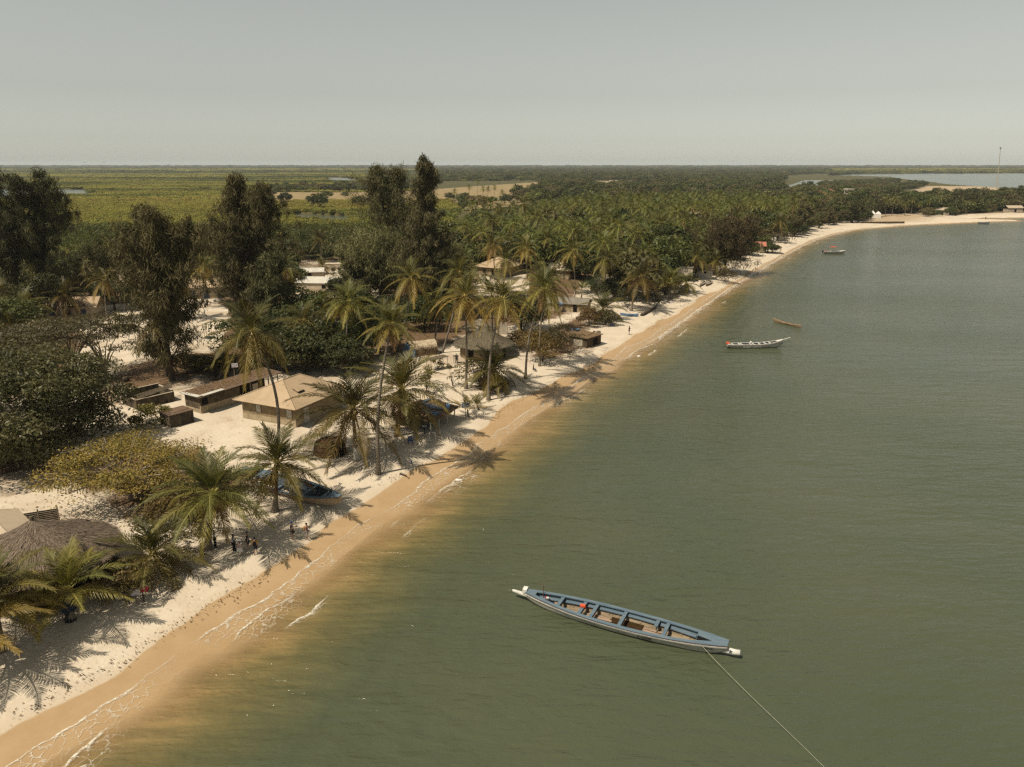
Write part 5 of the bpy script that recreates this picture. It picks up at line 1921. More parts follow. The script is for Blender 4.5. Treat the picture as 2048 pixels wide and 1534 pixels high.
plank_table('serving_table', 'pale plank table standing under the thatched shelter', (ctr.x + 0.6, ctr.y - 0.6, 0.9), an + 0.1, 1.6, 0.8, 0.78, M['white_post'], M['white_post'])
plank_table('serving_table', 'dark table at the near end of the thatched shelter', (a.x - 0.9, a.y + 0.2, 0.85), an, 1.3, 0.8, 0.75, M['navy_in'])
mb = MB()
mb.lathe([(0.02, 0.20), (0.16, 0.17), (0.28, 0.05), (0.30, 0.0)], 14)
o = mb.build('enamel_basin', M['white_paint'], None, True, (a.x - 0.9, a.y + 0.2, 0.85 + 0.79))
tag(o, 'white basin upturned on the dark table by the shelter', 'basin')
for px, py, lb, hh in ((859, 884, 'short whitewashed post nearest the wet sand by the shelter', 1.05), (879.5, 872, 'short whitewashed post beside the shelter corner', 0.8)):
    g = G(px, py)
    t = thing('whitewashed_post', lb, 'post', g, 0, 'short white posts by the shelter')
    MB().tube([(0, 0, -0.2), (0, 0, hh * 0.12)], 0.115, 8).build('post_foot', M['stained'], t)
    MB().tube([(0, 0, hh * 0.12), (0, 0, hh)], [0.11, 0.10], 8).build('post_shaft', M['white_post'], t)


def plastic_chair(px, py, rz, label, mat, group='plastic chairs by the shelter', z=None):
    g = G(px, py) if z is None else Vector((px, py, z))
    t = thing('plastic_chair', label, 'chair', g, rz, group)
    MB().box((0, 0, 0.44), (0.5, 0.48, 0.05)).build('seat', mat, t)
    mb = MB()
    mb.box((0, -0.25, 0.86), (0.5, 0.04, 0.1))
    for k in range(-2, 3):
        mb.box((k * 0.11, -0.24, 0.64), (0.07, 0.04, 0.36))
    mb.build('backrest', mat, t)
    for sx in (-1, 1):
        MB().tube([(sx * 0.26, -0.24, 0.66), (sx * 0.27, 0.2, 0.66), (sx * 0.26, 0.22, 0.45)], 0.03, 6).build('armrest', mat, t)
        for sy in (-1, 1):
            MB().tube([(sx * 0.2, sy * 0.19, 0.44), (sx * 0.25, sy * 0.24, 0.0)], 0.03, 6).build('leg', mat, t)
    return t


plastic_chair(821, 888, RA(200), 'blue plastic armchair alone on the shaded sand by the shelter', M['blue_plastic'])
plastic_chair(787, 862, RA(20), 'blue plastic armchair behind the yellow painted palm trunk', M['blue_plastic'])

# signboard on a thin pole
g = G(931, 838)
t = thing('signboard', 'small blue and white board on a thin pole beside the palm sapling', 'sign', g, RA(20))
MB().tube([(0, 0, -0.3), (0, 0, 2.1)], 0.045, 6).build('pole', M['pole'], t)
mb = MB()
mb.box((0, -0.03, 1.95), (0.95, 0.05, 0.55))
bd = mb.build('board', M['blue_tarp'], t)
mb = MB()
for k, (w, x) in enumerate(((0.7, 0), (0.5, -0.1), (0.62, 0.02))):
    mb.box((x, -0.062, 2.1 - 0.15 * k), (w, 0.012, 0.06))
mb.build('board_marks', M['white_paint'], bd)

# brown reed hut under the white footed palm
t = thing('reed_hut', 'small rounded brown reed hut with dark doorway under the white footed palm', 'hut', G(660, 905), 0)
mb = MB()
mb.lathe([(1.75, -0.1), (1.8, 0.7), (1.7, 1.25), (1.2, 1.6), (0.25, 1.75)], 22)
wl = mb.build('wall', simple('brown_reeds', (0.13, 0.08, 0.042), (0.065, 0.042, 0.024), 5, 0.95, 0.8, 0.1, (1, 1, 0.25)), t)
V, T = straw_coat(circ(1.85, 0.0), circ(1.3, 1.8), 1800, 6, (0.1, 0.055, 0.025), (0.24, 0.14, 0.06), 0.6, 0.02)
link('reed_strands', np_mesh('reed_strands', V, quads(V), M['straw'], T), wl)
mb = MB()
mb.box((1.35, -1.2, 0.75), (0.35, 1.0, 1.5), RA(-42))
mb.build('doorway', M['dark_void'], t)

# round hut with grey thatch, and the one behind
t = thing('thatched_hut', 'hut with broad grey conical thatch in the middle of the village yard', 'hut', (-4.9, 124.6, 1.25), 0)
thatch_roof(t, circ(5.0, 2.2), circ(0.12, 5.1), M['thatch'], GREY_ST, 6500, 7)
MB().tube([(0, 0, 4.9), (0, 0, 5.45)], [0.14, 0.05], 6).build('finial', M['thatch'], t)
MB().lathe([(4.1, -0.2), (4.1, 2.4)], 26).build('wall', M['mud_wall'], t)
for an_ in (-75, -120, -30):
    q = RA(an_)
    o = MB().box((0, 0, 0), (0.14, 1.0, 1.9)).build('doorway', M['dark_void'] if an_ != -75 else M['blue_door'], t, loc=(4.08 * math.cos(q), 4.08 * math.sin(q), 0.95))
    o.rotation_euler = (0, 0, q)
t = thing('thatched_hut', 'smaller grey thatched hut with whitish wall behind the middle round hut', 'hut', (-5.9, 136.0, 1.25), 0)
thatch_roof(t, circ(3.4, 2.5), circ(0.3, 3.9), M['thatch'], GREY_ST, 3200, 8)
MB().lathe([(2.7, -0.2), (2.7, 2.6)], 22).build('wall', M['cream_wall'], t)
o = MB().box((0, 0, 0), (0.14, 0.9, 1.8)).build('doorway', M['dark_void'], t, loc=(2.68 * math.cos(-1.2), 2.68 * math.sin(-1.2), 0.9))
o.rotation_euler = (0, 0, -1.2)
t = thing('brick_wall', 'broken pale brick wall standing behind the grey thatched huts', 'wall', G(1003, 668), RA(-10))
MB().box((0, 0, 1.0), (2.4, 0.25, 2.0)).box((0.4, 0, 2.15), (1.3, 0.25, 0.35)).build('masonry', M['concrete'], t)
MB().box((-1.5, 0.4, 0.8), (0.5, 0.9, 1.6)).build('blue_sheet', M['blue_tarp'], t)

# tent roofed hut
g = G(842, 711)
t = thing('tent_hut', 'long hut with pale plastered tent roof, straw sides and blue tarp at one end', 'hut', g + Vector((0, 1.2, 0)), RA(24))
mb = MB()
ns = 9
prof = [(-1.6, 1.25), (-1.25, 1.9), (-0.65, 2.35), (0, 2.5), (0.65, 2.35), (1.25, 1.9), (1.6, 1.25)]
for i in range(ns):
    x = -2.4 + 4.8 * i / (ns - 1)
    sg = 0.12 * math.sin(3.14 * i / (ns - 1))
    mb.v += [(x, y, z - sg) for y, z in prof]
for i in range(ns - 1):
    for k in range(6):
        mb.f.append((i * 7 + k, (i + 1) * 7 + k, (i + 1) * 7 + k + 1, i * 7 + k + 1))
mb.f += [tuple(range(7)), tuple((ns - 1) * 7 + 6 - k for k in range(7))]
mb.build('roof', M['thatch_pale'], t)
wl = rectwall(4.6, 3.0, 1.4, 0.12).build('wall', M['thatch_brown'], t)
V, T = straw_coat(rect(4.8, 3.3, 0.15), rect(4.7, 3.15, 1.5), 2600, 9, *BRN_ST, 0.6, 0.03)
link('straw_skirt', np_mesh('straw_skirt', V, quads(V), M['straw'], T), wl)
mb = MB()
mb.add([(-2.5, -1.5, 1.9), (-2.5, 1.2, 2.0), (-3.3, 1.5, 0.0), (-3.4, -1.7, 0.0), (-2.46, -1.5, 1.8), (-2.46, 1.2, 1.9), (-3.2, 1.5, -0.05), (-3.3, -1.7, -0.05)],
       [(0, 1, 2, 3), (7, 6, 5, 4), (0, 4, 5, 1), (1, 5, 6, 2), (2, 6, 7, 3), (3, 7, 4, 0)])
mb.add([(-2.45, -1.55, 1.7), (-1.6, -1.75, 1.2), (-1.9, -2.0, 0.0), (-3.3, -1.8, 0.0)], [(0, 1, 2, 3)])
mb.build('tarp', M['blue_tarp'], t)

# flat shade table
p0, p1 = Vector((*P(854, 721, 3.3), 0)), Vector((*P(893, 710, 3.3), 0))
c0 = (p0 + p1) / 2
t = thing('shade_frame', 'flat reed shade on thin poles casting a square shadow on the open sand', 'shade', (c0.x, c0.y + 0.2, 1.25), RA(40))
mb = MB()
for k in range(16):
    mb.tube([(-1.75, -0.75 + 0.1 * k, 2.0 + 0.01 * (k % 3)), (1.75, -0.75 + 0.1 * k, 2.08)], 0.055, 5)
mb.build('shade_top', M['wood'], t)
for sx in (-1.6, 0, 1.6):
    for sy in (-0.65, 0.65):
        MB().tube([(sx, sy, -0.2), (sx, sy, 2.0)], 0.035, 5).build('pole', M['pole'], t)
t = thing('rubbish_stand', 'small dark stand of poles with a sack between the shade and the round hut', 'stand', G(912, 726), 0.3)
MB().box((0, 0, 1.25), (0.9, 0.6, 0.1)).build('stand_top', M['wood'], t)
for sx in (-1, 1):
    MB().tube([(sx * 0.35, 0, -0.1), (sx * 0.35, 0, 1.25)], 0.045, 5).build('pole', M['pole'], t)

# roofs of the village behind
HG = 'houses of the village among the palms'
house('tan hip roofed house half hidden by palms inland of the round huts', (-3.5, 223, 1.3), RA(62), 12.5, 9.5, 2.8, 2.4, 4.0, 0.7, M['tan_metal'], M['mud_wall'], [('window', '-x', 2, 1.1, 1, 1, M['dark_void']), ('door', '-x', -1, 0, 1, 2, M['dark_void'])], HG)
house('house with plain pale metal roof just right of the half hidden tan roof', (15.2, 216.5, 1.3), RA(62), 8.6, 7.2, 2.7, 2.0, 2.4, 0.6, M['pale_metal'], M['mud_wall'], [('window', '-x', 1, 1.1, 1, 1, M['dark_void'])], HG)
t = thing('thatched_house', 'long grey brown hipped thatch house by the top of the beach', 'house', (26.5, 190, 1.25), RA(-38), HG)
e = rect(12.5, 7.5, 2.3)
thatch_roof(t, e, ridgef(e, 5.5, 4.9), M['thatch'], GREY_ST, 4500, 12)
rectwall(11, 6, 2.4).build('wall', M['mud_wall'], t)
opening('doorway', t, '-y', 1.0, 0, 1.0, 1.9, M['dark_void'], 11, 6)
opening('window', t, '-y', -3.0, 1.0, 0.9, 0.8, M['dark_void'], 11, 6)
house('long low house with grey sheet roof and a blue cloth on its eave', (12.6, 165.5, 1.25), RA(-17), 9.6, 4.6, 2.0, 0.95, 9.6, 0.3, M['grey_metal'], M['mud_wall'], [('door', '-y', 2.2, 0, 0.9, 1.8, M['dark_void'])], HG)
o = MB().box((0, 0, 0), (1.1, 0.8, 0.12), 0.3).box((0.2, -0.35, -0.2), (0.8, 0.12, 0.4), 0.3).build('blue_cloth', M['blue_tarp'], None, False, (10.6, 162.6, 3.35))
tag(o, 'crumpled blue cloth hanging on the eave of the long grey roof', 'cloth')
t = thing('beach_shack', 'low grey slab shack with dark hole and driftwood at the edge of the beach', 'shack', G(1170, 688), RA(50))
rectwall(4.6, 4.0, 1.7).build('wall', M['plank_dark'], t)
MB().box((0, 0, 1.78), (5.2, 4.6, 0.1)).box((0.8, 0.4, 1.87), (3.0, 2.0, 0.06), 0.2).build('roof', M['thatch_brown'], t)
opening('doorway', t, '-y', 0.4, 0.1, 1.5, 1.2, M['dark_void'], 4.6, 4.0)
opening('side_panel', t, '-x', 0, 0.1, 2.0, 1.3, M['concrete'], 4.6, 4.0)
t = thing('canoe', 'blue painted dugout leaning against the grey slab shack', 'canoe', G(1157, 690), RA(-60))
mb = MB()
mb.tube([(-1.7, 0, 1.3), (-1.0, 0, 0.85), (0.4, 0, 0.4), (1.5, 0, 0.12)], [0.07, 0.24, 0.26, 0.06], 8)
mb.build('hull', M['blue_tarp'], t)

t = thing('beach_shack', 'grey sheet walled shack raised on posts above the curving sand', 'shack', G(1368, 562), RA(-12))
MB().box((0, 0, 2.9), (4.4, 3.0, 2.2)).build('wall', M['concrete'], t)
MB().box((0, 0, 4.05), (4.8, 3.4, 0.09)).build('roof', M['grey_metal'], t)
for sx in (-1, 0, 1):
    for sy in (-1, 1):
        MB().tube([(sx * 1.9, sy * 1.3, -0.3), (sx * 1.9, sy * 1.3, 1.8)], 0.09, 6).build('post', M['pole'], t)
t = thing('beach_shack', 'little white walled hut with one dark window under a straw roof on the sand', 'hut', G(1409, 556), RA(-10))
rectwall(4.0, 3.2, 2.7).build('wall', M['white_post'], t)
opening('window', t, '-y', -0.1, 1.6, 0.9, 0.5, M['dark_void'], 4.0, 3.2)
e = rect(4.8, 4.0, 2.7)
thatch_roof(t, e, ridgef(e, 2.0, 3.9), M['thatch_brown'], BRN_ST, 1500, 14)
t = thing('thatched_hut', 'pale walled hut under a pyramid thatch at the bend of the beach', 'hut', G(1541, 480), RA(20))
e = rect(9.5, 8.5, 3.4)
thatch_roof(t, e, ridgef(e, 1.0, 6.4), M['thatch_brown'], BRN_ST, 2200, 15)
rectwall(7.6, 6.8, 3.5).build('wall', M['cream_wall'], t)
opening('doorway', t, '-y', 1.0, 0, 1.2, 2.0, M['dark_void'], 7.6, 6.8)
t = thing('lean_to', 'lean to shed with bright white sheet roof and grey board wall by the beach', 'shed', G(1527, 492), RA(-18))
rectwall(5.6, 3.6, 2.5).build('wall', M['reed_pale'], t)
mb = MB()
mb.add([(-4, -2.6, 2.5), (4.6, -2.6, 2.5), (4.6, 2.4, 3.5), (-4, 2.4, 3.5), (-4, -2.6, 2.42), (4.6, -2.6, 2.42), (4.6, 2.4, 3.42), (-4, 2.4, 3.42)],
       [(0, 1, 2, 3), (7, 6, 5, 4), (0, 4, 5, 1), (1, 5, 6, 2), (2, 6, 7, 3), (3, 7, 4, 0)])
mb.build('roof', M['white_metal'], t)
for sx in (3.2, 4.3):
    MB().tube([(sx, -2.3, -0.2), (sx, -2.3, 2.5)], 0.07, 6).build('post', M['pole'], t)
house('red roofed house mostly hidden by trees near the lean to shed', (*G(1505, 503)[:2], 1.3), RA(-15), 8.5, 5.5, 2.2, 1.2, 8.5, 0.5, M['red_metal'], M['cream_wall'], [], HG)
t = thing('straw_shade', 'open straw roofed shade on thin posts next to the lean to shed', 'shelter', G(1545, 505), RA(-15))
e = rect(6.2, 4.2, 2.1)
thatch_roof(t, e, ridgef(e, 3.5, 2.9), M['thatch'], GREY_ST, 1500, 16)
for sx in (-1, 0, 1):
    for sy in (-1, 1):
        MB().tube([(sx * 2.8, sy * 1.8, -0.3), (sx * 2.8, sy * 1.8, 2.2)], 0.07, 6).build('post', M['pole'], t)

# houses around the courtyard
t, rf = house('long school like house with blue doors and white panels beyond the courtyard', (-74, 183, 1.3), RA(10), 13.0, 6.0, 3.0, 1.5, 13.0, 0.7, M['tan_metal'], M['cream_wall'],
              [('door', '-y', q, 0.05, 1.3, 2.1, M['blue_door']) for q in (-4.6, -1.4, 1.8, 5.0)], HG)
house('low house whose tan roof shows through branches above the sandy road', (-95, 158, 1.3), RA(12), 10.5, 6.0, 2.6, 1.6, 10.5, 0.6, M['tan_metal'], M['cream_wall'],
      [('window', '-y', q, 1.0, 1.0, 1.0, M['blue_door']) for q in (-3, 0, 3)], HG)
house('house with flat tan roof and blue door cut by the left edge', (-107, 141, 1.3), RA(8), 11.0, 6.5, 2.6, 1.2, 11.0, 0.6, M['tan_metal'], M['cream_wall'], [('door', '-y', 3.6, 0.0, 1.1, 2.0, M['blue_door'])], HG)
house('house behind the thin reddish casuarina with pale speckled roof', (-103, 193, 1.3), RA(8), 13.0, 6.0, 2.8, 1.6, 13.0, 0.6, M['pale_metal'], M['cream_wall'], [('door', '-y', 0, 0, 1.1, 2.0, M['dark_void'])], HG)
house('flat pale roofed house inside the walled yard', (-59, 213, 1.3), RA(10), 9.5, 6.0, 2.4, 0.7, 9.5, 0.3, M['white_metal'], M['cream_wall'], [('window', '-y', 1, 1.0, 1.0, 0.9, M['dark_void'])], HG)
house('pale roofed house with one rusty stripe in front of the walled yard', (-49, 193, 1.3), RA(-6), 13.5, 7.0, 2.5, 1.0, 13.5, 0.3, M['white_metal'], M['cream_wall'], [('window', '-y', 1, 1.0, 1.0, 0.9, M['dark_void'])], HG)
t = thing('yard_wall', 'long pale plastered wall closing the yard behind the village', 'wall', (-55, 233, 1.3), RA(9))
MB().box((0, 0, 0.75), (30, 0.25, 1.7)).build('masonry', M['cream_wall'], t)
MB().box((0, 0, 1.64), (30.2, 0.35, 0.09)).build('coping', M['base_wall'], t)

# far houses and landmarks
FG = 'far houses among the trees'
for px, py, L_, rz_, rm, lb in ((1192, 371, 14, 5, 'white_metal', 'leftmost far pale house at the clearing beyond the palm grove'), (1206, 370, 12, -8, 'white_metal', 'far pale house just right of the leftmost one in the clearing'),
                                (1226, 366, 13, 0, 'pale_metal', 'far house behind a dark bush in the clearing'), (1280, 377, 16, -5, 'grey_metal', 'far grey roofed house at the right end of the clearing'),
                                (1350, 357, 24, 10, 'pale_metal', 'far sandy coloured house on the rise'), (1180, 375, 12, 0, 'white_metal', 'far low pale house below the clearing'),
                                (1608, 347, 36, 0, 'white_metal', 'far long white roof near the river'), (1880, 441 - 12, 9, 0, 'pale_metal', 'far small house behind the beach palms'),
                                (1806, 402, 10, 10, 'white_metal', 'far white walled house among trees behind the far beach'), (2025, 424, 10, 0, 'pale_metal', 'far house behind the right end of the beach')):
    x, y = P(px, py, 1.3)
    house(lb, (x, y, 1.3), RA(rz_), L_, L_ * 0.55, 3.0, 1.4, L_, 0.5, M[rm], M['cream_wall'], [('door', '-y', 0, 0, 1.4, 2.1, M['dark_void'])], FG, plinth=False)
x, y = P(1652, 400, 1.3)
house('large red tile roofed house above the trees left of the water tower', (x, y, 1.3), RA(15), 16, 11, 6.5, 3.4, 6, 0.8, M['tile_red'], M['cream_wall'], [('window', '-y', q, 3.6, 1.4, 1.4, M['dark_void']) for q in (-4, 0, 4)], None)
x, y = P(1695, 405, 1.3)
t = thing('water_tower', 'pale square concrete frame tower rising out of the trees', 'tower', (x, y, 1.3), RA(10))
hh = at_y(1695, 380, y)[1] - 1.3
mb = MB()
for sx in (-1, 1):
    for sy in (-1, 1):
        mb.box((sx * 2.2, sy * 2.2, hh / 2), (0.9, 0.9, hh))
for z in (hh * 0.35, hh * 0.7):
    mb.box((0, 2.2, z), (3.5, 0.7, 0.7)).box((0, -2.2, z), (3.5, 0.7, 0.7)).box((2.2, 0, z), (0.7, 3.5, 0.7)).box((-2.2, 0, z), (0.7, 3.5, 0.7))
mb.build('frame', M['concrete'], t)
MB().box((0, 0, hh + 0.6), (6.2, 6.2, 1.4)).build('tank', M['concrete'], t)
g = G(1762, 437)
t = thing('white_tent', 'white party tent peaks between the trees at the far beach', 'tent', g + Vector((0, 8, 0)), RA(-20))
for k, x in enumerate((-1.6, 1.6)):
    MB().add([(x - 1.6, -2, 2.4), (x + 1.6, -2, 2.4), (x + 1.6, 2, 2.4), (x - 1.6, 2, 2.4), (x, 0, 4.4 - 0.5 * k)], [(0, 1, 4), (1, 2, 4), (2, 3, 4), (3, 0, 4), (3, 2, 1, 0)]).build('canopy', M['white_paint'], t)
MB().box((0, -1.9, 1.2), (6.4, 0.1, 2.4)).box((0, 1.9, 1.2), (6.4, 0.1, 2.4)).build('side_cloth', M['white_paint'], t)
g = G(1765, 447)
t = thing('low_wall', 'low brown wall along the beach below the white tent', 'wall', g, RA(6))
MB().box((0, 0, 0.5), (26, 0.4, 1.0)).build('masonry', M['stained'], t)
MB().box((0, 0, 1.03), (26.1, 0.5, 0.07)).build('coping', M['mud_wall'], t)
# radio mast
x, y = P(1993, 379, 1.3)
top = at_y(2001, 297, y)
hm = top[1] - 1.3
t = thing('radio_mast', 'tall thin pale lattice mast standing near the far river bank', 'mast', (x, y, 1.3), 0)
mb = MB()
dx = top[0] - x
for k in range(3):
    a = k * 2.094
    mb.tube([(0.7 * math.cos(a), 0.7 * math.sin(a), 0), (dx + 0.25 * math.cos(a), 0.25 * math.sin(a), hm)], [0.16, 0.1], 5)
nseg = 22
for i in range(nseg):
    f0, f1 = i / nseg, (i + 1) / nseg
    for k in range(3):
        a, a2 = k * 2.094, (k + 1) * 2.094
        r0_, r1_ = 0.7 - 0.45 * f0, 0.7 - 0.45 * f1
        mb.tube([(dx * f0 + r0_ * math.cos(a), r0_ * math.sin(a), hm * f0), (dx * f1 + r1_ * math.cos(a2), r1_ * math.sin(a2), hm * f1)], 0.07, 4, False)
mb.build('lattice', M['steel'], t)
MB().ball((dx, 0, hm + 0.6), (1.3, 1.3, 0.7), 8, 5).build('beacon', M['black'], t)


# ------------------------------------------------------------------ boats
class Hull:
    def __init__(s, L, B, D, bow=0.35, stern=0.2, bb=0.35, sb=0.15, full=2.2, draft=0.3):
        s.L, s.B, s.D, s.bow, s.stern, s.bb, s.sb, s.full, s.draft = L, B, D, bow, stern, bb, sb, full, draft

    def b(s, u):
        w = 1 - abs(2 * u - 1) ** s.full
        e = s.sb if u < 0.5 else s.bb
        return e + (s.B / 2 - e) * w ** 0.95

    def top(s, u):
        q = 2 * u - 1
        return s.D + (s.bow * q * q if q > 0 else s.stern * q * q)

    def x(s, u):
        return (u - 0.5) * s.L

    def keel(s, u):
        q = abs(2 * u - 1) ** 5
        return -s.draft + (s.draft + 0.42 * s.top(u)) * q

    def sheet(s, rows, us):
        mb = MB()
        n = len(rows)
        for u in us:
            for f in rows:
                y, z = f(u)
                mb.v.append((s.x(u), y, z))
        for i in range(len(us) - 1):
            for k in range(n - 1):
                mb.f.append((i * n + k, i * n + k + 1, (i + 1) * n + k + 1, (i + 1) * n + k))
        return mb

    def lev(s, u, z):
        """half width of the hull skin at height z"""
        k = s.keel(u)
        t = max(0.0, min(1.0, (z - k) / (s.top(u) - k)))
        return s.b(u) * (0.12 + 0.88 * t ** 0.38)


US = [i / 30 for i in range(31)]


def boat(label, loc, rz, hl, hullmat, inmat, gunmat, floormat, name='pirogue', thwarts=(), gun_w=0.3, deck=(0.0, 0.87), stripes=True, group=None, floor_z=0.14, lower=None, rubb=('red_paint', 'white_paint'), tw=0.28):
    t = thing(name, label, 'boat', loc, rz, group)
    H_ = hl
    fr = [1.0, 0.8, 0.55, 0.3, 0.12, 0.0]
    rows = [(lambda u, f=f: (-H_.lev(u, H_.keel(u) + f * (H_.top(u) - H_.keel(u))), H_.keel(u) + f * (H_.top(u) - H_.keel(u)))) for f in fr] + \
           [(lambda u, f=f: (H_.lev(u, H_.keel(u) + f * (H_.top(u) - H_.keel(u))), H_.keel(u) + f * (H_.top(u) - H_.keel(u)))) for f in fr[::-1]]
    mb = H_.sheet(rows, US)
    n = len(rows)
    mb.f.append(tuple(range(n)))
    mb.f.append(tuple(30 * n + n - 1 - k for k in range(n)))
    hull = mb.build('hull', hullmat, t)
    th = 0.06

    def inner(sg, z):
        return lambda u, sg=sg, z=z: (sg * max(0.02, H_.lev(u, z(u)) - th), z(u))
    fl = lambda u: max(floor_z, H_.keel(u) + 0.04)
    mid = lambda u: fl(u) + (H_.top(u) - fl(u)) * 0.45
    tp = lambda u: H_.top(u) - 0.03
    us = US[1:-1]
    mb = H_.sheet([inner(-1, tp), inner(-1, mid)], us)
    m2 = H_.sheet([inner(1, mid), inner(1, tp)], us)
    mb.add(m2.v, m2.f)
    mb.build('inner_planking', inmat, t)
    mb = H_.sheet([inner(-1, mid), inner(-1, fl), inner(1, fl), inner(1, mid)], us)
    mb.build('floor', floormat, t)
    # gunwale planks
    mb = MB()
    for sg in (-1, 1):
        rws = [lambda u: (sg * (H_.b(u) + 0.02), H_.top(u) + 0.045), lambda u: (sg * max(0.0, H_.b(u) - gun_w), H_.top(u) + 0.045),
               lambda u: (sg * max(0.0, H_.b(u) - gun_w), H_.top(u) - 0.02), lambda u: (sg * (H_.b(u) + 0.02), H_.top(u) - 0.02), lambda u: (sg * (H_.b(u) + 0.02), H_.top(u) + 0.045)]
        m2 = H_.sheet(rws, US)
        m2.f += [(0, 1, 2, 3), (30 * 5 + 3, 30 * 5 + 2, 30 * 5 + 1, 30 * 5)]
        mb.add(m2.v, m2.f)
    mb.build('gunwale', gunmat, t)
    if stripes:
        for nm, z0, z1, pr, mt in (('upper_stripe', -0.025, -0.085, 0.03, rubb[0]), ('rubbing_strip', -0.09, -0.2, 0.055, rubb[1])):
            mb = MB()
            for sg in (-1, 1):
                m2 = H_.sheet([lambda u: (sg * (H_.lev(u, H_.top(u) + z0) - 0.01), H_.top(u) + z0), lambda u: (sg * (H_.lev(u, H_.top(u) + z0) + pr), H_.top(u) + z0),
                               lambda u: (sg * (H_.lev(u, H_.top(u) + z1) + pr), H_.top(u) + z1), lambda u: (sg * (H_.lev(u, H_.top(u) + z1) - 0.01), H_.top(u) + z1)], US)
                mb.add(m2.v, m2.f)
            mb.build(nm, M[mt], t)
    for k, q in enumerate(thwarts):
        u = q[0] if isinstance(q, tuple) else q
        w = tw
        z = H_.top(u) - 0.06
        half = H_.lev(u, z) - 0.04
        y0, y1 = (-half, half) if not isinstance(q, tuple) else (q[1] * half, q[2] * half)
        mb = MB()
        mb.box((H_.x(u), (y0 + y1) / 2, z), (w, y1 - y0, 0.07))
        mb.box((H_.x(u) + 0.02, (y0 + y1) / 2, z - 0.22), (0.05, (y1 - y0) * 0.92, 0.36))
        mb.build('thwart', gunmat, t)
    if deck[1] < 1:
        mb = H_.sheet([lambda u: (-max(0.01, H_.b(u) - 0.05), H_.top(u) + 0.052), lambda u: (max(0.01, H_.b(u) - 0.05), H_.top(u) + 0.052)], [deck[1] + (1 - deck[1]) * i / 6 for i in range(7)])
        m2 = H_.sheet([lambda u: (max(0.01, H_.b(u) - 0.05), H_.top(u) + 0.0), lambda u: (-max(0.01, H_.b(u) - 0.05), H_.top(u) + 0.0)], [deck[1] + (1 - deck[1]) * i / 6 for i in range(7)])
        mb.add(m2.v, m2.f)
        mb.add([(H_.x(deck[1]), -H_.b(deck[1]) + 0.05, H_.top(deck[1]) + 0.052), (H_.x(deck[1]), H_.b(deck[1]) - 0.05, H_.top(deck[1]) + 0.052),
                (H_.x(deck[1]), H_.b(deck[1]) - 0.05, H_.top(deck[1])), (H_.x(deck[1]), -H_.b(deck[1]) + 0.05, H_.top(deck[1]))], [(0, 1, 2, 3)])
        mb.build('fore_deck', gunmat, t)
    if deck[0] > 0:
        q = deck[0]
        mb = MB()
        mb.add([(H_.x(0), -H_.b(0) + 0.03, H_.top(0) + 0.052), (H_.x(q), -H_.b(q) + 0.05, H_.top(q) + 0.052), (H_.x(q), H_.b(q) - 0.05, H_.top(q) + 0.052), (H_.x(0), H_.b(0) - 0.03, H_.top(0) + 0.052),
                (H_.x(0), -H_.b(0) + 0.03, H_.top(0)), (H_.x(q), -H_.b(q) + 0.05, H_.top(q)), (H_.x(q), H_.b(q) - 0.05, H_.top(q)), (H_.x(0), H_.b(0) - 0.03, H_.top(0))],
               [(0, 1, 2, 3), (7, 6, 5, 4), (0, 4, 5, 1), (1, 5, 6, 2), (2, 6, 7, 3), (3, 7, 4, 0)])
        mb.build('stern_deck', gunmat, t)
    return t, hull


def lettering(text, size, loc, rot, mat, parent, name='lettering', ext=0.004):
    cu = bpy.data.curves.new(name, 'FONT')
    cu.body = text
    cu.size = size
    cu.extrude = ext
    cu.materials.append(mat)
    o = bpy.data.objects.new(name, cu)
    COL.objects.link(o)
    o2 = bpy.data.objects.new(name, bpy.data.meshes.new_from_object(o))
    bpy.data.objects.remove(o)
    COL.objects.link(o2)
    o2.parent = parent
    o2.location = loc
    o2.rotation_euler = rot
    return o2


# the blue pirogue at anchor
st, bw = Vector((*P(1053, 1181, 0.95), 0)), Vector((*P(1457, 1284, 1.1), 0))
d = bw - st
an = math.atan2(d.y, d.x)
c = (st + bw) / 2
hl = Hull(d.length, 2.5, 0.74, 0.24, 0.18, 0.36, 0.24, 2.15, 0.35)
t, hull = boat('large blue decked wooden pirogue anchored in the foreground water, white hull sides', (c.x, c.y, 0), an, hl, M['hull_white'], M['blue_paint'], M['blue_paint'], M['boat_floor'],
               thwarts=(0.185, (0.30, -1.0, 0.85), 0.36, 0.505, (0.665, 0.15, 1.0), 0.715), gun_w=0.27, deck=(0.055, 0.86), tw=0.26, floor_z=0.05)
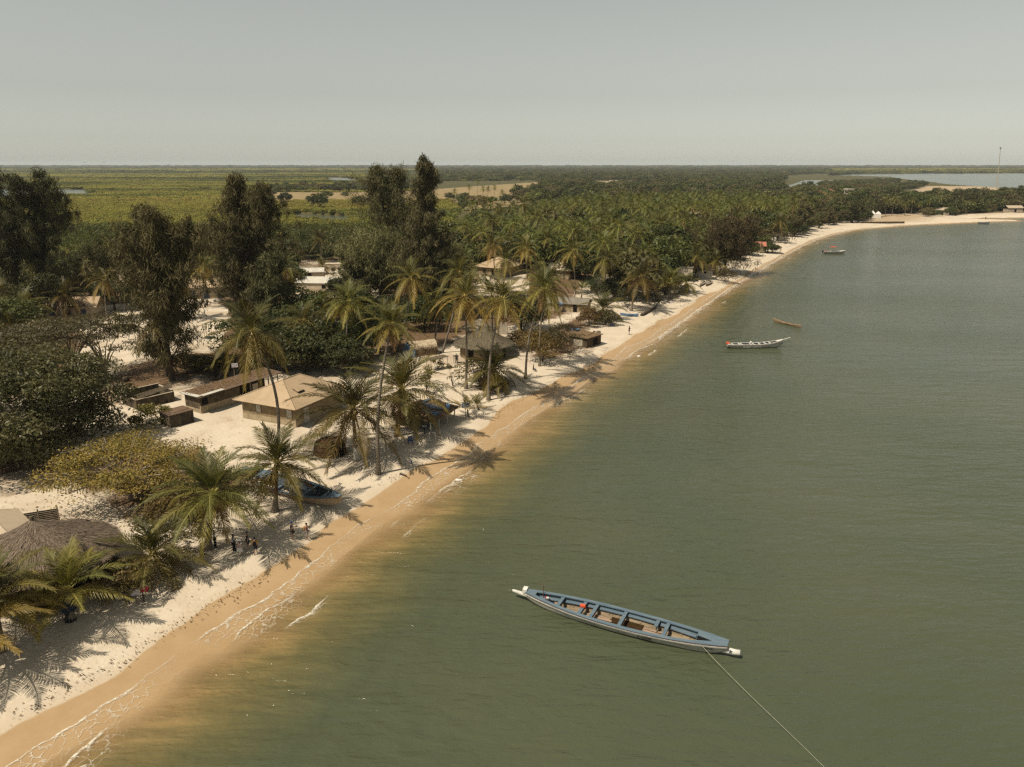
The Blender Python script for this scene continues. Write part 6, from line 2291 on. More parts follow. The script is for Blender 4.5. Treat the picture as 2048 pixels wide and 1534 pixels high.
# inner shelf plank along both sides
mb = MB()
for sg in (-1, 1):
    m2 = hl.sheet([lambda u: (sg * (hl.lev(u, 0.5) - 0.07), 0.5), lambda u: (sg * max(0.05, hl.lev(u, 0.5) - 0.30), 0.47), lambda u: (sg * max(0.05, hl.lev(u, 0.5) - 0.30), 0.41), lambda u: (sg * (hl.lev(u, 0.4) - 0.07), 0.41)], [0.07 + 0.78 * i / 20 for i in range(21)])
    mb.add(m2.v, m2.f)
mb.build('side_shelf', M['blue_paint'], t)
mb = MB()
m2 = hl.sheet([lambda u: (-hl.lev(u, 0.1) + 0.12, 0.09), lambda u: (hl.lev(u, 0.1) - 0.12, 0.09)], [0.44, 0.5, 0.56, 0.60])
mb.add(m2.v, m2.f)
mb.build('bilge_water', M['bilge'], t)
rr = random.Random(4)
for u0, u1, ny in ((0.22, 0.295, 3), (0.31, 0.44, 4), (0.60, 0.71, 4), (0.73, 0.785, 3)):
    for k in range(ny):
        y = -0.42 + 0.26 * k
        mb = MB()
        mb.beam((hl.x(u0) + rr.uniform(0, 0.2), y, 0.13), (hl.x(u1) + rr.uniform(-0.1, 0.2), y + rr.uniform(-0.06, 0.06), 0.14), 0.2, 0.045)
        mb.build('floor_board', M['plank_pink'], t)
mb = MB()
for u in (0.24, 0.42, 0.47, 0.58, 0.78, 0.82):
    for sg in (-1, 1):
        mb.beam((hl.x(u), sg * (hl.lev(u, 0.45) - 0.09), 0.45), (hl.x(u), sg * (hl.lev(u, 0.15) - 0.1), 0.16), 0.07, 0.05)
mb.build('ribs', M['boat_floor'], t)
# white beaks at both ends, with a black star on the bow
mb = MB()
mb.tube([(hl.x(1) - 0.5, 0, 0.42), (hl.x(1) + 0.35, 0, 0.42), (hl.x(1) + 0.85, 0, 0.5)], [0.24, 0.22, 0.2], 8)
bk = mb.build('bow_beak', M['white_paint'], t, True)
mb = MB()
sv = []
for k in range(10):
    a = math.pi / 2 + k * math.pi / 5
    q = 0.17 if k % 2 == 0 else 0.07
    sv.append((q * math.cos(a), 0, q * math.sin(a)))
mb.add([(x, -0.01, z) for x, y, z in sv] + [(x, 0.01, z) for x, y, z in sv] + [(0, -0.01, 0), (0, 0.01, 0)],
       [(k, (k + 1) % 10, 20) for k in range(10)] + [(10 + (k + 1) % 10, 10 + k, 21) for k in range(10)] + [(k, 10 + k, 10 + (k + 1) % 10, (k + 1) % 10) for k in range(10)])
o = mb.build('star_mark', M['black'], bk, loc=(hl.x(1) + 0.22, -0.2, 0.53))
o.rotation_euler = (RA(-42), 0, 0)
mb = MB()
mb.add([(hl.x(0) + 0.3, -0.2, 0.62), (hl.x(0) + 0.3, 0.2, 0.62), (hl.x(0) - 1.15, 0.09, 0.70), (hl.x(0) - 1.25, 0, 0.71), (hl.x(0) - 1.15, -0.09, 0.70),
        (hl.x(0) + 0.3, -0.2, 0.50), (hl.x(0) + 0.3, 0.2, 0.50), (hl.x(0) - 1.15, 0.09, 0.60), (hl.x(0) - 1.25, 0, 0.61), (hl.x(0) - 1.15, -0.09, 0.60)],
       [(0, 1, 2, 3, 4)[::-1], (5, 6, 7, 8, 9), (0, 5, 6, 1)[::-1], (1, 6, 7, 2), (2, 7, 8, 3), (3, 8, 9, 4), (4, 9, 5, 0)])
mb.build('stern_beak', M['white_paint'], t)
mb = MB()
mb.box((hl.x(0) - 0.12, 0.06, hl.top(0) + 0.02), (0.34, 0.52, 0.34), 0.15)
mb.build('stern_block', M['white_paint'], t)
mb = MB()
mb.tube([(hl.x(0.085), 0.3, 0.5), (hl.x(0.085), 0.32, 1.55), (hl.x(0.06), 0.36, 1.6)], 0.025, 6)
mb.build('tiller_rod', M['rust'], t)
en = MB()
en.ball((hl.x(0.12), 0.02, 0.55), (0.22, 0.17, 0.2), 10, 6)
en.tube([(hl.x(0.12), 0.02, 0.4), (hl.x(0.085), -0.05, 0.3)], 0.09, 8)
en.box((hl.x(0.132), 0, 0.32), (0.5, 0.4, 0.3))
e_ = en.build('engine', M['black'], t, True)
MB().box((hl.x(0.115), 0.04, 0.76), (0.2, 0.16, 0.1), 0.3).build('engine_cap', M['white_paint'], e_)
MB().box((hl.x(0.106), 0.06, 0.76), (0.09, 0.17, 0.11), 0.3).build('cap_stripe', M['red_cloth'], e_)
MB().box((hl.x(0.158), 0.15, 0.3), (0.6, 0.5, 0.1), 0.1).build('stern_board', M['plank_pink'], t)
# forward hatch and rope
mb = MB()
mb.add([(hl.x(0.862), -0.5, hl.top(0.862) + 0.058), (hl.x(0.93), -0.18, hl.top(0.93) + 0.058), (hl.x(0.862), 0.1, hl.top(0.862) + 0.058)], [(0, 1, 2)])
mb.build('deck_opening', M['dark_void'], t)
o = MB().box((0, 0, 0.05), (0.36, 0.3, 0.12), 0.2).box((0.1, 0.1, -0.08), (0.2, 0.24, 0.2), 0.4).build('orange_bundle', M['orange'], None, False)
w = Matrix.Translation((c.x, c.y, 0)) @ Matrix.Rotation(an, 4, 'Z') @ Vector((hl.x(0.30), 0.12, hl.top(0.3) + 0.02))
o.location = w
o.rotation_euler = (0, 0, an)
tag(o, 'orange red bundle lying on a thwart of the big blue pirogue', 'bundle')
# letters along the near (starboard) side
for txt, u, sz in (('CISSE', 0.60, 0.44), ('998181', 0.895, 0.26), ('WANKI', 0.30, 0.24), ('MAMA', 0.42, 0.22)):
    z = hl.top(u) - 0.215 - sz * 0.72
    y = -(hl.lev(u, z + sz * 0.3) + 0.03)
    slope = math.atan2(hl.lev(u + 0.03, z) - hl.lev(u, z), 0.03 * hl.L)
    tilt = math.atan2(hl.lev(u, z + sz) - hl.lev(u, z), sz)
    if txt in ('CISSE', '998181'):
        lettering(txt, sz, (hl.x(u), y, z), (RA(90) + tilt * 0.8, 0, -slope), M['black'], hull)
mb = MB()
for sg in (-1, 1):
    rr_ = [0.04 + 0.92 * i / 28 for i in range(29)]
    za, zb = lambda u: max(0.1, hl.keel(u) + 0.06), lambda u: max(-0.1, hl.keel(u) + 0.02)
    m2 = hl.sheet([lambda u: (sg * (hl.lev(u, za(u)) + 0.012), za(u)), lambda u: (sg * (hl.lev(u, zb(u)) + 0.012), zb(u))][::(1 if sg < 0 else -1)], rr_)
    mb.add(m2.v, m2.f)
mb.build('waterline_stain', M['waterline_slime'], hull)
# mooring line
aw = Matrix.Translation((c.x, c.y, 0)) @ Matrix.Rotation(an, 4, 'Z') @ Vector((hl.x(0.865), -0.5, hl.top(0.865) + 0.06))
e1 = Vector((*P(1660, 1545, 0.02), 0.0))
mb = MB()
pts_ = []
for i in range(25):
    f = i / 24
    q = aw.lerp(e1, f)
    q.z -= 0.25 * math.sin(math.pi * f) * (1 - f)
    pts_.append(q)
mb.tube(pts_, 0.014, 6)
tag(mb.build('mooring_rope', M['rope'], None, True), 'thin pale mooring rope running from the blue pirogue to the lower edge', 'rope')

# the beached blue boat under the palms
bw, st = Vector((*P(682, 997, 1.9), 0)), Vector((*P(485, 940, 1.8), 0))
d = bw - st
an = math.atan2(d.y, d.x)
c = (bw + st) / 2
hl = Hull(d.length, 2.9, 0.8, 0.45, 0.2, 0.22, 0.4, 2.3, 0.25)
t, hull = boat('beached blue boat with cream and orange hull lying under the palms', (c.x, c.y, 0.95), an, hl, M['hull_cream'], M['navy_in'], M['blue_paint'], M['navy_in'], thwarts=(0.2, 0.45, 0.7), gun_w=0.28, deck=(0.1, 0.86),
               rubb=('orange_paint', 'hull_cream'), floor_z=0.2, name='beached_boat')
t.rotation_euler = (RA(8), 0, an)
mb = MB()
mb.tube([(hl.x(0.9), 0.25, hl.top(0.9)), (hl.x(0.9) + 0.1, 0.3, hl.top(0.9) + 0.5), (hl.x(0.92), 0.1, hl.top(0.9) + 0.55), (hl.x(0.9), -0.2, hl.top(0.9) + 0.1)], 0.07, 6)
mb.build('bow_rope', M['black'], t)
MB().box((hl.x(0.25), 0, hl.top(0.25) + 0.2), (1.5, 1.2, 0.25), 0.2).build('tarp_bundle', M['blue_paint'], t)
mb = MB()
for q in ((0.35, 0.2), (0.5, -0.4)):
    mb.beam((hl.x(q[0]), q[1], hl.top(q[0]) + 0.12), (hl.x(q[0]) + 3.2, q[1] + 0.2, hl.top(q[0] + 0.2) + 0.1), 0.1, 0.05)
mb.build('oars', M['blue_paint'], t)

# white pirogue, canoe and motor boats out on the water
st, bw = Vector((*P(1454, 692, 0.4), 0)), Vector((*P(1566, 687, 0.7), 0))
d = bw - st
an = math.atan2(d.y, d.x)
c = (st + bw) / 2
hl = Hull(d.length, 1.75, 0.75, 0.75, 0.05, 0.1, 0.55, 2.6, 0.2)
t, hull = boat('white pirogue with orange rim and raised bow, floating off the beach', (c.x, c.y, 0), an, hl, M['hull_white'], M['navy_in'], M['white_paint'], M['navy_in'], thwarts=(0.1, 0.22, 0.26, 0.42, 0.47, 0.58, 0.68, 0.76), gun_w=0.12, deck=(0.05, 0.88),
               rubb=('orange_paint', 'white_paint'), tw=0.2)
mb = MB()
mb.beam((hl.x(1) - 0.2, 0, hl.top(1) - 0.1), (hl.x(1) + 1.3, 0, hl.top(1) + 0.35), 0.16, 0.1)
mb.build('bow_beak', M['white_paint'], t)
MB().box((hl.x(0.0) + 0.15, 0.1, hl.top(0) + 0.15), (0.5, 0.6, 0.3)).build('stern_cover', M['orange'], t)
MB().tube([(hl.x(0), 0, 0.5), (hl.x(0) - 0.9, 0, 0.15)], 0.06, 6).build('motor_shaft', M['black'], t)
MB().ball((hl.x(0.42), 0, hl.top(0.42) + 0.2), (0.22, 0.22, 0.34), 8, 6).build('water_jar', M['white_paint'], t)
mb = MB()
rr = random.Random(8)
for k in range(17):
    u = 0.27 + k * 0.019
    y = -(hl.lev(u, 0.42) + 0.03)
    mb.box((hl.x(u), y, 0.40 + rr.uniform(-0.04, 0.04)), (0.13, 0.03, rr.choice((0.12, 0.2, 0.26))))
mb.build('painted_letters', M['white_paint'], hull)
mb = MB()
m2 = hl.sheet([lambda u: (-(hl.lev(u, 0.12) + 0.012), 0.12), lambda u: (-(hl.lev(u, -0.15) + 0.012), -0.15)], US[:28])
mb.add(m2.v, m2.f)
m2 = hl.sheet([lambda u: ((hl.lev(u, -0.15) + 0.012), -0.15), lambda u: ((hl.lev(u, 0.12) + 0.012), 0.12)], US[:28])
mb.add(m2.v, m2.f)
mb.build('boot_stripe', M['black'], hull)

st, bw = Vector((*P(1546, 641, 0.2), 0)), Vector((*P(1603, 654, 0.2), 0))
d = bw - st
c = (st + bw) / 2
hl = Hull(d.length, 0.95, 0.32, 0.3, 0.35, 0.05, 0.05, 2.0, 0.12)
boat('small bare wooden canoe drifting beyond the white pirogue', (c.x, c.y, 0), math.atan2(d.y, d.x), hl, M['canoe'], M['canoe'], M['canoe'], M['canoe'], name='canoe', thwarts=(0.4, 0.62), gun_w=0.12, deck=(0.12, 0.85), stripes=False, floor_z=0.08)

st, bw = Vector((*P(1646.5, 505, 0.4), 0)), Vector((*P(1690, 504, 0.6), 0))
d = bw - st
c = (st + bw) / 2
hl = Hull(d.length, 2.1, 0.85, 0.35, 0.0, 0.2, 0.8, 3.0, 0.2)
t, hull = boat('white motor boat with orange sun canopy near the bend of the beach', (c.x, c.y, 0), math.atan2(d.y, d.x), hl, M['hull_white'], M['blue_paint'], M['white_paint'], M['boat_floor'], name='motor_boat', thwarts=(0.35, 0.5), gun_w=0.2, deck=(0.0, 0.75), rubb=('blue_door', 'white_paint'))
MB().box((hl.x(0.43), 0, 2.55), (2.2, 1.8, 0.08)).build('sun_canopy', M['orange'], t)
for sx in (0.32, 0.54):
    for sy in (-0.8, 0.8):
        MB().tube([(hl.x(sx), sy, 0.8), (hl.x(sx), sy, 2.5)], 0.03, 5).build('canopy_pole', M['steel'], t)
MB().box((hl.x(0.0) - 0.15, 0, 0.75), (0.45, 0.4, 0.9)).build('outboard_motor', M['black'], t)
MB().box((hl.x(0.12), 0, 0.95), (0.5, 0.5, 0.35)).build('fuel_can', M['orange'], t)
st, bw = Vector((*P(1949, 445, 0.4), 0)), Vector((*P(1973, 445, 0.6), 0))
d = bw - st
c = (st + bw) / 2
hl = Hull(d.length, 2.1, 0.9, 0.4, 0.0, 0.2, 0.8, 3.0, 0.2)
boat('tiny white and blue boat close to the far end of the beach', (c.x, c.y - 3, 0), math.atan2(d.y, d.x), hl, M['hull_white'], M['blue_tarp'], M['blue_tarp'], M['boat_floor'], name='motor_boat', thwarts=(0.35, 0.5), gun_w=0.25, deck=(0.0, 0.7), rubb=('blue_door', 'white_paint'))

# boats and timber drawn up on the sand
g1, g2 = G(40, 1250), G(128, 1215)
d = g2 - g1
c = (g1 + g2) / 2
hl = Hull(d.length * 1.15, 1.2, 0.55, 0.5, 0.4, 0.08, 0.08, 2.1, 0.15)
t, hull = boat('dark painted canoe with bright patches on the sand under the bottom left palms', (c.x, c.y, c.z + 0.15), math.atan2(d.y, d.x), hl, M['navy_in'], M['navy_in'], M['black'], M['navy_in'], name='canoe', thwarts=(0.3, 0.5, 0.7), gun_w=0.12, deck=(0.1, 0.86), rubb=('orange_paint', 'yellow_wall'))
for k, (x, mt) in enumerate(((-0.8, 'white_paint'), (-0.4, 'white_paint'), (-1.6, 'blue_tarp'), (0.5, 'yellow_wall'))):
    MB().box((x, 0.0, hl.top(0.5) + 0.07), (0.22, 0.9, 0.06), 0.25).build('painted_plank', M[mt], t)
for (p_, q_, lb, mt) in (((1240, 631), (1277, 635), 'blue sided dugout canoe on the sand at the end of the driftwood beam', 'blue_tarp'), ((1399, 574), (1411, 565), 'left one of two slim dugouts drawn up on the sand', 'canoe'), ((1411, 573), (1424, 565), 'right one of two slim dugouts drawn up on the sand', 'canoe')):
    g1, g2 = G(*p_), G(*q_)
    d = g2 - g1
    c = (g1 + g2) / 2
    hl = Hull(d.length, 0.9, 0.4, 0.2, 0.2, 0.06, 0.06, 2.2, 0.1)
    boat(lb, (c.x, c.y, c.z + 0.08), math.atan2(d.y, d.x), hl, M[mt], M['dark_void'], M[mt if mt == 'blue_tarp' else 'cream_wall'], M['dark_void'], name='canoe', thwarts=(0.4, 0.6), gun_w=0.14, deck=(0.1, 0.9), stripes=False, group='dugouts on the sand')
for (p_, q_, lb, rd) in (((1283, 633), (1312, 617), 'thick dark driftwood beam lying on the beach', 0.35), ((1190, 692), (1172, 694), 'grey driftwood log by the slab shack', 0.16), ((1386, 566), (1402, 558), 'pile pole beside the white walled hut', 0.12),
                         ((800, 949), (818, 958), 'short dark branch lying on the shaded sand by the tall palm', 0.1)):
    g1, g2 = G(*p_), G(*q_)
    mb = MB()
    mb.tube([g1 + Vector((0, 0, rd)), (g1 + g2) / 2 + Vector((0.1, 0.1, rd * 1.2)), g2 + Vector((0, 0, rd))], [rd, rd * 0.9, rd * 0.6], 8)
    mb.build('driftwood', M['bark'], None, True)['label'] = lb
    COL.objects[-1]['category'] = 'driftwood'


# ------------------------------------------------------------------ people
def skin(name, verts, edges, radii, mat, parent, sub=1):
    me = bpy.data.meshes.new(name)
    me.from_pydata(verts, edges, [])
    me.materials.append(mat)
    o = link(name, me, parent)
    md = o.modifiers.new('skin', 'SKIN')
    md.use_smooth_shade = True
    for i, r_ in enumerate(radii):
        q = me.skin_vertices[0].data[i]
        q.radius = (r_, r_) if not hasattr(r_, '__len__') else r_
        q.use_root = (i == 0)
    if sub:
        s_ = o.modifiers.new('subsurf', 'SUBSURF')
        s_.levels = s_.render_levels = sub
    return o


def person(px, py, yaw, label, skin_t, top_c, bot_c, legs='shorts', hat=None, hair='short', arms='down', dress=False, bag=None, hgt=1.7, sit=False, g=None):
    g = g or G(px, py)
    t = thing('person', label, 'person', g, yaw, 'people on the beach')
    t.scale = (hgt / 1.76,) * 3
    v = {}
    dz = -0.45 if sit else 0
    v['pel'] = (0, 0, 0.95 + dz)
    v['spi'] = (0, 0.0, 1.15 + dz)
    v['che'] = (0, 0.0, 1.34 + dz)
    v['nec'] = (0, 0.0, 1.49 + dz)
    v['jaw'] = (0, 0.025, 1.57 + dz)
    v['hea'] = (0, 0.02, 1.66 + dz)
    v['cro'] = (0, 0.01, 1.74 + dz)
    for s, k in ((-1, 'l'), (1, 'r')):
        v['sh' + k] = (s * 0.19, 0, 1.42 + dz)
        mode = arms if not isinstance(arms, tuple) else arms[0 if s < 0 else 1]
        if mode == 'point':
            el, wr, ha = (s * 0.4, 0.15, 1.32 + dz), (s * 0.6, 0.28, 1.38 + dz), (s * 0.68, 0.33, 1.41 + dz)
        elif mode == 'hold':
            el, wr, ha = (s * 0.26, 0.08, 1.16 + dz), (s * 0.12, 0.3, 1.22 + dz), (s * 0.08, 0.37, 1.26 + dz)
        else:
            el, wr, ha = (s * 0.25, -0.02, 1.15 + dz), (s * 0.27, 0.07, 0.92 + dz), (s * 0.27, 0.1, 0.84 + dz)
        v['el' + k], v['wr' + k], v['ha' + k] = el, wr, ha
        v['hi' + k] = (s * 0.09, 0, 0.88 + dz)
        if sit:
            v['kn' + k], v['an' + k], v['to' + k] = (s * 0.14, 0.42, 0.46), (s * 0.14, 0.4, 0.07), (s * 0.15, 0.55, 0.035)
        else:
            st_ = 0.07 * s
            v['kn' + k], v['an' + k], v['to' + k] = (s * 0.1, 0.03 + st_ * 0.5, 0.48), (s * 0.11, -0.02 + st_, 0.08), (s * 0.12, 0.14 + st_, 0.035)
    R = dict(pel=(0.15, 0.105), spi=(0.135, 0.1), che=(0.165, 0.11), nec=0.052, jaw=(0.062, 0.075), hea=(0.078, 0.095), cro=(0.055, 0.065))
    for k in 'lr':
        R.update({'sh' + k: 0.062, 'el' + k: 0.042, 'wr' + k: 0.028, 'ha' + k: (0.036, 0.022), 'hi' + k: 0.088, 'kn' + k: 0.058, 'an' + k: 0.038, 'to' + k: 0.034})
    ed = [('pel', 'spi'), ('spi', 'che'), ('che', 'nec'), ('nec', 'jaw'), ('jaw', 'hea'), ('hea', 'cro')]
    for k in 'lr':
        ed += [('che', 'sh' + k), ('sh' + k, 'el' + k), ('el' + k, 'wr' + k), ('wr' + k, 'ha' + k), ('pel', 'hi' + k), ('hi' + k, 'kn' + k), ('kn' + k, 'an' + k), ('an' + k, 'to' + k)]
        w_, h_ = Vector(v['wr' + k]), Vector(v['ha' + k])
        dr = (h_ - w_).normalized()
        sd_ = dr.cross(Vector((0, 0, 1))) if abs(dr.z) < 0.9 else dr.cross(Vector((1, 0, 0)))
        sd_.normalize()
        for f in range(4):
            p1 = h_ + sd_ * (0.027 - 0.018 * f) + dr * 0.02
            p2 = p1 + dr * (0.07, 0.08, 0.075, 0.06)[f] + Vector((0, 0.01, 0))
            v['f%s%da' % (k, f)], v['f%s%db' % (k, f)] = tuple(p1), tuple(p2)
            R['f%s%da' % (k, f)], R['f%s%db' % (k, f)] = 0.010, 0.008
            ed += [('ha' + k, 'f%s%da' % (k, f)), ('f%s%da' % (k, f), 'f%s%db' % (k, f))]
        p1 = w_.lerp(h_, 0.45) + sd_ * 0.045
        v['t' + k] = tuple(p1 + dr * 0.04)
        R['t' + k] = 0.010
        ed += [('ha' + k, 't' + k)]
    nm = list(v)
    nm.remove('pel')
    nm = ['pel'] + nm
    ix = {q: i for i, q in enumerate(nm)}
    skin('body', [v[q] for q in nm], [(ix[a], ix[b]) for a, b in ed], [R[q] for q in nm], SKIN[skin_t], t)

    def garment(name, names, edges, grow, mat, over={}):
        vv = dict(v)
        vv.update(over)
        ii = {q: i for i, q in enumerate(names)}
        rad = []
        for q in names:
            a = R.get(q, 0.06)
            rad.append(tuple(x + grow for x in a) if hasattr(a, '__len__') else a + grow)
        return skin(name, [vv[q] for q in names], [(ii[a], ii[b]) for a, b in edges], rad, mat, t)
    half = lambda a, b, f: tuple(Vector(v[a]).lerp(Vector(v[b]), f))
    garment('shirt', ['spi', 'pel', 'che', 'shl', 'shr', 'sl', 'sr'], [('spi', 'pel'), ('spi', 'che'), ('che', 'shl'), ('che', 'shr'), ('shl', 'sl'), ('shr', 'sr')], 0.022, cloth(top_c),
            {'sl': half('shl', 'ell', 0.6), 'sr': half('shr', 'elr', 0.6)})
    if dress:
        mb = MB()
        mb.lathe([(0.17, 1.0 + dz), (0.21, 0.85 + dz), (0.27, 0.55 + dz), (0.26, 0.54 + dz)], 14)
        mb.build('skirt', cloth(bot_c), t, True)
    else:
        e = 0.95 if legs == 'trousers' else 0.85
        nms = ['pel', 'hil', 'hir', 'kl', 'kr']
        ov = {}
        edg = [('pel', 'hil'), ('pel', 'hir'), ('hil', 'kl'), ('hir', 'kr')]
        ov['kl'], ov['kr'] = half('hil', 'knl', e), half('hir', 'knr', e)
        if legs == 'trousers':
            nms += ['al', 'ar']
            ov['kl'], ov['kr'] = v['knl'], v['knr']
            ov['al'], ov['ar'] = half('knl', 'anl', 0.92), half('knr', 'anr', 0.92)
            edg += [('kl', 'al'), ('kr', 'ar')]
        garment('trousers' if legs == 'trousers' else 'shorts', nms, edg, 0.022, cloth(bot_c), ov)
    hc = v['hea']
    if hat:
        mb = MB()
        if hat[1] == 'cap':
            mb.ball((hc[0], hc[1] - 0.005, hc[2] + 0.045), (0.095, 0.115, 0.085), 12, 6)
            mb.box((hc[0], hc[1] + 0.14, hc[2] + 0.055), (0.14, 0.12, 0.015))
        else:
            mb.lathe([(0.21, 0.0), (0.205, 0.015), (0.1, 0.03), (0.095, 0.1), (0.05, 0.13)], 16, (hc[0], hc[1], hc[2] + 0.02))
        mb.build('hat', cloth(hat[0]), t, True)
    else:
        mb = MB()
        mb.ball((hc[0], hc[1] - 0.018, hc[2] + 0.03), (0.09, 0.105, 0.095), 12, 6)
        mb.build('hair', M['black'], t, True)
    mb = MB()
    for s in (-1, 1):
        mb.ball((s * 0.03, hc[1] + 0.086, hc[2] - 0.005), 0.011, 6, 4)
    mb.build('eyes', M['black'], t)
    mb = MB()
    mb.add([(-0.014, hc[1] + 0.088, hc[2] - 0.035), (0.014, hc[1] + 0.088, hc[2] - 0.035), (0, hc[1] + 0.112, hc[2] - 0.035), (0, hc[1] + 0.09, hc[2] + 0.0)], [(0, 1, 2), (0, 2, 3), (2, 1, 3), (1, 0, 3)])
    mb.build('nose', SKIN[skin_t], t)
    for s in (-1, 1):
        x, y, z = v['an' + ('l' if s < 0 else 'r')]
        MB().ball((x * 1.03, y + 0.07, 0.035), (0.05, 0.13, 0.045), 8, 5).build('shoe', cloth((0.45, 0.43, 0.4)) if skin_t == 'light' else M['black'], t, True)
    if bag:
        mb = MB()
        mb.ball((0, -0.2, 1.22 + dz), (0.16, 0.1, 0.24), 10, 6)
        bp_ = mb.build('backpack', cloth(bag), t, True)
        mb = MB()
        for s in (-1, 1):
            mb.tube([(s * 0.12, -0.12, 1.42 + dz), (s * 0.13, 0.0, 1.5 + dz), (s * 0.12, 0.14, 1.36 + dz), (s * 0.13, 0.1, 1.15 + dz)], 0.018, 5)
        mb.build('straps', cloth(bag), bp_)
    return t


NAVY, WHT, YEL, KHA = (0.02, 0.025, 0.045), (0.6, 0.58, 0.55), (0.5, 0.27, 0.02), (0.16, 0.13, 0.085)
person(431, 1096, RA(-70), 'person in white shirt and dark trousers half behind a palm trunk', 'dark', WHT, (0.02, 0.022, 0.03), 'trousers', arms=('down', 'hold'))
person(469, 1104, RA(-60), 'person in pale grey shirt pointing with one arm', 'dark', (0.36, 0.38, 0.42), (0.015, 0.015, 0.018), 'trousers', arms=('point', 'down'))
person(481, 1113, RA(0), 'person in white dress and white sun hat seen from behind', 'light', WHT, WHT, 'shorts', hat=(WHT, 'brim'), dress=True, bag=(0.35, 0.25, 0.24), hgt=1.66)
person(497, 1099, RA(120), 'person in dark navy shirt and shorts standing behind the yellow shirted one', 'light', NAVY, NAVY, 'shorts', hgt=1.72)
person(512, 1110, RA(10), 'person in yellow shirt carrying a black backpack', 'light', YEL, (0.03, 0.035, 0.05), 'shorts', bag=(0.015, 0.015, 0.02), hgt=1.7)
pA = person(585, 1079, RA(-80), 'person in blue cap and dark top holding a camera', 'light', NAVY, KHA, 'shorts', hat=((0.03, 0.09, 0.2), 'cap'), arms='hold', hgt=1.8)
person(615, 1080, RA(-90), 'person in mauve shirt and pale shorts with a yellow bag, walking on the sand', 'light', (0.2, 0.14, 0.2), (0.36, 0.36, 0.36), 'shorts', bag=(0.6, 0.3, 0.03), hgt=1.7)
person(1258, 669, RA(-120), 'lone person in pink shorts on the beach beside the driftwood', 'dark', (0.05, 0.03, 0.03), (0.4, 0.14, 0.16), 'shorts', arms=('hold', 'down'), hgt=1.7)
person(1067, 743, RA(-90), 'small seated person in dark top at the foot of the crossing palms', 'dark', (0.04, 0.045, 0.05), (0.05, 0.06, 0.09), 'trousers', sit=True, hgt=1.6)
person(1525, 516, RA(-150), 'far person in white clothes standing under the shade tree', 'dark', WHT, WHT, 'trousers', hgt=1.75)
person(1488, 522, RA(-90), 'far person in dark blue sitting in the shade of the spreading tree', 'dark', (0.02, 0.03, 0.07), (0.02, 0.03, 0.07), 'trousers', sit=True, hgt=1.7)
person(1499, 519, RA(-100), 'far person in orange sitting in the shade of the spreading tree', 'dark', (0.5, 0.12, 0.03), (0.3, 0.1, 0.03), 'trousers', sit=True, hgt=1.7)
person(1971, 439, RA(180), 'tiny dark dressed person on the far end of the beach', 'dark', (0.02, 0.02, 0.025), (0.02, 0.02, 0.025), 'trousers', hgt=1.8)
person(913, 727, RA(160), 'dark dressed person standing between the flat shade and the round hut', 'dark', (0.025, 0.022, 0.02), (0.02, 0.02, 0.025), 'trousers', hgt=1.7)
# camera held by the capped person
w = Matrix.Translation(pA.location) @ Matrix.Rotation(RA(-80), 4, 'Z') @ Vector((0, 0.44, 1.3))
mb = MB()
mb.box((0, 0, 0), (0.14, 0.08, 0.1)).tube([(0, 0.04, 0), (0, 0.16, 0)], 0.04, 8)
o = mb.build('photo_camera', M['black'], None, False, w)
o.rotation_euler = (0, 0, RA(-80))
tag(o, 'black camera in the hands of the person with blue cap', 'camera')
mb = MB()
mb.ball((0, 0, 0.0), (0.15, 0.1, 0.14), 8, 5)
o = mb.build('shoulder_bag', M['black'], None, True, Matrix.Translation(pA.location) @ Matrix.Rotation(RA(-80), 4, 'Z') @ Vector((0.25, 0.16, 0.9)))
tag(o, 'black bag hanging at the hip of the person with blue cap', 'bag')

# ------------------------------------------------------------------ small things
g = G(262, 1208)
t = thing('drying_rack', 'rough wooden rack hung with washing beside the small sea grape shrub', 'rack', g, RA(20))
for x in (-0.1, 0.9):
    MB().tube([(x, 0, -0.2), (x, 0, 1.25)], 0.055, 6).build('post', M['bark'], t)
MB().tube([(-0.3, 0, 1.25), (1.4, 0, 1.28)], 0.03, 6).build('rail', M['pole'], t)


def hung(label, x, w_, h_, mat, base, rz_):
    mb = MB()
    n = 8
    for i in range(n + 1):
        for j in range(4):
            mb.v.append((-w_ / 2 + w_ * i / n, 0.05 * math.sin(i * 1.9) * j / 3 - 0.04, -h_ * j / 3))
    k = len(mb.v)
    mb.v += [(a, b + 0.02, c) for a, b, c in mb.v]
    for o_ in (0, k):
        for i in range(n):
            for j in range(3):
                mb.f.append((o_ + i * 4 + j, o_ + i * 4 + j + 1, o_ + (i + 1) * 4 + j + 1, o_ + (i + 1) * 4 + j))
    o = mb.build('hanging_cloth', mat, None, True, base)
    o.rotation_euler = (0, 0, rz_)
    tag(o, label, 'cloth', 'washing and cloths hung up')


w0 = Matrix.Translation(g) @ Matrix.Rotation(RA(20), 4, 'Z')
hung('white patterned cloth on the rack beside the sea grape shrub', 0, 0.8, 0.55, M['white_cloth'], w0 @ Vector((0.35, -0.03, 1.24)), RA(20))
hung('red cloth at the end of the rack beside the sea grape shrub', 0, 0.55, 0.4, M['red_cloth'], w0 @ Vector((1.05, -0.03, 1.27)), RA(20))
g = G(142, 1243)
mb = MB()
mb.lathe([(0.42, 0.0), (0.40, 0.2), (0.30, 0.55), (0.28, 0.95)], 12)
tag(mb.build('trunk_foot_shade', M['black'], None, True, g), 'dark sleeve standing for shade round the trunk foot of the palm before the big hut', 'cloth')  # shade on the palm's trunk foot, added as a black sleeve
mb = MB()
mb.lathe([(0.5, 1.0), (0.42, 1.45), (0.2, 1.6)], 10)
mb.box((0.5, 0, 1.5), (0.5, 0.1, 0.3)).box((-0.5, 0, 1.45), (0.5, 0.1, 0.3))
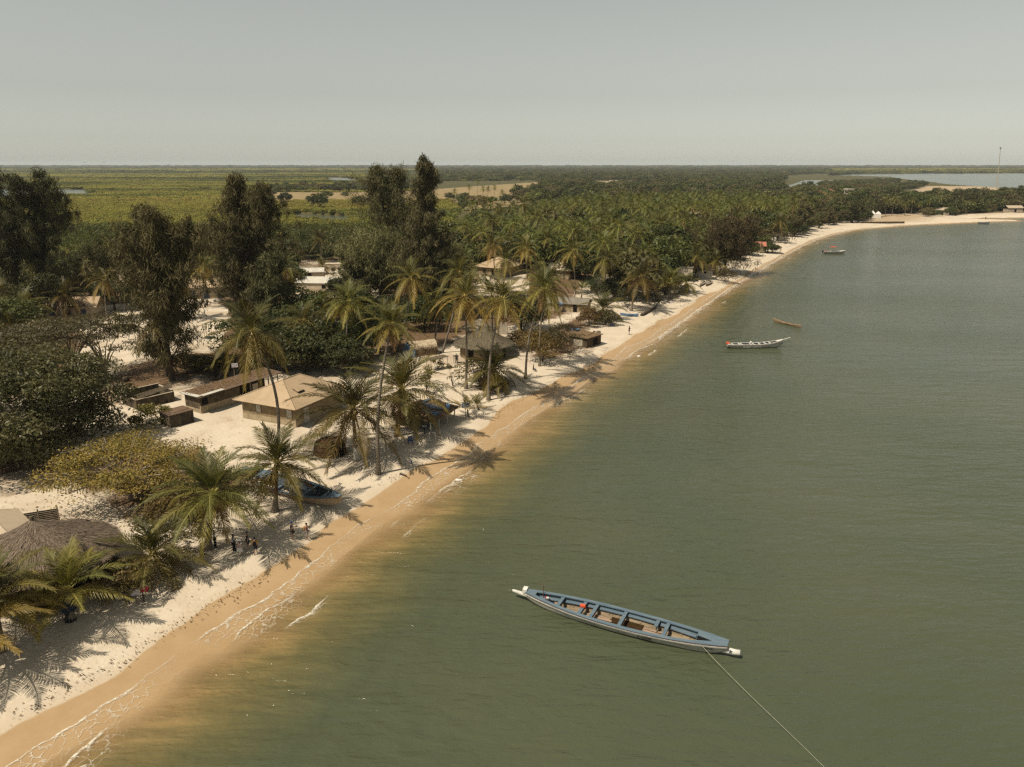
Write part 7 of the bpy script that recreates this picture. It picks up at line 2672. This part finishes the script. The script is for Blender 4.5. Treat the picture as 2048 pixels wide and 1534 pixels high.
tag(mb.build('hanging_shirt', simple('navy_shirt', (0.02, 0.03, 0.06), None, 4, 0.9), None, True, g), 'navy shirt hung on the trunk of the palm before the big hut', 'shirt')
g = G(252, 762)
tag(MB().ball((0, 0, 0.32), (0.55, 0.45, 0.42), 12, 8).build('tree_stump', M['bark'], None, True, g), 'dark rounded stump on the brown leaf litter by the road', 'stump')
g = G(417, 676)
t = thing('tree_guard', 'low pale guard of thin stakes on the courtyard sand', 'guard', g, 0)
for k in range(8):
    a = k * math.pi / 4
    MB().tube([(0.7 * math.cos(a), 0.7 * math.sin(a), 0), (0.7 * math.cos(a), 0.7 * math.sin(a), 2.4)], 0.04, 5).build('stake', M['pole'], t)
MB().lathe([(0.74, 0.02), (0.74, 0.22), (0.66, 0.22), (0.66, 0.02)], 16).build('ring', M['blue_paint'], t)
g = G(437, 603)
t = thing('stone_bench', 'low white stone bench at the far side of the courtyard', 'bench', g, RA(10))
MB().box((0, 0, 0.5), (2.4, 0.9, 0.14)).build('seat', M['white_post'], t)
for s in (-1, 1):
    MB().box((s * 0.9, 0, 0.2), (0.3, 0.7, 0.45)).build('leg', M['concrete'], t)
g = G(471, 768)
t = thing('washing_pole', 'pole with white cloths behind the reed shack roof', 'pole', g, 0)
MB().tube([(0, 0, 0), (0, 0, 3.2)], 0.05, 6).build('shaft', M['pole'], t)
MB().box((0.2, 0, 2.9), (0.9, 0.1, 0.6), 0.3).build('cloth', M['white_cloth'], t)
g = G(823, 927)
tag(MB().lathe([(0.07, 0), (0.08, 0.3), (0.03, 0.38), (0.03, 0.42)], 10).build('bottle', M['blue_plastic'], None, True, g), 'small dark bottle standing on the pale sand near the wet edge', 'bottle')
g = P(918, 960, 0.02)
tag(MB().ball((0, 0, 0.02), (0.45, 0.22, 0.1), 10, 6).build('plastic_bag', M['white_paint'], None, True, (*g, 0)), 'white plastic bag floating in the golden shallows by the palm shadow', 'bag')
g = P(1278, 713, 0.02)
tag(MB().ball((0, 0, 0.05), (0.35, 0.25, 0.2), 10, 6).build('float_buoy', M['white_paint'], None, True, (*g, 0)), 'small white float in the shallows beyond the beach', 'float')
rr = random.Random(12)
for i, (px, py, s) in enumerate(((952, 745, 0.5), (1150, 660, 0.6), (1228, 652, 0.7), (1345, 606, 0.7), (1195, 665, 0.5))):
    mb = MB()
    for k in range(5):
        mb.box((rr.uniform(-0.8, 0.8), rr.uniform(-0.5, 0.5), 0.15), (rr.uniform(0.3, 0.8), rr.uniform(0.2, 0.5), rr.uniform(0.1, 0.35)), rr.uniform(0, 3))
    o = mb.build('rubbish_heap', M[('white_cloth', 'blue_tarp', 'blue_tarp', 'white_cloth', 'wood')[i]], None, False, G(px, py))
    tag(o, ('pale rubbish scattered behind the round hut', 'blue and white rubbish by the yellow bush', 'blue plastic heap below the squat palm', 'pale plastic litter by the dark shrub', 'broken boards beside the slab shack')[i], 'rubbish')
for px, py, lb in ((170, 325, 'leftmost tiny dark bird in the sky above the marsh'), (208, 325, 'middle tiny dark bird in the sky above the marsh'), (337.5, 329.5, 'rightmost tiny dark bird just above the horizon')):
    u, v_ = (px - 1024) / F, (767 - py) / F
    d = 260.0
    tt = d / (CP + v_ * SP)
    t = thing('flying_bird', lb, 'bird', (u * tt, d, H + (-SP + v_ * CP) * tt), 0.4, 'birds over the marsh')
    mb = MB()
    mb.ball((0, 0, 0), (0.09, 0.22, 0.08), 8, 6)
    mb.ball((0, 0.23, 0.03), (0.06, 0.08, 0.06), 8, 5)
    mb.add([(-0.05, -0.2, 0), (0.05, -0.2, 0), (0.09, -0.42, 0.0), (-0.09, -0.42, 0.0), (0, -0.3, 0.03)], [(0, 1, 2, 3), (0, 4, 1), (1, 4, 2), (2, 4, 3), (3, 4, 0)])
    mb.build('body', M['black'], t, True)
    for s in (-1, 1):
        MB().add([(s * 0.06, 0.1, 0.03), (s * 0.35, 0.16, 0.16), (s * 0.7, 0.0, 0.1), (s * 0.36, -0.06, 0.14), (s * 0.06, -0.12, 0.03), (s * 0.3, 0.04, 0.1)],
                 [(0, 1, 5), (1, 2, 5), (2, 3, 5), (3, 4, 5), (4, 0, 5), (4, 3, 2, 1, 0)]).build('wing', M['black'], t)

# ------------------------------------------------------------------ the hazy air
me = bpy.data.meshes.new('haze')
mb = MB()
mb.box((0, 9000, 33.0), (44000, 26000, 76))
hz = mb.build('haze', None)
m = bpy.data.materials.new('haze')
m.use_nodes = True
nt = m.node_tree
nt.nodes.remove(nt.nodes['Principled BSDF'])
pv = nt.nodes.new('ShaderNodeVolumePrincipled')
pv.inputs['Color'].default_value = (0.78, 0.85, 0.88, 1)
pv.inputs['Density'].default_value = 0.00006
nt.links.new(pv.outputs[0], nt.nodes['Material Output'].inputs['Volume'])
hz.data.materials.append(m)
tag(hz, 'thin dusty haze lying over the whole coast', 'haze', kind='stuff')
